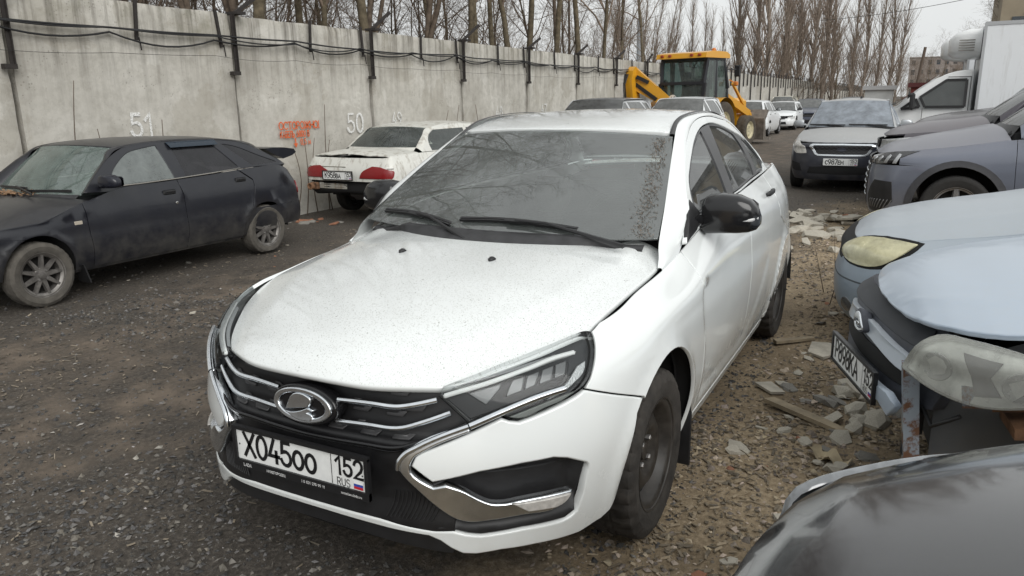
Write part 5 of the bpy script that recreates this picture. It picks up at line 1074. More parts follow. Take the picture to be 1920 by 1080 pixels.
    # leaf crumbs and pine needles caught along the left edge of the screen
    lb = MB(); rr = random.Random(3)
    for i in range(800):
        b = rr.random() * .74 + .02; a = min(.628, .600 + rr.gauss(0, .021) - abs(rr.gauss(0, .008)) * 2); P = Vector(H_WS(np.array([(a, b)]))[0]); t = Vector((rr.gauss(0, 1), rr.gauss(0, 1), rr.gauss(0, .6))).normalized(); q = t.orthogonal().normalized(); L = rr.uniform(.002, .006); w = rr.uniform(.0006, .0016)
        P += Vector((.5, 0, .86)) * .003; lb.add([P - t * L - q * w, P + t * L - q * w, P + t * L + q * w, P - t * L + q * w], [(0, 1, 2, 3)])
    o = lb.build('leaf_litter', simple('leaf crumbs', (.36, .285, .23), .9, var=.4, vscale=60), ws); o['kind'] = 'stuff'
    rp = [(-.972, 0), (-.985, .2), (-1.01, .4), (-1.047, .552), (-1.2, .532), (-1.5, .518), (-2.0, .515), (-2.32, .52), (-2.35, .3), (-2.37, 0)]
    roof = panel('roof', H_R, rp + [(x, -y) for x, y in rp[::-1][1:-1]], WH, car, res=.05, thick=.02, rad=.006)
    IC = np.array([(-.295, .742, .922), (-.33, .735, .955), (-.368, .722, 1.008), (-.54, .688, 1.112), (-.70, .653, 1.206), (-.88, .613, 1.305), (-1.04, .579, 1.390), (-1.12, .562, 1.427), (-1.25, .549, 1.455), (-1.4, .540, 1.467), (-1.7, .533, 1.474), (-2.0, .533, 1.460), (-2.33, .536, 1.410), (-2.55, .57, 1.31), (-2.75, .61, 1.20), (-2.93, .655, 1.104)])
    OCx = [(-.30, .918), (-.38, .940), (-.48, .977), (-.60, 1.09), (-.716, 1.179), (-.874, 1.268), (-1.055, 1.352), (-1.16, 1.388), (-1.265, 1.42), (-1.431, 1.449), (-1.641, 1.459), (-1.927, 1.443), (-2.225, 1.402), (-2.45, 1.31), (-2.62, 1.20), (-2.72, 1.09)]
    OC = H_G(np.array(OCx)); OC[:3] = W(np.array([(U_(x), .925) for x in (-.30, -.38, -.48)])) - [0, .003, 0]
    n = 75; _k = np.arange(len(IC)); _q = np.linspace(0, len(IC) - 1, n); A = Spl(_k, IC)(_q); B = Spl(_k, OC)(_q)
    sf = bridge('side_frame', A, B, WS_, car, .008, (0, .7, .7)); mirror_obj(sf)
    # roof ditch mouldings
    D = resample(np.array([(-1.035, .566, 1.389), (-1.12, .552, 1.432), (-1.25, .540, 1.461), (-1.4, .531, 1.474), (-1.7, .524, 1.481), (-2.0, .524, 1.468), (-2.3, .527, 1.418)]), 40)
    dm = bridge('roof_moulding', D - [0, .010, 0], D + [0, .013, -.001], simple('ditch grey', (.055, .055, .056), .55), car, .004, (0, 0, 1)); mirror_obj(dm)
    # doors above the belt: white outer frame, black pillars, glass
    top = OCx[3:]
    outer = curve([(-.485, .985, 1)] + top[:-1] + [(-2.72, 1.092, 1)], 3); belt = [(-2.5, 1.088), (-2.0, 1.085), (-1.5, 1.075), (-1.0, 1.052), (-.62, 1.0)]
    dl = [(-.66, 1.022, 1), (-.72, 1.12), (-.802, 1.192), (-.933, 1.252), (-1.045, 1.295), (-1.199, 1.35), (-1.412, 1.402), (-1.663, 1.421), (-1.953, 1.396), (-2.183, 1.358), (-2.415, 1.31), (-2.596, 1.238), (-2.685, 1.165), (-2.67, 1.135, 1), (-2.545, 1.102, 1), (-2.0, 1.098), (-1.5, 1.087), (-1.0, 1.064), (-.75, 1.03)]
    dlo = curve(dl, 3, True)
    f6 = panel('door_frame', H_G, list(map(tuple, outer)) + belt, WS_, car, holes=[dlo], res=.03, thick=.02, flip=True); mirror_obj(f6)
    bp = simple('pillar black', (.020, .020, .022), .3, var=.15)
    f7 = panel('window_seal', H_G, dlo, bp, car, res=.05, thick=.02, off=-.006, flip=True, holes=[curve([(-.735, 1.085, 1), (-.815, 1.176), (-.94, 1.238), (-1.05, 1.282), (-1.2, 1.336), (-1.418, 1.388, 1), (-1.42, 1.345), (-1.395, 1.23), (-1.328, 1.093, 1), (-1.05, 1.08)], 3, True), curve([(-1.645, 1.408, 1), (-1.96, 1.384), (-2.18, 1.343, 1), (-2.26, 1.265), (-2.26, 1.175), (-2.208, 1.112, 1), (-1.6, 1.10), (-1.48, 1.096, 1), (-1.555, 1.23)], 3, True), curve([(-2.36, 1.31, 1), (-2.53, 1.24), (-2.635, 1.16), (-2.60, 1.12, 1), (-2.33, 1.118, 1), (-2.40, 1.2)], 3, True)]); mirror_obj(f7)
    sg_ = glass('side glass', (.16, .18, .175), 2.0, .08, (.46, .48, .47))
    f8 = panel('window_pane', H_G, curve([(-.70, 1.06, 1), (-.80, 1.175), (-.94, 1.242), (-1.05, 1.286), (-1.44, 1.40, 1), (-1.41, 1.22), (-1.34, 1.08, 1)], 3, True), sg_, car, res=.06, thick=.004, off=-.012, flip=True); mirror_obj(f8)
    f9 = panel('window_pane', H_G, curve([(-1.60, 1.415, 1), (-1.96, 1.39), (-2.20, 1.345, 1), (-2.28, 1.25), (-2.23, 1.10, 1), (-1.46, 1.085, 1)], 3, True), sg_, car, res=.06, thick=.004, off=-.012, flip=True); mirror_obj(f9)
    fa = panel('quarter_pane', H_G, curve([(-2.34, 1.32, 1), (-2.53, 1.25), (-2.66, 1.16), (-2.62, 1.11, 1), (-2.31, 1.108, 1)], 3, True), sg_, car, res=.06, thick=.004, off=-.010, flip=True); mirror_obj(fa)
    rs = curve([(-.60, .02, 1), (.60, .02, 1), (.57, .66, 1), (-.57, .66, 1)], 2, True); panel('rear_window', H_RS, rs, sg_, car, res=.08, thick=.004, flip=True)
    def H_T2(xy): x, y = xy[:, 0], np.abs(xy[:, 1]); return np.stack([x, xy[:, 1], np.interp(-x, [2.85, 3.1, 3.4, 3.55], [1.105, 1.112, 1.105, 1.07]) - .05 * y * y], 1)
    tp = [(-2.95, 0), (-2.9, .4), (-2.86, .64), (-3.1, .70), (-3.28, .62), (-3.36, .42), (-3.42, 0)]; panel('trunk_lid', H_T2, tp + [(x, -y) for x, y in tp[::-1][1:-1]], WS_, car, res=.06)
    # ---- wipers
    for (a0, b0, a1, b1, px_) in ((-.565, .075, -.17, .035, -.36), (-.14, .07, .36, .045, .12)):
        n = 14; wb = MB(); P = []
        for i in range(n + 1):
            t = i / n; P.append(Vector(H_WS(np.array([(a0 + (a1 - a0) * t, b0 + (b1 - b0) * t + .022 * sin(pi * t))]))[0]) + Vector((.5, 0, .86)) * .012)
        for a_, b_ in zip(P, P[1:]): wb.bar(a_, b_, .005, .012, (.5, 0, .86)); wb.bar(a_ + Vector((-.010, 0, .010)), b_ + Vector((-.010, 0, .010)), .011, .004, (.5, 0, .86))
        w = wb.build('wiper_blade', BK, car); mid = P[n // 2] + Vector((.5, 0, .86)) * .012
        foot = Vector(H_WS(np.array([(px_ + .42 if px_ > 0 else px_ + .30, -.045)]))[0]) + Vector((.5, 0, .86)) * .02
        ab = MB(); ab.bar(mid - (mid - P[0]).normalized() * .05, mid + (P[-1] - mid).normalized() * .06, .016, .010, (.5, 0, .86)); ab.tube([mid, mid * .7 + foot * .3 + Vector((.0, 0, .018)), mid * .3 + foot * .7 + Vector((0, 0, .008)), foot], [.006, .006, .008, .010], 6); ab.build('wiper_arm', BK, car)
    # ---- mirrors and handles
    MG = simple('mirror gloss black', (.012, .012, .013), .12, var=.1)
    for sg in (1, -1):
        h = door_mirror(car, (-.66, sg * .785, 1.04), (-.765, sg * .795, 1.073), sg, .232, .084, .07, simple('mirror gloss black', (.012, .012, .013), .12))
        MB().loft(superloft([((-.727, sg * .90, 1.048), (.012, 0, 0), (0, 0, .003)), ((-.722, sg * .95, 1.053), (.012, 0, 0), (0, 0, .007)), ((-.736, sg * 1.0, 1.060), (.014, 0, 0), (0, 0, .008)), ((-.762, sg * 1.022, 1.066), (.008, 0, 0), (0, 0, .006))], 10)).build('mirror_indicator', simple('indicator clear', (.5, .5, .5), .15), h, angle=60)
        sp = [(-.495, .99), (-.585, 1.095), (-.69, 1.14), (-.76, 1.06), (-.66, 1.015)]
        o = panel('mirror_sail', lambda xz: H_G(xz) * [1, 1, 1], sp, BK, car, res=.05, thick=.02, off=.004, flip=True)
        if sg < 0: mirror_obj(o); bpy.data.objects.remove(o)
        for xh in (-1.27, -2.24):
            p = W(np.array([(U_(xh), .885)]))[0]; hbx = MB().loft(superloft([((xh + .085, sg * (p[1] + .012), p[2] - .004), (0, .006, 0), (0, 0, .010)), ((xh + .06, sg * (p[1] + .026), p[2]), (0, .010, 0), (0, 0, .016)), ((xh - .06, sg * (p[1] + .026), p[2] + .004), (0, .010, 0), (0, 0, .016)), ((xh - .085, sg * (p[1] + .010), p[2] + .004), (0, .006, 0), (0, 0, .010))], 12)); hbx.build('door_handle', BK, car, angle=60)
    # ---- cabin
    CF = simple('cabin dark', (.022, .022, .024), .8, var=.2, vscale=10); db = MB()
    db.loft(superloft([((-.34, 0, .90), (.0, .48, 0), (0, 0, .05)), ((-.50, 0, .945), (0, .55, 0), (0, 0, .055)), ((-.74, 0, .93), (0, .66, 0), (0, 0, .09)), ((-.80, 0, .86), (0, .66, 0), (0, 0, .10))], 24, 4)); db.build('dashboard', CF, car, angle=60)
    db = MB(); db.loft(superloft([((-.60, .36, 1.0), (0, .19, 0), (0, 0, .02)), ((-.66, .36, 1.02), (0, .19, 0), (0, 0, .045)), ((-.78, .36, 1.0), (0, .18, 0), (0, 0, .05))], 16)).build('instrument_hood', CF, car, angle=60)
    steering(car, -.86, .36, .95, CF)
    for y in (.36, -.36): seat(car, -1.30, y, CF)
    MB().box((-2.05, 0, .40), (.5, 1.3, .16), bev=.05).box((-2.34, 0, .72), (.14, 1.3, .6), Matrix.Rotation(-.3, 3, 'Y'), bev=.05).build('rear_bench', CF, car)
    MB().box((-1.3, 0, .22), (2.2, 1.5, .06)).box((-2.7, 0, .95), (.55, 1.3, .04)).build('floor_pan', CF, car)
    # ---- wheels
    for x in (0, -2.635):
        for sg in (1, -1): wheel(car, (x, sg * .765, .308), .308, .19, sg, 'steel', .197, rmat=simple('hero rim', (.032, .028, .024), .5, var=.5, vscale=22), tmat=simple('hero tyre', (.034, .030, .026), .85, var=.5, vscale=16, bump=.4, bscale=110))
    # scuffs on the rear door: thin scratch marks in the paint
    sm = MB(); rr = random.Random(5)
    for i in range(12):
        x0 = rr.uniform(-1.75, -1.98); z0 = rr.uniform(.40, .58); L = rr.uniform(.03, .12); an = rr.uniform(.7, 1.3); ux, vz = L * cos(an), L * sin(an); w = rr.uniform(.0008, .003)
        q = np.array([(U_(x0), z0 - w), (U_(x0) + ux * .5, z0 + vz * .5 - w), (U_(x0) + ux, z0 + vz), (U_(x0) + ux * .5, z0 + vz * .5 + w)]); P = W(q) + snorm(W, q) * .0012; sm.add(P, [(0, 1, 2, 3)])
    o = sm.build('scratches', simple('scratch', (.16, .17, .18), .6), f3)
    return car
HERO = build_hero()
# ------------------------------------------------------------------ any other car: a parametric body with real panels
class Car: pass
def make_car(p):
    c = Car(); c.p = p; root = empty(p.get('name', 'parked_car'), p['loc'], radians(p.get('rot', 0)), p['label'], p.get('cat', 'car'), p.get('group')); c.root = root
    if p.get('tilt'): root.rotation_euler = (p['tilt'][0], p['tilt'][1], radians(p.get('rot', 0)))
    if p.get('scale'): root.scale = (p['scale'],) * 3
    xf, xr, hw, wb = p['xf'], p['xr'], p['hw'], p['wb']; res = p.get('res', .05); body = p['paint']; R = p.get('R', .30)
    nose = p.get('nose', [(0, 0), (.006, .22), (.03, .45), (.075, .64), (.15, .78), (.27, .90), (.45, .965), (.62, .99)])
    tail = p.get('tail', [(0, 0), (.01, .4), (.03, .65), (.08, .82), (.17, .93), (.32, .98)])
    plan = [(xf - a, b * hw) for a, b in nose] + [(x, hw) for x in np.linspace(min(0, xf - .85), -wb, 7)] + [(xr + a, b * hw) for a, b in tail[::-1]]
    plan = [q for i, q in enumerate(plan) if i == 0 or q[0] < plan[i - 1][0] - 1e-4]
    pl = np.array(plan); u = np.concatenate([[0], np.cumsum(np.linalg.norm(np.diff(pl, axis=0), axis=1))]); c.u = u; uE = float(u[-1]); c.uE = uE
    c.U = lambda x: float(np.interp(-x, -pl[:, 0], u)); X = lambda q: float(np.interp(q, u, pl[:, 0]))
    zb = p.get('zb', .20); ed = np.array(p['edge'])                       # edge: (x, inset, z) of the body's top line
    iu = np.argsort(-ed[:, 0]); ed = ed[iu]
    side = p.get('side', [.07, .05, .028, .008, 0, 0, .004, .6]); front = p.get('front', [.06, .03, .012, .0, 0, .01, .025, .6]); rear = p.get('rear', [.06, .03, .01, 0, 0, .005, .015, .5])
    rows, zl = {}, {}
    for k, q in enumerate(u):
        x = pl[k, 0]; ti = float(np.interp(-x, -ed[:, 0], ed[:, 1])); zt = float(np.interp(-x, -ed[:, 0], ed[:, 2]))
        wf = np.clip((x - (xf - .55)) / .4, 0, 1); wr = np.clip(((xr + .35) - x) / .3, 0, 1)
        pr = np.array(side[:7]) * (1 - wf) * (1 - wr) + np.array(front[:7]) * wf + np.array(rear[:7]) * wr
        s8 = (side[7] * (1 - wf) * (1 - wr) + front[7] * wf + rear[7] * wr) * ti * .5
        rows[float(q)] = list(pr) + [max(s8, pr[6] + .002), ti]
        f = (np.array(VR) - .15) / .78; zx = min(p.get('zfix', 9), zt - .02); zl[float(q)] = list(zb + f * (zt - zb)) if 'zfix' not in p else [zb + (a - .15) / .60 * (zx - zb) if a <= .75 else zx + (a - .75) / .18 * (zt - zx) for a in VR]
    W0, _ = wrap_surface(plan, rows, zl); c.ZT = lambda x: float(np.interp(-x, -ed[:, 0], ed[:, 2]))
    flare = p.get('flare', .008); cz = p.get('wz', R)
    def Wr(uv):
        q = W0(uv); x, z = q[:, 0], q[:, 2]
        if p.get('crease'):
            cr = np.array(p['crease']); zc_ = np.interp(-x, -cr[:, 0][::1] if cr[0, 0] > cr[-1, 0] else -cr[::-1, 0], cr[:, 1] if cr[0, 0] > cr[-1, 0] else cr[::-1, 1]); q[:, 1] -= np.where(np.abs(q[:, 1]) > hw * .8, .010 * _sig((zc_ - z) / .004), 0) * np.sign(q[:, 1] + 1e-9)
        for cx in (0, -wb):
            r = np.hypot(x - cx, z - cz); q[:, 1] += np.where(np.abs(x - cx) < R + .2, flare * np.exp(-((r - R - .055) / .03)**2), 0) * np.sign(q[:, 1] + 1e-9)
        return q
    W = sym(Wr); c.W = W
    def _v(z, zt):
        if 'zfix' not in p: return .15 + .78 * (z - zb) / (zt - zb)
        zx = min(p['zfix'], zt - .02); return .15 + .60 * (z - zb) / (zx - zb) if z <= zx else .75 + .18 * (z - zx) / (zt - zx)
    c.uv = lambda x, z: (c.U(x), min(.93, _v(z, c.ZT(x))))
    c.fuv = lambda q, z: (q, _v(z, c.ZT(X(abs(q)))))
    def sp(pts): return [c.uv(q[0], q[1]) + tuple(q[2:]) for q in pts]
    c.sp = sp
    topP = W(np.stack([u, np.full(len(u), .93)], 1)); c.topP = topP
    o_ = np.argsort(topP[:, 0]); tx, ty, tz = topP[o_, 0], topP[o_, 1], topP[o_, 2]
    yt = lambda x: np.interp(x, tx, ty); zt_ = lambda x: np.interp(x, tx, tz)
    zc = Spl(*[list(a) for a in zip(*sorted(p['top']))]) if p.get('top') else None
    def T(xy):
        xy = np.asarray(xy, float); x = xy[:, 0]; Y = np.maximum(yt(x), .05); q = np.clip(np.abs(xy[:, 1]) / Y, 0, 1.3); a = zc(x); b = zt_(x)
        z = a - (a - b) * q**2.4
        if p.get('ridge'): z += p['ridge'] * np.exp(-((q - .68) / .07)**2) * np.clip((xf - x) / .3, 0, 1) * np.clip((x - p['cowl'][0] + .1) / .2, 0, 1)
        return np.stack([x, xy[:, 1], z], 1)
    c.T = T
    def G(xz):
        xz = np.asarray(xz, float); x, z = xz[:, 0], xz[:, 1]; q = np.maximum(z - zt_(x), 0); t1, t2 = p.get('tumble', (.38, .35)); return np.stack([x, yt(x) - t1 * q - t2 * q * q, z], 1)
    c.G = G
    skip = p.get('skip', ())
    def both(o, k=True):
        if k: mirror_obj(o)
        return o
    # inner shell
    rx = p.get('arch', (R + .055, R + .075)); ax = lambda cx, a0, a1, n=18, g=0: arch(cx, rx[0] + g, rx[1] + g, a0, a1, n, cz)
    DK = simple('inner dark', (.006, .006, .006), .95)
    if 'shell' not in skip:
        pol = [c.fuv(0, zb + .02), c.fuv(c.U(rx[0] + .1), zb + .02)] + sp(ax(0, 0, 180, 14, .02)) + sp([(-rx[0] - .05, zb + .02), (-wb + rx[0] + .05, zb + .02)]) + sp(ax(-wb, 0, 180, 14, .02)) + [(uE, .20), (uE, .90), (0, .90)]
        both(panel('inner_shell', W, pol, DK, root, res=.12, thick=.005, off=-.05))
    # front: bumper up to the lamp line, lamps, grille supplied by p
    zbf = p.get('bumper_z', .55); fb = p.get('bumper_paint', body); ja = degrees_of(rx, zbf - cz)
    if 'front_bumper' not in skip:
        jx = rx[0] * math.sqrt(max(.02, 1 - ((zbf - cz) / rx[1])**2)); hf = [c.fuv(0, zb), c.fuv(c.U(rx[0] + .12), zb)] + sp(ax(0, -8 if cz > zb + .05 else 0, ja, 8)) + [c.fuv(q, zbf) for q in np.linspace(c.U(jx), 0, 8)[1:]]
        po = hf + mir(hf[1:-1]); ho = [[tuple(q) for q in h] for h in p.get('bumper_holes', lambda c: [])(c)]
        panel('front_bumper', W, po, fb, root, holes=ho, res=res, thick=.02, rad=.006)
    if 'fender' not in skip:
        dfx = p['doors'][0]; cw = p['cowl'][0]
        lampu = p.get('lamp_rear', c.U(xf - .35)); pol = [c.fuv(lampu, zbf + .004)] + sp(ax(0, ja, 180 - (-6), 14)) + sp([(-rx[0], zb), (dfx[-1][0], zb)]) + sp(dfx[::-1]) + [(c.U(x), .93) for x in np.linspace(dfx[0][0], X(lampu), 10)[1:]]
        f = panel('front_fender', W, pol, p.get('fender_paint', body), root, res=res); c.fender = f
        if p.get('one_fender'): mirror_obj(f); bpy.data.objects.remove(f)
        else: both(f)
    for k in range(len(p['doors']) - 1):
        if 'doors' in skip: break
        A, B = p['doors'][k], p['doors'][k + 1]; tops = [(c.U(x), .93) for x in np.linspace(B[0][0], A[0][0], 6)[1:-1]]
        both(panel('front_door' if k == 0 else 'rear_door', W, sp(A) + sp(B[::-1]) + tops, body, root, res=res))
    if 'rear_fender' not in skip:
        L = p['doors'][-1]; tu = p.get('tail_u', uE - .62 * hw); zr = p.get('rbump_z', .52); arr = 180 - 6
        pol = sp(L) + ([c.uv(-wb + rx[0], zb)] if L[-1][0] > -wb + rx[0] + .02 else []) + sp(ax(-wb, 176, degrees_of(rx, zr - cz), 16)) + [c.fuv(tu, zr)] + [(tu, .93)] + [(q, .93) for q in np.linspace(tu, c.U(L[0][0]), 8)[1:-1]]
        both(panel('rear_fender', W, pol, body, root, res=res))
    if 'sill' not in skip: both(panel('sill', W, sp([(-rx[0], zb + .0), (-wb + rx[0], zb + .0)]) + [(c.U(-wb + rx[0]), .15 - .05), (c.U(-rx[0]), .15 - .05)], p.get('sill_paint', body), root, res=res * 2, off=-.012))
    if 'rear' not in skip:
        tu = p.get('tail_u', uE - .62 * hw); zr = p.get('rbump_z', .52)
        if 'rear_bumper' not in skip: both(panel('rear_bumper', W, sp(ax(-wb, degrees_of(rx, zr - cz), 6, 6)) + [c.fuv(uE, zb + .03), c.fuv(uE, zr), c.fuv(tu, zr)], p.get('rbumper_paint', fb), root, res=res * 1.4))
        both(panel('tail_panel', W, [c.fuv(tu, zr), c.fuv(uE, zr), (uE, .93), (tu, .93)], body, root, res=res * 1.3))
    # hood and deck
    cx, czz = p['cowl']
    if 'hood' not in skip:
        us = np.linspace(0, c.U(cx - p.get('cowl_sweep', .12)), 26); e = W(np.stack([us, np.full(26, .928)], 1))[:, :2]; e[0, 1] = 0
        q = [tuple(a) for a in e] + [(cx - p.get('cowl_sweep', .12) * .6, yt(cx) * .6), (cx - .02, yt(cx) * .3), (cx, 0)]
        c.hood = panel('hood', T, q + [(a, -b) for a, b in q[::-1][1:-1]], p.get('hood_paint', body), root, res=res, thick=.02, rad=.006, gap=.003)
    # greenhouse
    if 'cabin' in skip: pass
    else:
        wt, rt, rbm = p['wstop'], p['rtop'], p['rbase']            # (x, half width, z corner, z centre), rear same
        wbx, wbz = p.get('wsbase', (cx - .06, czz)); wby = p.get('wsy', float(yt(wbx - .1)) - .06)
        def WS(us):
            us = np.asarray(us, float); a = us[:, 0]; b = us[:, 1]; xb = wbx - .12 * a * a; xt = wt[0] - .06 * a * a
            P = np.stack([xb + (xt - xb) * b, (wby + (wt[1] - wby) * b) * a, wbz + (wt[3] - .02 * a * a - wbz) * b + 0 * a], 1); k = .025 * 4 * b * (1 - b) * (1 - .6 * a * a); return P + k[:, None] * np.array([.5, 0, .86])
        c.WS = WS; gm = p.get('glass') or glass('car glass', (.25, .28, .28), 1.6, .12); wm = p.get('ws_glass', gm)
        c.ws = panel('windshield', WS, [(-1, .0), (1, .0), (1, 1), (-1, 1)], wm, root, res=.12, thick=.004, rad=.01, gap=.004)
        aa = np.linspace(-.97, .97, 25); ys = aa * wby; xh = np.array([cx - p.get('cowl_sweep', .12) * min(1, abs(y) / float(yt(cx)))**2 for y in ys]); tz_ = T(np.stack([xh + .04, ys], 1)); w0 = WS(np.stack([aa, aa * 0 + .03], 1))
        grid_obj('cowl', np.stack([tz_ - [0, 0, .025], (tz_ * [1, 1, 1] - [.05, 0, .012]), w0 - [0, 0, .004]], 1), simple('cowl grey', (.030, .030, .032), .5), root)
        def RSf(us):
            us = np.asarray(us, float); a = us[:, 0]; b = us[:, 1]; xb = rbm[0] + .10 * a * a; xt = rt[0] + .03 * a * a
            P = np.stack([xb + (xt - xb) * b, (rbm[1] + (rt[1] - rbm[1]) * b) * a, rbm[2] + (rt[3] - .02 * a * a - rbm[2]) * b], 1); k = .02 * 4 * b * (1 - b) * (1 - .6 * a * a); return P + k[:, None] * np.array([-.5, 0, .86])
        c.RS = RSf; panel('rear_window', RSf, [(-1, 0), (1, 0), (1, 1), (-1, 1)], p.get('rear_glass', gm), root, res=.12, thick=.004, rad=.01, gap=.004, flip=True)
        if p.get('deck'):
            aa = np.linspace(-1, 1, 21); r0 = RSf(np.stack([aa, aa * 0 + .01], 1)); dz = T(np.stack([r0[:, 0] - .06, r0[:, 1]], 1)) - [0, 0, .004]; grid_obj('rear_shelf', np.stack([r0, dz], 1), body, root)
        # roof: between screen tops
        rf = Spl(*[list(a) for a in zip(*sorted(p['roof']))])
        def Rf(xy): x, y = xy[:, 0], xy[:, 1]; w = wt[1] + .0; return np.stack([x, y, rf(x) - p.get('rfall', .035) * (np.abs(y) / w)**2.2], 1)
        c.roof = panel('roof', Rf, [(wt[0] - .06, wt[1]), (wt[0] - .012, wt[1] * .5), (wt[0], 0), (wt[0] - .012, -wt[1] * .5), (wt[0] - .06, -wt[1]), (rt[0] + .03, -rt[1]), (rt[0], 0), (rt[0] + .03, rt[1])], p.get('roof_paint', body), root, res=max(res, .06), rad=.006)
        OC = np.array(p['outer'], float); IC = [(wbx - .12, wby, wbz)] + [tuple(WS(np.array([(1., b)]))[0]) for b in (.33, .67, 1.)]
        mids = p.get('rmid', [.33, .66]); xa, xb = wt[0] - .06, rt[0] + .03
        for m in mids: xx = xa + (xb - xa) * m; yy = wt[1] + (rt[1] - wt[1]) * m; IC.append((xx, yy, float(Rf(np.array([(xx, yy)]))[0, 2])))
        IC += [tuple(RSf(np.array([(1., b)]))[0]) for b in (1., .6, .3, 0.)]
        IC = np.array(IC); OG = resample(G(OC), 60); IG = resample(IC, 60)
        # pair by index so pillars stay aligned
        if len(IC) == len(OC): k = np.arange(len(IC)); q = np.linspace(0, len(IC) - 1, 60); OG, IG = Spl(k, G(OC))(q), Spl(k, IC)(q)
        both(bridge('side_frame', IG, OG, p.get('frame_paint', body), root, .010, (0, .7, .7)))
        oc = [tuple(q) for q in curve([tuple(q) for q in OC], 4)]; beltx = np.linspace(OC[-1, 0], OC[0, 0], 12)[1:-1]
        panes = [curve(g, 4, True) for g in p['panes']]
        both(panel('door_frame', G, oc + [(x, float(zt_(x)) - .0) for x in beltx], p.get('frame_paint', body), root, holes=panes, res=max(res, .05), thick=.012, flip=True, rad=.004, gap=.001))
        for i, g in enumerate(panes): both(panel('window_pane', G, g, (p.get('pane_glass') or [gm] * 9)[i], root, res=.1, thick=.004, off=-.006, flip=True, gap=-.006))
        # cabin: dash, seats, floor
        CF = simple('cabin dark', (.022, .022, .024), .8, var=.2, vscale=10); bz = float(zt_(cx - .5))
        if 'inside' not in skip:
            MB().box((wbx - .28, 0, wbz - .12), (.5, 2 * wby - .04, .20), bev=.06).build('dashboard', CF, root)
            for y in (.36, -.36): seat(root, wt[0] - .25, y, CF, bz - .68)
            MB().box((rt[0] + .15, 0, bz - .42), (.16, 2 * hw - .45, .62), Matrix.Rotation(-.3, 3, 'Y'), bev=.05).build('rear_bench', CF, root)
            MB().box((-wb / 2, 0, zb + .06), (wb, 2 * hw - .3, .05)).build('floor_pan', CF, root)
    if p.get('deck') and 'deck' not in skip:
        dk = p['deck']                                              # deck starts at x
        xs = np.linspace(dk, float(topP[-1, 0]) + .01, 12); q = [(x, float(yt(x)) - .004) for x in xs]
        q = [(dk, 0)] + q + [(float(topP[-1, 0]), 0)]; c.deck = panel('trunk_lid', T, q + [(a, -b) for a, b in q[::-1][1:-1]], body, root, res=res, thick=.02, rad=.006)
    if 'wheels' not in skip:
        tk = p.get('track', hw - .10)
        for i, x in enumerate((0, -wb)):
            for sg in (1, -1):
                if (i, sg) in p.get('nowheel', ()): continue
                liner(root, x, cz, rx[1], hw - .38, hw - .03, sg)
                wheel(root, (x, sg * tk, (R if not p.get('wz') else cz)), R, p.get('tw', .18), sg, p.get('wheel', 'spoke5'), p.get('rimR', R * .64), p.get('rim') or simple('alloy grey', (.30, .30, .31), .35, metal=.8, var=.2, vscale=20), p.get('tyre'), p.get('flat', {}).get(i, 0), td=p.get('td', .006), detail=p.get('wdetail', False), tread=p.get('tread', False))
    return c
def degrees_of(rx, dz): return math.degrees(math.asin(max(-.95, min(.95, dz / rx[1]))))
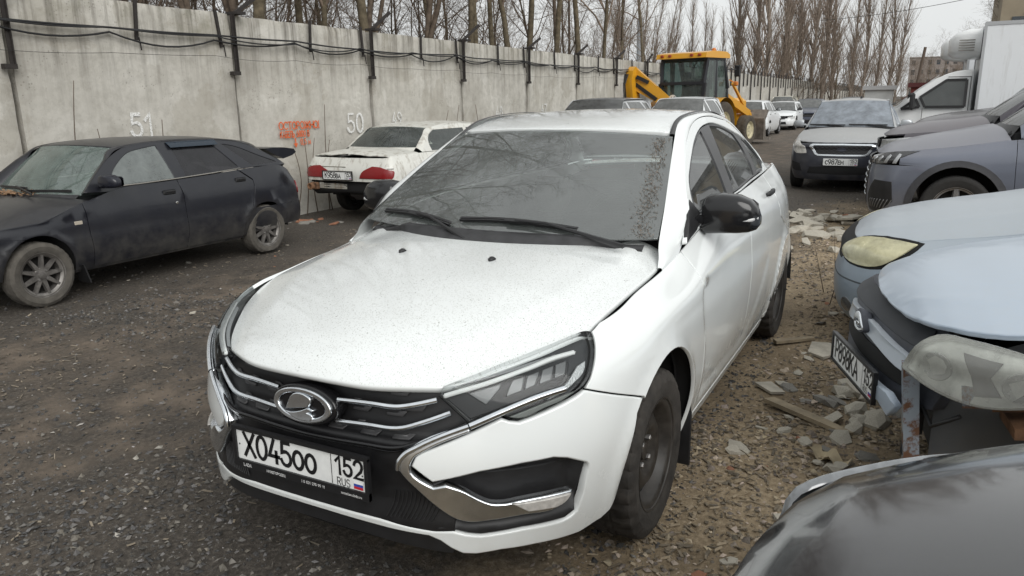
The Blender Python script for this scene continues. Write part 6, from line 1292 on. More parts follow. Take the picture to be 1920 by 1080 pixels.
# ------------------------------------------------------------------ parameter sets for ordinary cars
def std(kind='hatch', wb=2.55, xf=.85, xr=None, hw=.86, zh=.76, zcowl=1.0, belt=.95, roof=1.50, xc=-.32, rake=1.55, **kw):
    xr = xr if xr is not None else -wb - (.95 if kind == 'sedan' else .75); xw = xc - .05 - (roof - .06 - zcowl) * rake; wy = hw - .29; zt = roof - .055
    if kind == 'sedan': rtx, rbx, rbz = -wb + .28, -wb - .22, belt + .11
    elif kind == 'wagon': rtx, rbx, rbz = xr + .30, xr + .06, belt + .03
    else: rtx, rbx, rbz = xr + .42, xr + .10, belt + .06
    d = belt + .05
    p = dict(wb=wb, xf=xf, xr=xr, hw=hw, cowl=(xc, zcowl), wstop=(xw, wy, zt, zt + .02), rtop=(rtx, wy - .02, zt - .02, zt), rbase=(rbx, hw - .22, rbz),
        edge=[(xf, .09, zh - .03), (xf - .3, .09, zh), (0, .075, zh * .55 + belt * .45), (xc, .09, belt - .03), (xc - .3, .085, belt), (-wb * .6, .085, belt + .025), (-wb, .10, d), (-wb - .3, .12, d), (xr + .1, .13, d - .02), (xr, .13, d - .04)],
        top=[(xf, zh - .07), (xf - .09, zh - .027), (xf - .17, zh + .030), (xf - .40, zh + .105), (0, (zh + .105) * .35 + zcowl * .65), (xc, zcowl), (xc - .3, zcowl + .02)] + ([(rbx + .1, rbz), (xr + .3, rbz - .01), (xr, d - .03)] if kind == 'sedan' else []),
        roof=[(xw + .1, zt - .0), (xw, zt + .02), (xw * .65 + rtx * .35, roof), (xw * .35 + rtx * .65, roof - .002), (rtx, zt + .0), (rtx - .15, zt - .04)],
        outer=[(xc - .20, belt - .005), (xc - .20 + (xw - .12 - xc + .2) * .36, belt + (zt - belt) * .42), (xc - .2 + (xw - .12 - xc + .2) * .7, belt + (zt - belt) * .76), (xw - .12, zt - .02), (xw * .65 + rtx * .35, roof - .035), (xw * .35 + rtx * .65, roof - .04), (rtx + .12, zt - .045), (rtx * .55 + rbx * .45 + .08, belt + (zt - belt) * .62), (rtx * .25 + rbx * .75 + .06, belt + (zt - belt) * .30), (rbx + .10, d - .0)],
        doors=[[(xc - .17, 9), (xc - .19, .6), (xc - .19, .22)], [(-wb * .52, 9), (-wb * .53, .6), (-wb * .53, .22)], [(-wb + .16, 9), (-wb + .20, .78), (-wb + .33, .55), (-wb + .42, .40), (-wb + .42, .22)]], kind=kind)
    A = belt + .03; B = zt - .055; bx = -wb * .53
    p['panes'] = [[(xc - .42, A, 1), (xw + .05, B - .05), (xw - .18, B, 1), (bx + .08, B + .005, 1), (bx + .03, A + .01, 1)], [(bx - .03, A + .015, 1), (bx - .02, B + .005, 1), (-wb + .32, B - .0, 1), (-wb + .12, A + .12), (-wb + .14, A + .03, 1)]]
    if kind in ('hatch', 'wagon'): p['panes'].append([(-wb + .02, A + .06, 1), (-wb + .18, B - .01, 1), (rtx + .22, B - .02, 1), (rbx + .30, A + .08, 1)])
    if kind == 'sedan': p['cowl_sweep'] = .12; p['deck'] = rbx + .02
    p['zfix'] = zh - .14; p.update(kw); return p
def overlay(c, name, L, mat, off=.004, sym_=True, par=None, **k):
    """a piece lying on the body shell; L in (distance round the nose, height)"""
    out = []
    for sg in ((1, -1) if sym_ else (1,)): out.append(panel(name, c.W, curve([(sg * q[0],) + tuple(q[1:]) for q in [c.fuv(*t[:2]) + tuple(t[2:]) for t in L]], 3, True), mat, par or c.root, res=k.get('res', .05), thick=k.get('thick', .02), rad=.004, off=off, dome=k.get('dome', 0)))
    return out
def centre(c, name, L, mat, off=.004, par=None, holes=(), **k):
    """symmetric piece across the nose from its left half (starting and ending at 0)"""
    H = [c.fuv(*t[:2]) for t in L]; po = H + mir([h for h in H if h[0] > 1e-6]); hs = []
    for h in holes: q = [c.fuv(*t[:2]) for t in h]; hs.append(q + mir([a for a in q if a[0] > 1e-6]))
    return panel(name, c.W, po, mat, par or c.root, holes=hs, res=k.get('res', .05), thick=k.get('thick', .02), rad=.004, off=off, gap=0)
BLK = lambda: simple('black plastic', (.014, .014, .015), .5, var=.25, vscale=14, bump=.08, bscale=500)
def lamp_glass(): return simple('lamp clear', (.45, .46, .46), .12, coat=1, var=.3, vscale=25)
CHR = lambda: simple('chrome', (.78, .78, .77), .16, metal=1)
def finish(c, lamps=True, mirror=None, handles=True, tail=True, mk_mirror=True, gr=None):
    p = c.p; xf = p['xf']; zh = c.ZT(xf); r = c.root; mz = p['cowl'][1]; MM = mirror or BLK()
    if lamps: overlay(c, 'headlamp', [(p['hw'] * .62, zh - .16, 1), (p['hw'] * .66, zh - .05, 1), (p['hw'] * 1.25, zh + .0, 1), (p['hw'] * 1.2, zh - .09)], lamp_glass())
    if gr is not False: centre(c, 'grille', [(0, zh - .17), (p['hw'] * .5, zh - .16), (p['hw'] * .56, zh - .06), (0, zh - .055)], gr or BLK(), .005)
    if gr is not False: centre(c, 'lower_intake', [(0, .27), (p['hw'] * .6, .28), (p['hw'] * .55, .40), (0, .40)], BLK(), .005)
    if mk_mirror:
        for sg in (1, -1): y = float(c.G(np.array([(p['cowl'][0] - .42, p['outer'][0][1] + .06)]))[0, 1]); door_mirror(r, (p['cowl'][0] - .42, sg * y, p['outer'][0][1] + .05), (p['cowl'][0] - .40, sg * (y + .05), p['outer'][0][1] + .10), sg, .19, .07, .06, MM)
    if handles:
        for x in (p['doors'][1][0][0] + .14, p['doors'][2][0][0] + .12):
            zz = p['outer'][0][1] - .07; P = c.W(np.array([c.uv(x, zz)]))[0]
            for sg in (1, -1): MB().box((x, sg * (P[1] + .012), zz), (.16, .022, .03), bev=.008).build('door_handle', MM, r)
    if tail:
        d = c.ZT(p['xr']); overlay(c, 'tail_lamp', [(c.uE - p['hw'] * .45, d - .20, 1), (c.uE - p['hw'] * .45, d - .04, 1), (c.uE - p['hw'] * 1.15, d - .02, 1), (c.uE - p['hw'] * 1.1, d - .18, 1)], simple('tail red dull', (.20, .012, .014), .25))
GP = 'cars parked nose-in along the right side'
GL2 = 'cars parked in the distance along the wall'
def build_others():
    BK = BLK(); blue = simple('dark blue', (.03, .04, .07), .4)
    # ---- budget sedan facing the camera
    SV = paint('silver grey paint', (.42, .44, .46), .35, dirt=(.38, .36, .33), dust=.65, low=.6, metal=.5, coat=.4); DB = paint('dark navy paint', (.018, .021, .032), .30, dirt=(.13, .12, .11), dust=.25, low=.6, coat=.3)
    c = make_car(std('sedan', 2.48, .82, None, .85, .84, 1.02, .98, 1.51, loc=(-11.87, .47, 0), label='dusty silver sedan with dark front bumper and hexagonal grille, facing the camera', paint=SV, bumper_paint=DB, bumper_z=.80, res=.06, glass=glass('dusty screen', (.22, .25, .28), 1.5, .50, (.40, .44, .49)), wheel='steel', R=.29, rim=simple('black steel rim', (.02, .019, .018), .45), rfall=.05))
    finish(c, lamps=False, gr=False, mirror=SV); hexf = [(0, .595), (.36, .598), (.41, .62), (.51, .74), (.51, .765), (.47, .785), (0, .79)]
    overlay(c, 'headlamp', [(.55, .635, 1), (.60, .75, 1), (.84, .84, 1), (1.02, .865, 1), (.98, .74), (.86, .65)], simple('lamp clear warm', (.50, .49, .46), .12, coat=1, var=.35, vscale=22), .006)
    centre(c, 'grille_frame', hexf, CHR(), .012, thick=.04, holes=[[(0, .622), (.35, .625), (.385, .645), (.465, .745), (.44, .762), (0, .766)]])
    g = centre(c, 'grille', [(0, .605), (.36, .61), (.48, .75), (.45, .775), (0, .78)], simple('grille black', (.009, .009, .010), .42), .003)
    gb = simple('grille lattice', (.05, .05, .055), .4)
    for k in range(6):
        for j in range(-5, 6):
            u0 = j * .075 + (.0375 if k % 2 else 0); v = .635 + .024 * k
            if abs(u0) < .30 + .028 * k: panel('grille_cell', c.W, [c.fuv(u0 - .030, v), c.fuv(u0, v - .007), c.fuv(u0 + .030, v), c.fuv(u0, v + .003)], gb, g, res=.08, thick=.008, rad=.001, gap=0, off=.010, flat=True)
    panel('badge', c.W, [c.fuv(.075 * cos(q * pi / 8), .70 + .035 * sin(q * pi / 8)) for q in range(16)], simple('badge dark', (.03, .032, .045), .3), g, res=.05, off=.016, thick=.02)
    centre(c, 'lower_intake', [(0, .30), (.52, .31), (.48, .42), (0, .44)], simple('intake black', (.006, .006, .007), .7), .004); overlay(c, 'fog_pocket', [(.62, .34, 1), (.66, .47, 1), (.90, .50, 1), (.92, .40)], simple('intake black', (.006, .006, .007), .7), .003)
    number_plate(c.root, (.845, 0, .505), (0, 1, 0), (0, 0, 1), [('C', .76), '9', '8', '7', ('E', .76), ('M', .76)], '152', frame=False)
    W_ = lambda a, b: Vector(c.WS(np.array([(a, b)]))[0]) + Vector((.02, 0, .02))
    for a, b in ((-.95, -.1), (-.02, .85)): MB().bar(W_(a, .05), W_(b, .03), .02, .02).bar(W_((a + b) / 2, .05), W_(b + .1, -.06), .02).build('wiper', BK, c.root)
    MB().lathe([(.02, 0), (.02, .02), (.008, .05), (0, .05)], (-1.15, .1, 1.50), 'z', 10).build('antenna', BK, c.root)
    # ---- lavender grey crossover, nose-in on the right
    LV = paint('lavender grey paint', (.155, .170, .212), .28, dirt=(.36, .33, .31), dust=.45, low=.35, metal=.35, coat=.5)
    c = make_car(std('hatch', 2.7, .93, None, .93, .94, 1.22, 1.10, 1.70, loc=(-7.82, 1.98, 0), rot=-90, label='lavender-grey crossover with slim headlamp and black-ribbed bumper, nose-in on the right', group=None, paint=LV, bumper_z=.80, res=.05, R=.35, zb=.22, wheel='spoke5', tyre=M_tyre(), arch=(.43, .45), glass=glass('car glass', (.25, .28, .28), 1.6, .12), nose=[(0, 0), (.006, .22), (.025, .45), (.06, .64), (.12, .78), (.23, .90), (.42, .965), (.6, .99)]))
    finish(c, lamps=False, gr=False); hb = simple('lamp black gloss', (.02, .02, .022), .12, coat=1)
    h = overlay(c, 'headlamp', [(.56, .79, 1), (.55, .885, 1), (.80, .93), (1.22, .955, 1), (1.05, .885), (.92, .815), (.75, .80)], hb, .006)
    for q in h:
        sg = 1 if q == h[0] else -1
        for k in range(4): u0 = .62 + .11 * k; panel('lamp_element', c.W, [(sg * a, b) for a, b in (c.fuv(u0, .815), c.fuv(u0 + .05, .815 + .0), c.fuv(u0 + .09, .875 + .012 * k), c.fuv(u0 + .055, .885 + .012 * k))], simple('lamp element', (.42, .43, .44), .2, metal=.4), q, res=.05, off=.012, thick=.01)
    centre(c, 'grille', [(0, .30), (.40, .32), (.52, .50), (.53, .78), (.50, .86), (0, .86)], BK, .006)
    for k in range(6): centre(c, 'grille_bar', [(0, .42 + .07 * k), (.44 + .01 * k, .42 + .07 * k), (.44 + .01 * k, .435 + .07 * k), (0, .435 + .07 * k)], CHR(), .014)
    ck = overlay(c, 'air_duct', [(.60, .27, 1), (.58, .36), (.74, .63, 1), (.98, .62, 1), (1.0, .40, 1), (.84, .29)], BK, .006)
    for q in ck:
        sg = 1 if q == ck[0] else -1
        for k in range(8): u0 = .63 + .042 * k; panel('duct_rib', c.W, [(sg * a, b) for a, b in (c.fuv(u0, .315), c.fuv(u0 + .014, .315), c.fuv(u0 + .075, .42), c.fuv(u0 + .063, .42))], simple('rib grey', (.16, .16, .16), .4), q, res=.06, off=.016, thick=.014, rad=.001, flat=True)
    for cx in (0, -2.7):
        for sg in (1, -1):
            A, B = [(c.U(x), c.uv(x, z)[1]) for x, z in arch(cx, .425, .445, 4, 176, 20, .35)], [(c.U(x), c.uv(x, z)[1]) for x, z in arch(cx, .50, .52, 176, 4, 20, .35)]
            panel('arch_cladding', c.W, [(sg * a, b) for a, b in A + B], simple('cladding grey', (.045, .046, .052), .6, var=.2), c.root, res=.05, off=.008, thick=.02)
    # ---- dark crossover just behind it, then a tall black one
    PU = paint('dark plum paint', (.035, .030, .042), .25, dirt=(.30, .27, .27), dust=.35, low=.5, coat=.5)
    c = make_car(std('hatch', 2.7, .93, None, .92, 1.04, 1.27, 1.14, 1.72, loc=(-9.95, 1.95, 0), rot=-90, label='dark plum crossover between the lavender one and the black off-roader, nose-in', paint=PU, bumper_z=.85, res=.07, R=.35, zb=.24, glass=glass('car glass', (.25, .28, .28), 1.6, .12))); finish(c)
    BL = paint('black suv paint', (.018, .017, .020), .22, dirt=(.20, .18, .18), dust=.30, low=.5, coat=.6)
    c = make_car(std('wagon', 2.8, .95, None, .95, 1.10, 1.33, 1.27, 1.86, loc=(-12.75, 2.33, 0), rot=-90, rake=1.15, label='tall black off-roader with black door mirror in front of the white vans', paint=BL, bumper_z=.9, res=.07, R=.38, zb=.28, glass=glass('suv green glass', (.40, .50, .47), 1.5, .15, (.42, .47, .46)), arch=(.46, .48))); finish(c)
    P = c.W(np.array([c.uv(-.28, 1.12)]))[0]
    for sg in (1, -1): MB().box((-.28, sg * (P[1] + .006), 1.12), (.16, .02, .05), bev=.008).build('fender_vent', CHR(), c.root)
    # ---- pale blue saloon with clouded lamp
    PB = paint('pale blue paint', (.36, .41, .465), .30, dirt=(.46, .46, .44), dust=.45, low=.4, metal=.25, coat=.4); GB = paint('grey blue bumper paint', (.235, .285, .345), .35, dirt=(.40, .40, .38), dust=.3, low=.4, metal=.2, coat=.3)
    c = make_car(std('sedan', 2.75, .92, None, .90, .715, .985, .93, 1.45, loc=(-3.16, 2.07, 0), rot=-90, label='pale blue saloon with yellowed headlamp and no grille, nose-in beside the wreck', paint=PB, bumper_paint=GB, bumper_z=.565, res=.04, R=.31, zb=.19, ridge=.006, skip=('wheels_none',), front=[.07, .03, .01, 0, 0, .012, .03, .6]))
    finish(c, lamps=False, gr=False); yl = simple('clouded lamp', (.50, .47, .30), .22, coat=.8, var=.35, vscale=9)
    h = overlay(c, 'headlamp', [(.46, .585, 1), (.56, .690), (.72, .722), (1.10, .722, 1), (.99, .63), (.88, .572), (.74, .556)], yl, .012, dome=.012, res=.03)
    overlay(c, 'lamp_gap', [(.43, .57, 1), (.55, .70), (.72, .735), (1.14, .735, 1), (1.02, .62), (.89, .557), (.74, .543)], simple('gap dark', (.008, .008, .008), .9), .002)
    centre(c, 'grille_opening', [(0, .545), (.44, .545), (.60, .69), (0, .705)], simple('gap dark', (.008, .008, .008), .9), .003)
    centre(c, 'bumper_groove', [(0, .452), (1.05, .452), (1.05, .462), (0, .462)], simple('groove dark', (.05, .06, .07), .6), .003)
    overlay(c, 'fog_lamp', [(.60, .27), (.66, .25), (.72, .27), (.73, .32), (.67, .345), (.61, .32)], simple('fog lamp', (.10, .10, .10), .2, coat=1), .004)
    # ---- wrecked light blue car: wing gone, lamp loose, rusty post
    LB = paint('light blue paint', (.40, .475, .57), .28, dirt=(.50, .50, .48), dust=.35, low=.3, metal=.15, coat=.5)
    c = make_car(std('hatch', 2.48, .80, None, .85, .80, 1.02, .97, 1.50, xc=-.26, loc=(-1.05, 2.19, 0), rot=-82, label='wrecked light blue car with missing left wing and dark grille hanging, nose-in on the right', paint=LB, bumper_z=.50, res=.035, R=.29, zb=.22, skip=('front_bumper', 'shell'), one_fender=True, nowheel=((0, 1),), ridge=.004, nose=[(0, 0), (.010, .22), (.04, .45), (.10, .64), (.19, .78), (.31, .90), (.48, .965), (.62, .99)]))
    finish(c, lamps=False, gr=False); gg = simple('faded grille plastic', (.055, .060, .075), .55, var=.35, vscale=12, bump=.1, bscale=200)
    g = centre(c, 'grille', [(0, .46), (.36, .465), (.56, .52), (.585, .58), (.56, .70), (.53, .775), (0, .80)], gg, .012, thick=.06, res=.04)
    centre(c, 'grille_opening', [(0, .545), (.40, .55), (.47, .585), (.44, .615), (0, .61)], simple('gap dark', (.008, .008, .008), .9), .020, par=g); centre(c, 'grille_opening', [(0, .72), (.44, .71), (.49, .735), (.46, .765), (0, .775)], simple('grille shade', (.03, .033, .04), .6), .018, par=g)
    centre(c, 'grille_crossbar', [(0, .635), (.10, .632), (.36, .605), (.46, .600), (.52, .625), (.50, .655), (.36, .68), (.12, .705), (0, .705)], paint('crossbar paint', (.42, .47, .53), .3, dust=.4, low=0), .034, par=g, thick=.03)
    e = panel('badge_ring', c.W, [c.fuv(.082 * cos(q * pi / 10), .672 + .045 * sin(q * pi / 10)) for q in range(20)], gg, g, res=.05, off=.056, thick=.04); panel('badge_rim', c.W, [c.fuv(.070 * cos(q * pi / 10), .672 + .038 * sin(q * pi / 10)) for q in range(20)], CHR(), g, holes=[[c.fuv(.056 * cos(q * pi / 10), .672 + .027 * sin(q * pi / 10)) for q in range(20)]], res=.03, off=.062, thick=.01, gap=0); panel('badge_sail', c.W, [c.fuv(*q) for q in ((-.02, .692), (.018, .692), (.012, .672), (.03, .66), (.0, .652), (-.035, .655))], CHR(), g, res=.03, off=.062, thick=.006, gap=0)
    _pv = Vector((.70, .48, 0)); g.matrix_local = Matrix.Translation(_pv + Vector((-.13, .0, -.05))) @ Matrix.Rotation(radians(9), 4, 'Z') @ Matrix.Translation(-_pv)
    # the loose lamp on its left corner
    lb_ = simple('lamp body dull', (.70, .70, .66), .3, metal=.3, var=.3, vscale=15); L = [(.60, .625, 1), (.63, .70), (.70, .755), (.82, .768), (1.00, .760), (1.16, .72, 1), (1.10, .665), (1.02, .615), (.90, .585), (.74, .592)]
    h = panel('headlamp', c.W, curve([c.fuv(*q[:2]) + tuple(q[2:]) for q in L], 4, True), lb_, c.root, res=.03, off=.0, thick=.10)
    for K, m in (([(.80, .74), (.93, .735), (.90, .68), (.94, .625), (.86, .61), (.84, .67)], simple('lamp divider', (.12, .12, .12), .4)), ([(1.04, .71), (1.07, .70), (.99, .62), (.96, .62)], simple('lamp divider', (.12, .12, .12), .4)), ([(1.08, .70), (1.14, .712), (1.10, .675), (1.06, .655)], simple('lamp prism', (.5, .51, .52), .15, metal=.4, bump=.8, bscale=160))): panel('lamp_element', c.W, [c.fuv(*q) for q in K], m, h, res=.04, off=.008, thick=.01)
    for u0, v0, rr_ in ((.72, .670, .050), (.99, .665, .052)): panel('reflector', c.W, [c.fuv(u0 + rr_ * 1.2 * cos(q * pi / 9), v0 + rr_ * sin(q * pi / 9)) for q in range(18)], simple('lamp bowl', (.52, .52, .50), .25, metal=.6, var=.2), h, res=.03, off=.006, thick=.01, dome=-.01)
    panel('lens_cover', c.W, curve([c.fuv(*q[:2]) + tuple(q[2:]) for q in L], 4, True), glass('scuffed lens', (.92, .94, .92), 1.5, .22, (.80, .80, .75)), h, res=.03, off=.028, thick=.03, dome=.012)
    Wp = lambda u, z: Vector(c.W(np.array([c.fuv(u, z)]))[0])
    RU = simple('rusty steel', (.16, .085, .045), .85, var=.6, vscale=14, bump=.3); MB().add([(.55, .50, .20), (-.35, .52, .20), (-.35, .52, .80), (.2, .52, .78), (.55, .50, .62)], [(0, 1, 2, 3, 4)]).build('engine_bay_side', paint('bay paint', (.10, .11, .12), .7, rust=.8, low=.9), c.root); MB().add([(.50, -.7, .2), (.50, .5, .2), (.50, .5, .72), (.50, -.7, .72)], [(0, 1, 2, 3)]).build('radiator_panel', simple('bay dark', (.015, .015, .015), .8), c.root); PB2 = paint('peeling panel paint', (.33, .38, .44), .5, rust=.95, low=.5, rust_at=.46)
    MB().bar((.66, .52, .62), (.60, .50, .02), .09, .012, (1, 0, 0)).bar((.645, .56, .62), (.585, .545, .02), .012, .05, (1, 0, 0)).build('front_post', PB2, c.root)
    MB().bar((.52, .74, .60), (.10, .80, .66), .07, .02, (0, 1, 0)).bar((.30, .62, .48), (.05, .70, .47), .12, .015).build('bent_bracket', PB2, c.root)
    MB().box((.1, .55, .50), (.5, .3, .04), Matrix.Rotation(.1, 3, 'Y')).bar((.40, .60, .54), (-.35, .76, .70), .05).build('inner_wing', RU, c.root)
    MB().tube([(.60, .44, .56), (.62, .48, .47), (.61, .45, .36), (.62, .49, .28), (.60, .44, .33)], .022, 8).box((.60, .47, .42), (.05, .08, .16), bev=.015).build('hanging_fitting', BK, c.root, smooth=False)
    MB().tube([(.58, .40, .52), (.60, .47, .40), (.59, .52, .47), (.57, .60, .43), (.50, .66, .50)], .008, 6).build('loose_wiring', BK, c.root, smooth=True)
    centre(c, 'bumper_remnant', [(0, .41), (.30, .41), (.42, .43), (.50, .40), (.55, .46), (.48, .49), (0, .47)], LB, -.03, thick=.03)
    number_plate(c.root, (.795, .13, .47), (-.22, .97, 0), (0.0, 0, 1), ['P', '8', '9', '8', 'K', 'A'], '152', frame=True)
    # wing stub by the door
    panel('torn_wing', c.W, c.sp([(.10, .78), (-.35, .86), (-.40, .60), (-.20, .64), (-.02, .70)]), LB, c.root, res=.05, off=.01)
    # ---- glossy black car, near right corner
    NB = paint('gloss black paint', (.010, .010, .012), .10, dirt=(.20, .20, .20), dust=.09, low=.3, coat=.7)
    pb = std('sedan', 2.7, .95, None, .90, .79, 1.06, 1.0, 1.46, nose=[(0, 0), (.015, .22), (.06, .45), (.135, .64), (.24, .78), (.39, .90), (.58, .97), (.76, .99)], loc=(1.36, 2.22, 0), rot=-90, label='glossy black car bonnet and wing in the near right corner', paint=NB, bumper_z=.60, res=.035, R=.32, zb=.2, ridge=.0); pb['edge'] = [(x, i + (.06 if -.4 < x < .7 else 0), z + (.02 if -.4 < x < .4 else 0)) for x, i, z in pb['edge']]; c = make_car(pb)
    finish(c, lamps=False, gr=False); overlay(c, 'headlamp', [(.50, .63, 1), (.56, .715), (.80, .745), (1.10, .752, 1), (1.0, .69), (.80, .62)], simple('lamp clear silver', (.22, .23, .24), .12, metal=.3, coat=1, var=.3, vscale=20), .006)
    # ---- pale old saloon seen from behind, by the wall
    OW = paint('old white paint', (.62, .62, .58), .4, dirt=(.26, .24, .17), dust=.25, low=.5, streak=.45, rust=.2, coat=.2)
    c = make_car(std('sedan', 2.72, .85, -3.75, .84, .62, .85, .80, 1.26, loc=(-9.72, -5.60, 0), rot=180, label='grubby old white saloon seen from behind, bumper missing, by the wall', paint=OW, res=.05, R=.29, zb=.26, wz=.19, bumper_z=.48, rbump_z=.48, skip=('rear_bumper',), rake=1.35, glass=glass('old pale glass', (.55, .62, .60), 1.5, .12, (.45, .50, .48)), tail=[(0, 0), (.008, .4), (.02, .68), (.05, .86), (.12, .95), (.28, .99)]))
    finish(c, lamps=True, gr=False, tail=False, mk_mirror=False); uE = c.uE
    overlay(c, 'tail_lamp', [(uE - .26, .535, 1), (uE - .28, .59), (uE - .34, .645), (uE - .76, .655), (uE - .84, .625), (uE - .82, .56), (uE - .70, .535, 1)], simple('tail red dull', (.20, .012, .014), .25), .012, dome=.006)
    panel('rear_groove', c.W, [c.fuv(uE - .72, .672), c.fuv(uE - .72, .69), c.fuv(uE, .69), c.fuv(uE, .672)], simple('groove grime', (.10, .09, .06), .8), c.root, res=.08, off=.004); mirror_obj(c.root.children[-1])
    panel('rear_valance', c.W, [c.fuv(uE - .80, .36), c.fuv(uE - .80, .475), c.fuv(uE, .475), c.fuv(uE, .36)], paint('valance paint', (.45, .44, .40), .6, streak=.6, rust=.8, low=.8), c.root, res=.06, off=-.05); mirror_obj(c.root.children[-1])
    for y in (.58, -.60): MB().lathe([(.05, 0), (.05, .05), (.035, .05), (.03, .02), (0, .02)], (-3.78, y, .40), 'x', 12, -1).box((-3.72, y, .40), (.06, .14, .10), bev=.01).build('bumper_mount', simple('rusty steel', (.16, .085, .045), .85), c.root)
    MB().box((-3.35, -.10, .28), (.5, .36, .16), bev=.06).build('silencer', simple('silencer dark', (.03, .027, .025), .8), c.root)
    number_plate(c.root, (-3.775, .10, .565), (0, -1, 0), (0, 0, 1), ['K', '9', '5', '8', ('B', .76), ('A', .76)], '152', frame=True, dirt=.2)
    overlay(c, 'number_lamp_bar', [(uE - .84, .66, 1), (uE - .84, .675, 1), (uE - .72, .675, 1), (uE - .72, .66, 1)], simple('trim grey', (.22, .21, .19), .4), .006)
    # ---- distant cars
    WP = paint('white far paint', (.72, .74, .75), .3, dust=.1, low=.4, coat=.5); DG = paint('dark grey far paint', (.05, .055, .065), .3, dust=.25, low=.4, coat=.5); gl = glass('far glass', (.10, .12, .14), 1.6, .25)
    def far(kind, loc, rot, lab, pt, **k):
        q = dict(res=.10, glass=gl, loc=loc, rot=rot, label=lab, paint=pt, group=None); q.update(k); cc = make_car(std(kind, **{a: b for a, b in q.items()})); finish(cc); return cc
    far('wagon', (-12.6, -4.83, 0), 0, 'dark grey estate with silver roof edges, half hidden behind the white sedan roof', DG, hw=.90, roof=1.60, belt=1.05, zcowl=1.08, roof_paint=DG, frame_paint=paint('silver far paint', (.45, .46, .47), .3, dust=.2), ws_glass=glass('far dark screen', (.06, .07, .08), 1.7, .15))
    far('hatch', (-17.0, -4.18, 0), 0, 'white crossover whose roof shows just right of the dark grey estate', WP, hw=.90, roof=1.60, belt=1.05, zcowl=1.08)
    far('hatch', (-32.9, -4.75, 0), 180, 'white hatchback seen from behind, half hidden by the loader', WP, hw=.86, roof=1.45, wheel='spoke5')
    far('hatch', (-37.2, -4.65, 0), 0, 'white car with dark grille just beyond the white hatchback', WP, hw=.86, roof=1.35, belt=.88, zcowl=.92, zh=.70)
    far('wagon', (-45.5, -5.9, 0), 0, 'boxy cream off-roader behind the white cars in the distance', paint('cream far paint', (.60, .58, .50), .4), hw=.84, roof=1.62, belt=1.0, zcowl=1.02, zh=.90, rake=.8)
    far('hatch', (-40.2, -3.75, 0), 0, 'small dark blue car at the far end of the lane', paint('dark blue far paint', (.03, .04, .07), .3), hw=.85, roof=1.45)
    far('wagon', (-52, -2.6, 0), 0, 'far grey car beyond the silver sedan', DG, hw=.86, roof=1.5)
build_others()
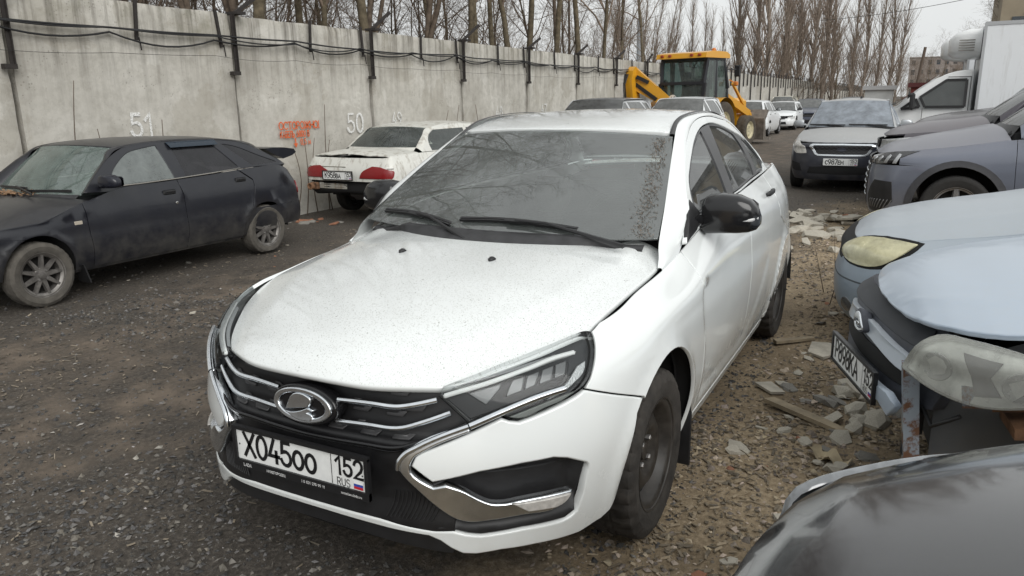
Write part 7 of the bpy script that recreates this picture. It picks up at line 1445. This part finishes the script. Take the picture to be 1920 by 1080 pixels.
# ------------------------------------------------------------------ matt black hatchback by the wall
def build_black_hatch():
    BP = paint('matt black paint', (.010, .011, .016), .30, dirt=(.16, .15, .125), dust=.10, low=.45, coat=.2); TD = M_tyre_dusty()
    c = make_car(dict(loc=(-.99, -5.30, 0), label='dusty matt black five-door hatchback with a flat rear tyre beside the concrete wall', xf=.80, xr=-3.13, hw=.82, wb=2.405, R=.262, zb=.235, bumper_z=.585, paint=BP, res=.045, glass=glass('clear old glass', (.50, .60, .56), 1.9, .22, (.42, .52, .48)),
        pane_glass=[glass('pale hatch pane', (.42, .46, .45), 1.8, .34, (.38, .42, .41)), glass('tinted hatch pane', (.03, .03, .035), 1.55, .12, (.16, .16, .18)), glass('tinted hatch pane', (.03, .03, .035), 1.55, .12)], side=[.05, .035, .02, .006, 0, 0, .004, .6],
        edge=[(.80, .08, .60), (.3, .035, .655), (-.36, .018, .69), (-.45, .055, .80), (-.56, .068, .862), (-.7, .072, .878), (-1.4, .072, .892), (-2.1, .075, .918), (-2.63, .09, .938), (-2.85, .10, .90), (-3.0, .11, .83), (-3.13, .13, .78)],
        top=[(.80, .585), (.6, .68), (.3, .742), (0, .785), (-.35, .828), (-.6, .85)], cowl=(-.36, .828), cowl_sweep=.13, wsbase=(-.40, .832), wsy=.63, wstop=(-.87, .53, 1.2, 1.225), roof=[(-.80, 1.205), (-.87, 1.225), (-1.3, 1.268), (-1.8, 1.264), (-2.2, 1.242), (-2.55, 1.185), (-2.7, 1.15)], rtop=(-2.56, .50, 1.16, 1.183), rbase=(-2.98, .60, .86), rfall=.03,
        outer=[(-.47, .862), (-.63, 1.0), (-.80, 1.125), (-.97, 1.203), (-1.45, 1.236), (-2.0, 1.224), (-2.30, 1.185), (-2.55, 1.085), (-2.75, .985), (-2.88, .915)], tumble=(.36, .34), zfix=.54, td=.004,
        doors=[[(-.425, 9), (-.43, .69), (-.45, .40), (-.45, .24)], [(-1.385, 9), (-1.41, .74), (-1.415, .40), (-1.40, .24)], [(-2.12, 9), (-2.28, .80), (-2.29, .72), (-2.20, .52), (-2.10, .36), (-2.10, .24)]],
        panes=[[(-.745, .895, 1), (-.76, .96), (-.90, 1.10), (-1.0, 1.155), (-1.15, 1.185), (-1.31, 1.203, 1), (-1.37, .905, 1)], [(-1.46, 1.195, 1), (-1.93, 1.185, 1), (-2.155, .94, 1), (-1.50, .91, 1)], [(-2.06, 1.178, 1), (-2.20, 1.15), (-2.45, 1.05), (-2.72, .955, 1), (-2.34, .945, 1)]],
        crease=[(.8, .60), (.27, .66), (-.42, .69), (-1.39, .73), (-2.30, .76), (-2.88, .785), (-3.2, .79)], arch=(.285, .315), wz=.262, wheel='spoke9', rim=simple('dirty dark alloy', (.17, .16, .15), .45, metal=.6, var=.4, vscale=18), tyre=TD, rimR=.172, flat={1: .035}, wdetail=True, tread=True, track=.725, tw=.17, flare=.010))
    r = c.root; BK = simple('black plastic', (.014, .014, .015), .5, var=.25, vscale=14, bump=.08, bscale=500); W = c.W
    for x, z in ((-1.26, .785), (-2.12, .818)):
        P = W(np.array([c.uv(x, z)]))[0]
        for sg in (1, -1): MB().box((x, sg * (P[1] + .004), z), (.135, .02, .042), bev=.008).box((x, sg * (P[1] + .016), z + .006), (.11, .012, .018), bev=.004).build('door_handle', BK, r)
    P = W(np.array([c.uv(-1.32, .68)]))[0]; MB().lathe([(.013, 0), (.013, .006), (.009, .008), (0, .008)], (-1.32, P[1], .68), 'y', 14, 1).build('lock', simple('lock chrome', (.6, .6, .58), .25, metal=1), r)
    P = W(np.array([c.uv(-.35, .63)]))[0]
    for sg in (1, -1): MB().box((-.35, sg * (P[1] + .003), .63), (.075, .012, .034), bev=.005).build('side_indicator', simple('indicator old', (.40, .36, .30), .3), r)
    for sg in (1, -1):
        door_mirror(r, (-.66, sg * .72, .90), (-.62, sg * .79, .945), sg, .20, .058, .055, simple('hatch mirror', (.012, .013, .02), .25))
        for cx in (-.335,): MB().box((cx - .02, sg * .74, .20), (.012, .15, .17), Matrix.Rotation(.25, 3, 'Y')).build('mud_flap', BK, r)
    # rain deflectors over the rear door, spoiler, belt trim
    G = c.G
    for sg in (1, -1):
        A = G(np.array([(x, 1.228) for x in np.linspace(-1.42, -1.98, 12)])) * [1, sg, 1] + [0, sg * .006, 0]; B = G(np.array([(x, 1.178) for x in np.linspace(-1.44, -1.99, 12)])) * [1, sg, 1] + [0, sg * .030, 0]
        bridge('rain_deflector', A, B, simple('deflector', (.012, .022, .035), .15), r, .004, (0, sg, 0))
        tr = MB(); Q = [(x, z) for x, z in ((-.74, .888), (-1.0, .889), (-1.4, .898), (-1.8, .912), (-2.16, .93))]; P = G(np.array(Q)) * [1, sg, 1] + [0, sg * .008, 0]
        tr.tube(P, .006, 6); tr.build('belt_trim', simple('trim grey', (.22, .21, .19), .4), r, smooth=True)
    S = []
    for y, k in ((-.60, .55), (-.55, .9), (-.3, 1), (0, 1), (.3, 1), (.55, .9), (.60, .55)):
        S.append([(-2.66, y, 1.095), (-2.78, y, 1.098), (-2.96, y, 1.085 + .008 * k), (-3.10, y, 1.062 + .012 * k), (-3.13, y, 1.03), (-3.07, y, .985 + .03 * (1 - k)), (-2.93, y, .97), (-2.78, y, 1.03)])
    MB().loft(S).build('spoiler', BP, r, angle=50)
    # tail lamps on the rear corners
    for sg in (1, -1):
        L = [c.fuv(c.U(-2.95), .60), c.fuv(c.U(-2.955), .735), c.fuv(c.uE - .25, .735), c.fuv(c.uE - .25, .60)]; panel('tail_lamp', W, [(sg * a, b) for a, b in L], simple('tail red dull', (.20, .012, .014), .25), r, res=.05, off=.006)
    # headlamps and grille for completeness
    for sg in (1, -1): panel('headlamp', W, [(sg * a, b) for a, b in (c.fuv(.38, .49), c.fuv(.38, .575), c.fuv(.72, .59), c.fuv(.80, .52))], simple('old lamp', (.5, .5, .46), .2), r, res=.05, off=.004)
    centre(c, 'grille', [(0, .49), (.34, .49), (.35, .575), (0, .58)], BK, .004); centre(c, 'bumper_strip', [(0, .40), (.95, .41), (.95, .44), (0, .43)], BK, .008)
    # seams that show: crease shadow line is in the shell; wiper on the screen
    P0, P1 = Vector(c.WS(np.array([(-.75, .05)]))[0]), Vector(c.WS(np.array([(.05, .06)]))[0]); MB().bar(P0 + Vector((.01, 0, .02)), P1 + Vector((.01, 0, .02)), .015, .02).bar(P1 * .6 + P0 * .4 + Vector((.01, 0, .03)), P1 + Vector((.12, .25, -.01)), .014).build('wiper', BK, r)
    P0, P1 = Vector(c.WS(np.array([(.1, .03)]))[0]), Vector(c.WS(np.array([(.85, .05)]))[0]); MB().bar(P0 + Vector((.01, 0, .015)), P1 + Vector((.01, 0, .015)), .015, .02).build('wiper', BK, r)
    # fallen leaves on the cowl
    lb = MB(); rr = random.Random(9)
    for i in range(160):
        x, y = rr.uniform(-.42, -.30), rr.gauss(-.25, .25); z = float(c.T(np.array([(x, max(-.6, min(.6, y)))]))[0, 2]) + rr.uniform(.004, .03); a = rr.uniform(0, 6.3); s = rr.uniform(.012, .03); d = Vector((cos(a), sin(a), rr.uniform(-.5, .5))) * s; e = Vector((-sin(a), cos(a), rr.uniform(-.5, .5))) * s * .6; q = Vector((x, y, z)); lb.add([q - d, q - e, q + d, q + e], [(0, 1, 2, 3)])
    o = lb.build('leaf_litter', simple('dry leaves', (.22, .13, .07), .9, var=.5, vscale=40), r); o['kind'] = 'stuff'
    return c
build_black_hatch()
# ------------------------------------------------------------------ white vans with boxes, loader
def rounded_profile(P, r=.08, n=4): return [tuple(q) for q in curve([tuple(p) for p in P], n, True)]
def build_van(loc, label, box=True, fridge=True, scale=1., tall=2.92):
    WP = paint('van white paint', (.74, .75, .75), .3, dirt=(.40, .38, .34), dust=.12, low=.5, coat=.4); BX = paint('box white', (.70, .72, .74), .45, dirt=(.42, .41, .38), dust=.1, low=.2, streak=.12, coat=.1); BK = BLK(); gl = glass('van glass', (.20, .22, .22), 1.6, .12)
    v = empty('box_van' if box else 'delivery_van', loc, radians(-90), label, 'van'); hw = .98; prof = [(1.02, .35, 1), (1.05, .60), (1.02, .92), (.90, 1.10), (.62, 1.22), (.42, 1.30, 1), (-.10, 1.77), (-.40, 1.95), (-.62, 2.02), (-.93, 2.04, 1), (-.93, .35, 1)]
    pr = curve(prof, 4, True); c0 = pr.mean(0); rings = []
    for y, k, dx in ((-hw, .955, 0), (-hw + .03, .985, 0), (-hw + .12, 1.0, 0), (-hw * .5, 1.0, .05), (hw * .5, 1.0, .05), (hw - .12, 1.0, 0), (hw - .03, .985, 0), (hw, .955, 0)):
        rings.append([(c0[0] + (p[0] - c0[0]) * k + dx * max(0, (p[0] - .2)), y - np.sign(y) * .16 * max(0, p[1] - 1.25) * (abs(y) / hw), c0[1] + (p[1] - c0[1]) * k) for p in pr])
    MB().loft([r[::-1] for r in rings]).build('cab', WP, v, angle=35)
    for sg in (1, -1):
        o = lambda L, d=.012: [(x, sg * (hw + d - .16 * max(0, z - 1.25)), z) for x, z in L]
        G1 = [(-.08, 1.30), (-.80, 1.30), (-.80, 1.84), (-.44, 1.84), (.02, 1.50)]; G2 = [(.36, 1.26), (.02, 1.30), (.10, 1.47)]
        for nm, L in (('door_window', G1), ('quarter_window', G2)):
            V = o(L, .006); f = tuple(range(len(L))) if sg < 0 else tuple(range(len(L)))[::-1]; w = MB().add(V, [f]).build(nm, gl, v)
            A = L + [L[0]]; fr = MB(); 
            for a, b in zip(A, A[1:]): fr.bar(o([a], .008)[0], o([b], .008)[0], .05, .025, (0, 1, 0))
            fr.build('window_frame', BK, w)
        sm = MB(); D = [(-.04, 1.27), (-.04, .50), (-.87, .50), (-.87, 1.90), (-.46, 1.90)]
        for a, b in zip(D, D[1:]): sm.bar(o([a], .002)[0], o([b], .002)[0], .012, .010, (0, 1, 0))
        sm.build('door_seam', simple('seam dark', (.08, .08, .08), .8), v); MB().box((-.76, sg * (hw + .02), 1.16), (.16, .03, .04), bev=.01).build('door_handle', BK, v)
        MB().box((.16, sg * (hw + .16), 1.42), (.10, .20, .34), bev=.03).bar((.12, sg * hw, 1.30), (.16, sg * (hw + .14), 1.30), .04).build('door_mirror', BK, v)
        MB().prism([(1.0, .78), (.98, .98), (.80, 1.10), (.62, 1.12), (.80, .86)], (0, sg * (hw + .002), 0), (1, 0, 0), (0, 0, 1), (0, sg, 0), .012).build('headlamp', lamp_glass(), v)
    W4 = [(.47, -.80, 1.315), (.47, .80, 1.315), (-.36, .70, 1.965), (-.36, -.70, 1.965)]; n = Vector((.62, 0, .78)) * .03
    MB().add([Vector(p) + n for p in W4], [(0, 1, 2, 3)]).build('windshield', gl, v); MB().bar(Vector((.50, -.7, 1.33)) + n, Vector((.52, .1, 1.33)) + n, .02).bar(Vector((.50, .0, 1.33)) + n, Vector((.52, .7, 1.33)) + n, .02).build('wiper', BK, v)
    for x in (.35, -3.2):
        for sg in (1, -1): wheel(v, (x, sg * (hw - .10), .35), .35, .20, sg, 'steel', .20, tread=False)
    MB().box((-2.6, 0, .55), (3.6, .9, .16)).build('chassis', simple('chassis dark', (.02, .02, .02), .7), v)
    if box:
        b = MB().box((-2.70, 0, (.80 + tall) / 2), (3.4, 2.16, tall - .80), bev=.03).build('cargo_box', BX, v); tr = simple('box trim', (.40, .41, .42), .45, metal=.4)
        for sg in (1, -1):
            for zz in (.84, tall - .02): MB().box((-2.70, sg * 1.075, zz), (3.42, .035, .07)).build('edge_trim', tr, b)
            MB().box((-1.005, sg * 1.07, (.8 + tall) / 2), (.05, .05, tall - .80)).build('corner_post', tr, b)
        if fridge:
            S = superloft([((-.98, 0, tall - .36), (0, .80, 0), (0, 0, .30)), ((-.75, 0, tall - .35), (0, .80, 0), (0, 0, .29)), ((-.52, 0, tall - .37), (0, .74, 0), (0, 0, .24)), ((-.42, 0, tall - .39), (0, .60, 0), (0, 0, .15))], 24, 4.5); f = MB().loft(S).build('cooling_unit', WP, v, angle=40)
            for k in range(5): MB().box((-.72, .805, tall - .50 + .05 * k), (.28, .01, .018)).build('cooling_louvre', simple('trim grey', (.22, .21, .19), .4), f)
    else:
        MB().box((-2.6, 0, 1.3), (3.0, 1.96, 1.6), bev=.10).build('cargo_body', WP, v)
    return v
build_van((-17.0, 1.52, 0), 'white box van with cooling unit over the cab, nearest of the vans on the right')
build_van((-20.4, 1.42, 0), 'white box van partly hidden behind the nearer box van', tall=3.0)
def build_loader():
    YL = paint('loader yellow', (.62, .30, .015), .35, dirt=(.20, .15, .09), dust=.15, low=.6, coat=.3); BK = simple('loader black', (.015, .016, .020), .45, var=.2); gl = glass('loader glass', (.30, .38, .36), 1.5, .12, (.35, .42, .40)); DK = BLK(); ty = simple('muddy tyre', (.07, .058, .045), .95, var=.4, vscale=8, bump=.4, bscale=30)
    t = empty('backhoe_loader', (-22.3, -5.02, 0), radians(168), 'yellow backhoe loader with a black-framed cab and folded rear boom, by the wall', 'loader'); t.scale = (1.06, 1.06, 1.06)
    # local: forward +x, the rear (towards the camera) at -x
    MB().box((1.2, 0, .75), (3.6, .9, .5), bev=.05).box((2.3, 0, 1.15), (1.7, .86, .62), bev=.10).build('chassis', YL, t); MB().box((0.05, 0, 1.0), (1.3, 1.35, .6), bev=.05).box((.1, .0, 1.32), (1.3, 1.4, .1)).build('platform', BK, t)
    P = [(-.62, 1.38), (.92, 1.38), (.92, 1.75), (.62, 2.60), (-.50, 2.60), (-.62, 1.9)]
    cb = MB()
    for sg in (1, -1):
        for a, b in zip(P, P[1:] + P[:1]): cb.bar((a[0], sg * .72, a[1]), (b[0], sg * .68, b[1]), .09, .09)
        cb.bar((.15, sg * .71, 1.38), (.10, sg * .68, 2.60), .08, .08)
    for x, z in ((-.62, 1.38), (-.62, 1.9), (-.5, 2.60), (.62, 2.60), (.92, 1.38)): cb.bar((x, -.72, z), (x, .72, z), .09, .09)
    cab = cb.build('cab_frame', BK, t)
    for sg in (1, -1): MB().add([(a[0], sg * .715, a[1]) for a in P], [tuple(range(6)) if sg < 0 else tuple(range(6))[::-1]]).build('side_window', gl, cab)
    MB().add([(-.62, -.72, 1.42), (-.62, .72, 1.42), (-.62, .72, 1.9), (-.50, .68, 2.58), (-.50, -.68, 2.58), (-.62, -.72, 1.9)], [(0, 1, 2, 3, 4, 5)]).build('rear_window', gl, cab); MB().add([(.92, -.72, 1.42), (.92, .72, 1.42), (.92, .72, 1.75), (.62, .68, 2.58), (.62, -.68, 2.58), (.92, -.72, 1.75)], [(5, 4, 3, 2, 1, 0)]).build('front_window', gl, cab)
    R = [[(-.78, y, 2.60), (-.74, y, 2.74), (-.3, y, 2.80), (.6, y, 2.80), (.82, y, 2.73), (.84, y, 2.62)] for y in (-.80, -.74, .74, .80)]; MB().loft(R).build('cab_roof', YL, t, angle=40)
    rl = simple('amber lamp', (.55, .18, .03), .2, coat=.6); MB().lathe([(.07, 0), (.07, .10), (.04, .14), (0, .14)], (.45, -.45, 2.78), 'z', 12).build('beacon', rl, t)
    for y in (-.6, -.35, .35, .6): MB().box((-.78, y, 2.68), (.05, .10, .07), bev=.01).build('work_lamp', simple('red lamp', (.30, .05, .02), .3), t)
    seat(t, .15, 0, simple('loader seat', (.03, .035, .04), .8), 1.42); MB().box((.62, 0, 1.75), (.2, .5, .6), bev=.05).build('console', DK, t)
    MB().box((-.72, -.20, 1.20), (.06, 1.2, .30), bev=.02).build('rear_panel', DK, t)
    MB().lathe([(.13, 0), (.13, .012), (0, .012)], (-.70, .25, 1.45), 'x', 20, -1).build('speed_disc', simple('disc white', (.7, .7, .68), .4), t); lt = MB(); letters(lt, '40', .13, lambda a, b, d: (-.716 - d, .33 - a, 1.39 + b), .14); lt.build('disc_number', simple('plate ink', (.01, .01, .011), .35), t)
    for sg in (1, -1):
        w = wheel(t, (.0, sg * .92, .68), .68, .42, sg, 'steel', .38, simple('rim cream', (.50, .45, .30), .6, var=.3), ty); w2 = wheel(t, (2.15, sg * .85, .46), .46, .32, sg, 'steel', .26, simple('rim cream', (.50, .45, .30), .6), ty)
        A = [(.78 * cos(radians(q)), .68 + .80 * sin(radians(q))) for q in range(0, 181, 15)]; G = [[(x, sg * .70, z) for x, z in A], [(x, sg * 1.14, z) for x, z in A]]; grid_obj('rear_wing', np.array(G), YL, t)
        MB().bar((1.0, sg * .62, 1.5), (2.8, sg * .62, .95), .14, .22).bar((2.8, sg * .62, .95), (3.15, sg * .62, .40), .14, .2).bar((1.5, sg * .62, 1.9), (2.6, sg * .62, 1.1), .07).build('loader_arm', YL, t)
        MB().box((1.0, sg * .98, 2.25), (.06, .20, .34), bev=.03).bar((.75, sg * .72, 2.3), (1.0, sg * .95, 2.3), .03).build('door_mirror', DK, t); MB().bar((.85, sg * .80, 2.0), (1.0, sg * .92, 1.9), .03).box((1.0, sg * .95, 1.88), (.10, .14, .14), bev=.03).build('front_lamp', rl, t)
    bk = MB(); Bp = [(3.0, .12), (3.75, .08), (3.85, .14), (3.20, .22), (3.10, .75), (3.35, 1.05), (3.25, 1.08), (2.98, .80)]
    MB().prism(Bp, (0, -1.1, 0), (1, 0, 0), (0, 0, 1), (0, 1, 0), 2.2).build('bucket', simple('bucket steel', (.16, .14, .12), .6, metal=.3, var=.4), t)
    # rear boom folded to the wall side: king post, boom, dipper, hoses
    MB().box((-1.0, .95, .85), (.35, .5, .8), bev=.04).build('king_post', DK, t)
    S = [(-1.05, 1.1), (-1.25, 1.45), (-1.35, 2.0), (-1.28, 2.30), (-1.12, 2.42), (-.98, 2.34), (-.95, 2.0), (-.85, 1.5), (-.75, 1.15)]
    MB().prism(S, (0, 1.28, 0), (1, 0, 0), (0, 0, 1), (0, 1, 0), .22).build('boom', YL, t, angle=30)
    MB().prism([(-.2, 0), (.0, .35), (.10, .38), (1.5, -.85), (1.42, -1.02), (.1, -.28)], (-1.12, 1.40, 2.0), (.25, -1, 0), (0, 0, 1), (1, .25, 0), .2).build('dipper', YL, t); MB().bar((-1.1, 1.5, 2.05), (-.95, .65, 1.45), .10).bar((-1.1, 1.25, 2.12), (-1.0, .9, 1.95), .14, .10).build('ram', DK, t)
    for k in range(3): MB().tube([(-1.36, 1.40 + .05 * k, 2.2), (-1.46, 1.45 + .05 * k, 1.9), (-1.40, 1.45 + .05 * k, 1.5), (-1.15, 1.4, 1.2)], .02, 6).build('hose', DK, t, smooth=True)
    MB().bar((-1.3, 1.52, 1.95), (-1.75, 1.66, 2.1), .05).bar((-1.75, 1.66, 2.1), (-1.78, 1.68, 2.3), .04).build('link_arm', DK, t)
build_loader()
# ------------------------------------------------------------------ rubble, planks, far buildings, wires
def chunk_mesh(seed, flat=.5, n=0):
    bm = bmesh.new(); bmesh.ops.create_icosphere(bm, subdivisions=1, radius=1); r2 = random.Random(seed)
    for v in bm.verts: v.co *= r2.uniform(.65, 1.15); v.co.z *= flat; v.co.x *= 1.25; v.co.z = max(min(v.co.z, flat * .62), -flat * .6)
    me = bpy.data.meshes.new('chunk'); bm.to_mesh(me); bm.free(); return me
def slab(pts, th, mat, name, loc, rot, label, cat, group=None):
    mb = MB().prism(pts, (0, 0, 0), (1, 0, 0), (0, 1, 0), (0, 0, 1), th); o = mb.build(name, mat); o.location = loc; o.rotation_euler = rot; return tag(o, label, cat, group)
def gz(x, y): return float(ground_h(np.array([x]), np.array([y]))[0])
def build_debris():
    cc = simple('rubble pale', (.40, .37, .31), .95, var=.25, vscale=14, bump=.5, bscale=50); cd = simple('rubble grey', (.20, .19, .17), .95, var=.3, vscale=16, bump=.5, bscale=50); br = simple('rubble brick', (.26, .12, .07), .95, var=.3, vscale=14, bump=.5, bscale=50); wd = simple('old plank', (.27, .22, .15), .9, var=.35, vscale=10, bump=.4, bscale=60); pw = simple('carton', (.40, .33, .22), .9, var=.2, vscale=12)
    rr = random.Random(21); meshes = []
    for m in (cc, cd, cc, br):
        for s in range(3): me = chunk_mesh(len(meshes) + 50, rr.uniform(.35, .7)); me.materials.append(m); meshes.append((me, m))
    labs = {cc.name: ('pale broken concrete lump on the soil beside the parked cars', 'pale rubble lumps'), cd.name: ('grey stone lump on the soil beside the parked cars', 'grey stone lumps'), br.name: ('reddish brick fragment on the soil beside the parked cars', 'brick fragments')}
    def lump(x, y, s, k=None, lab=None):
        me, m = meshes[k if k is not None else rr.randrange(len(meshes))]; o = link('rubble_piece', me); o.location = (x, y, gz(x, y) + s * .12); o.rotation_euler = (rr.uniform(-.3, .3), rr.uniform(-.3, .3), rr.uniform(0, 6.3)); o.scale = (s, s * rr.uniform(.6, 1), s * rr.uniform(.7, 1)); tag(o, *((lab[0], 'rubble', lab[1]) if lab else (labs[m.name][0], 'rubble', labs[m.name][1])))
    for i in range(46):                                   # heap before the silver sedan
        x, y = rr.gauss(-7.3, .75), rr.gauss(.55, .26)
        if y > 1.0 or y < .05: continue
        lump(x, y, rr.uniform(.05, .16), rr.choice((0, 1, 2, 6, 7, 8)), ('pale rubble lump in the heap before the silver sedan', 'rubble heap before the silver sedan'))
    for i in range(60): 
        y = rr.uniform(.98, 1.6); x = rr.uniform(-5.5, .6)
        if x > -.3 and y > 1.3: continue
        lump(x, y, rr.uniform(.018, .06))
    for i in range(26): lump(rr.gauss(-1.5, .35), rr.gauss(1.42, .12), rr.uniform(.04, .10), rr.choice((0, 1, 2, 3, 4, 6, 7)))
    for i in range(22): lump(rr.uniform(-4.6, -1.2), rr.uniform(-5.2, -3.2) if i % 3 else rr.uniform(-1.8, -1.0), rr.uniform(.012, .03), None, ('small stone lying loose on the dark lane left of the white sedan', 'loose stones on the lane'))
    for i in range(16): lump(rr.gauss(-5.6, .3), rr.gauss(-6.1, .35), rr.uniform(.04, .09), rr.choice((3, 4, 5, 9, 10, 0)), ('stone or brick lump on the ground under the old white saloon', 'lumps by the old saloon'))
    q = lambda *p: [(a, b) for a, b in p]
    slab(q((-.30, -.10), (.05, -.14), (.26, -.02), (.20, .14), (-.16, .16), (-.33, .05)), .025, cc, 'broken_slab', (-7.9, .86, gz(-7.9, .86) + .05), (.15, -.1, .4), 'large pale slab fragment lying before the silver sedan', 'slab')
    slab(q((-.20, -.12), (.18, -.10), (.22, .08), (-.02, .15), (-.22, .06)), .03, br, 'broken_slab', (-8.1, 1.02, gz(-8.1, 1.02) + .02), (-.1, .1, 1.2), 'orange-brown slab fragment beside the large pale one', 'slab')
    slab(q((-.14, -.05), (.05, -.09), (.15, -.01), (.08, .07), (-.12, .06)), .015, cc, 'broken_slab', (-2.42, 1.17, gz(-2.42, 1.17) + .01), (.05, .03, .2), 'flat pale slab lying near the sedan rear wheel', 'slab')
    slab(q((-.08, -.04), (.06, -.05), (.09, .02), (-.05, .05)), .014, cc, 'broken_slab', (-1.62, .99, gz(-1.62, .99) + .01), (0, .05, .9), 'small pale slab by the white sedan rear door', 'slab')
    slab(q((-.24, -.028), (.22, -.022), (.245, .012), (.1, .03), (-.22, .026)), .022, wd, 'plank', (-1.28, 1.22, gz(-1.28, 1.22) + .012), (.04, .04, 1.05), 'weathered broken plank on the soil midway between the sedan and the wreck', 'plank')
    slab(q((-.16, -.03), (.15, -.02), (.16, .02), (-.14, .03)), .018, wd, 'plank', (-2.55, .98, gz(-2.55, .98) + .012), (.0, .05, 2.4), 'short grey board near the sedan rear wheel', 'plank')
    slab(q((-.09, -.012), (.10, -.016), (.09, .014), (-.09, .012)), .012, simple('fresh wood', (.40, .32, .22), .9, var=.2), 'wood_piece', (.93, 1.10, gz(.93, 1.10) + .01), (0, .1, 1.35), 'pale stick of wood beside the gloss black car', 'wood')
    P = []
    for i in range(9): P.append([(i * .022 - .09, j * .03 - .045, .02 + .022 * sin(i * 1.3 + j) + .012 * cos(j * 2.2)) for j in range(4)])
    o = grid_obj('carton_scrap', np.array(P), pw, None); o.location = (-.86, 1.36, gz(-.86, 1.36)); o.rotation_euler = (0, 0, .9); tag(o, 'crumpled tan carton scrap near the wrecked car', 'carton')
    # dry weed stalks by the far side of the white sedan
    for i in range(6):
        x, y = rr.uniform(-4.1, -3.4), rr.uniform(1.0, 1.25); h = rr.uniform(.3, .6); d = Vector((rr.uniform(-.25, .25), rr.uniform(-.25, .25), 1)); o = MB().tube([Vector((x, y, gz(x, y) - .02)) + d * h * t for t in (0, .4, .8, 1)], [.004, .003, .002, .001], 5).build('weed_stalk', simple('stem brown', (.10, .075, .055), .9), None, smooth=True); tag(o, 'thin dry weed stalk behind the white sedan rear wheel', 'weed', 'dry weed stalks')
    # ---- far away: shed, cabin, blocks of flats, pole and wire
    def dirp(px, d): v = Vector((-.8558, -.4583)) + Vector((-.4678, .8837)) * ((px - 960) / 1415.3); v.normalize(); return Vector((2.44 + v.x * d, 1.58 + v.y * d, 0))
    def house(px, d, w, dep, h, wall_c, roof_c, name, label, cat='building', win=0, flat=True):
        p = dirp(px, d); e = empty(name, p, 0, label, cat); MB().box((0, 0, h / 2), (dep, w, h)).build('wall', simple('far wall ' + name + str(px), wall_c, .9, var=.15, vscale=.8), e); MB().box((0, 0, h + .12), (dep + .4, w + .4, .3)).build('roof', simple('far roof ' + str(px), roof_c, .9), e)
        if win:
            nx, nz = win
            for i in range(nx):
                for j in range(nz): o = MB().box((dep / 2 + .02, -w / 2 + (i + .5) * w / nx, 1.2 + (j + .5) * (h - 1.2) / nz), (.08, w / nx * .45, (h - 1.2) / nz * .5)).build('window', simple('far window', (.05, .06, .07), .2), e)
        return e
    house(1696, 62, 1.9, 2, 2.1, (.16, .035, .03), (.10, .03, .03), 'metal_shed', 'dark red metal shed at the far end of the yard')
    house(1614, 66, 1.9, 1.4, 2.0, (.62, .63, .62), (.5, .5, .5), 'site_cabin', 'white site cabin rising behind the silver sedan roof')
    house(1712, 300, 17, 10, 13.5, (.30, .265, .245), (.26, .23, .21), 'apartment_building', 'long brown block of flats on the skyline left of the vans', win=(7, 4)); house(1778, 360, 17, 10, 16.5, (.30, .265, .245), (.26, .23, .21), 'apartment_building', 'shorter brown block of flats behind the bare trees on the skyline', win=(7, 5))
    house(1945, 62, 9, 8, 9.6, (.26, .22, .16), (.07, .065, .06), 'brick_building', 'tan building corner at the top right above the vans', win=(4, 3))
    p = dirp(1683, 78); o = MB().tube([p + Vector((0, -.5, 0)), p + Vector((0, .15, 5.6))], .12, 8).build('utility_pole', simple('pole brown', (.12, .09, .07), .9)); tag(o, 'leaning dark utility pole left of the vans', 'pole')
    a, b = dirp(1500, 70), dirp(2060, 55); P = [(a.x + (b.x - a.x) * t, a.y + (b.y - a.y) * t, 7.6 + 1.2 * t - 1.0 * 4 * t * (1 - t) * .6) for t in np.linspace(0, 1, 20)]; o = MB().tube(P, .018, 5).build('overhead_wire', simple('cable black', (.012, .012, .013), .5), None, smooth=True); tag(o, 'thin overhead wire crossing the pale sky at the upper right', 'wire')
    p = dirp(1190, 58); o = MB().lathe([(.26, 0), (.22, 7.2), (0, 7.2)], (p.x, p.y, 0), 'z', 14).build('grey_chimney', simple('chimney grey', (.30, .32, .34), .8)); tag(o, 'slim grey chimney among the trees behind the wall', 'chimney')
build_debris()
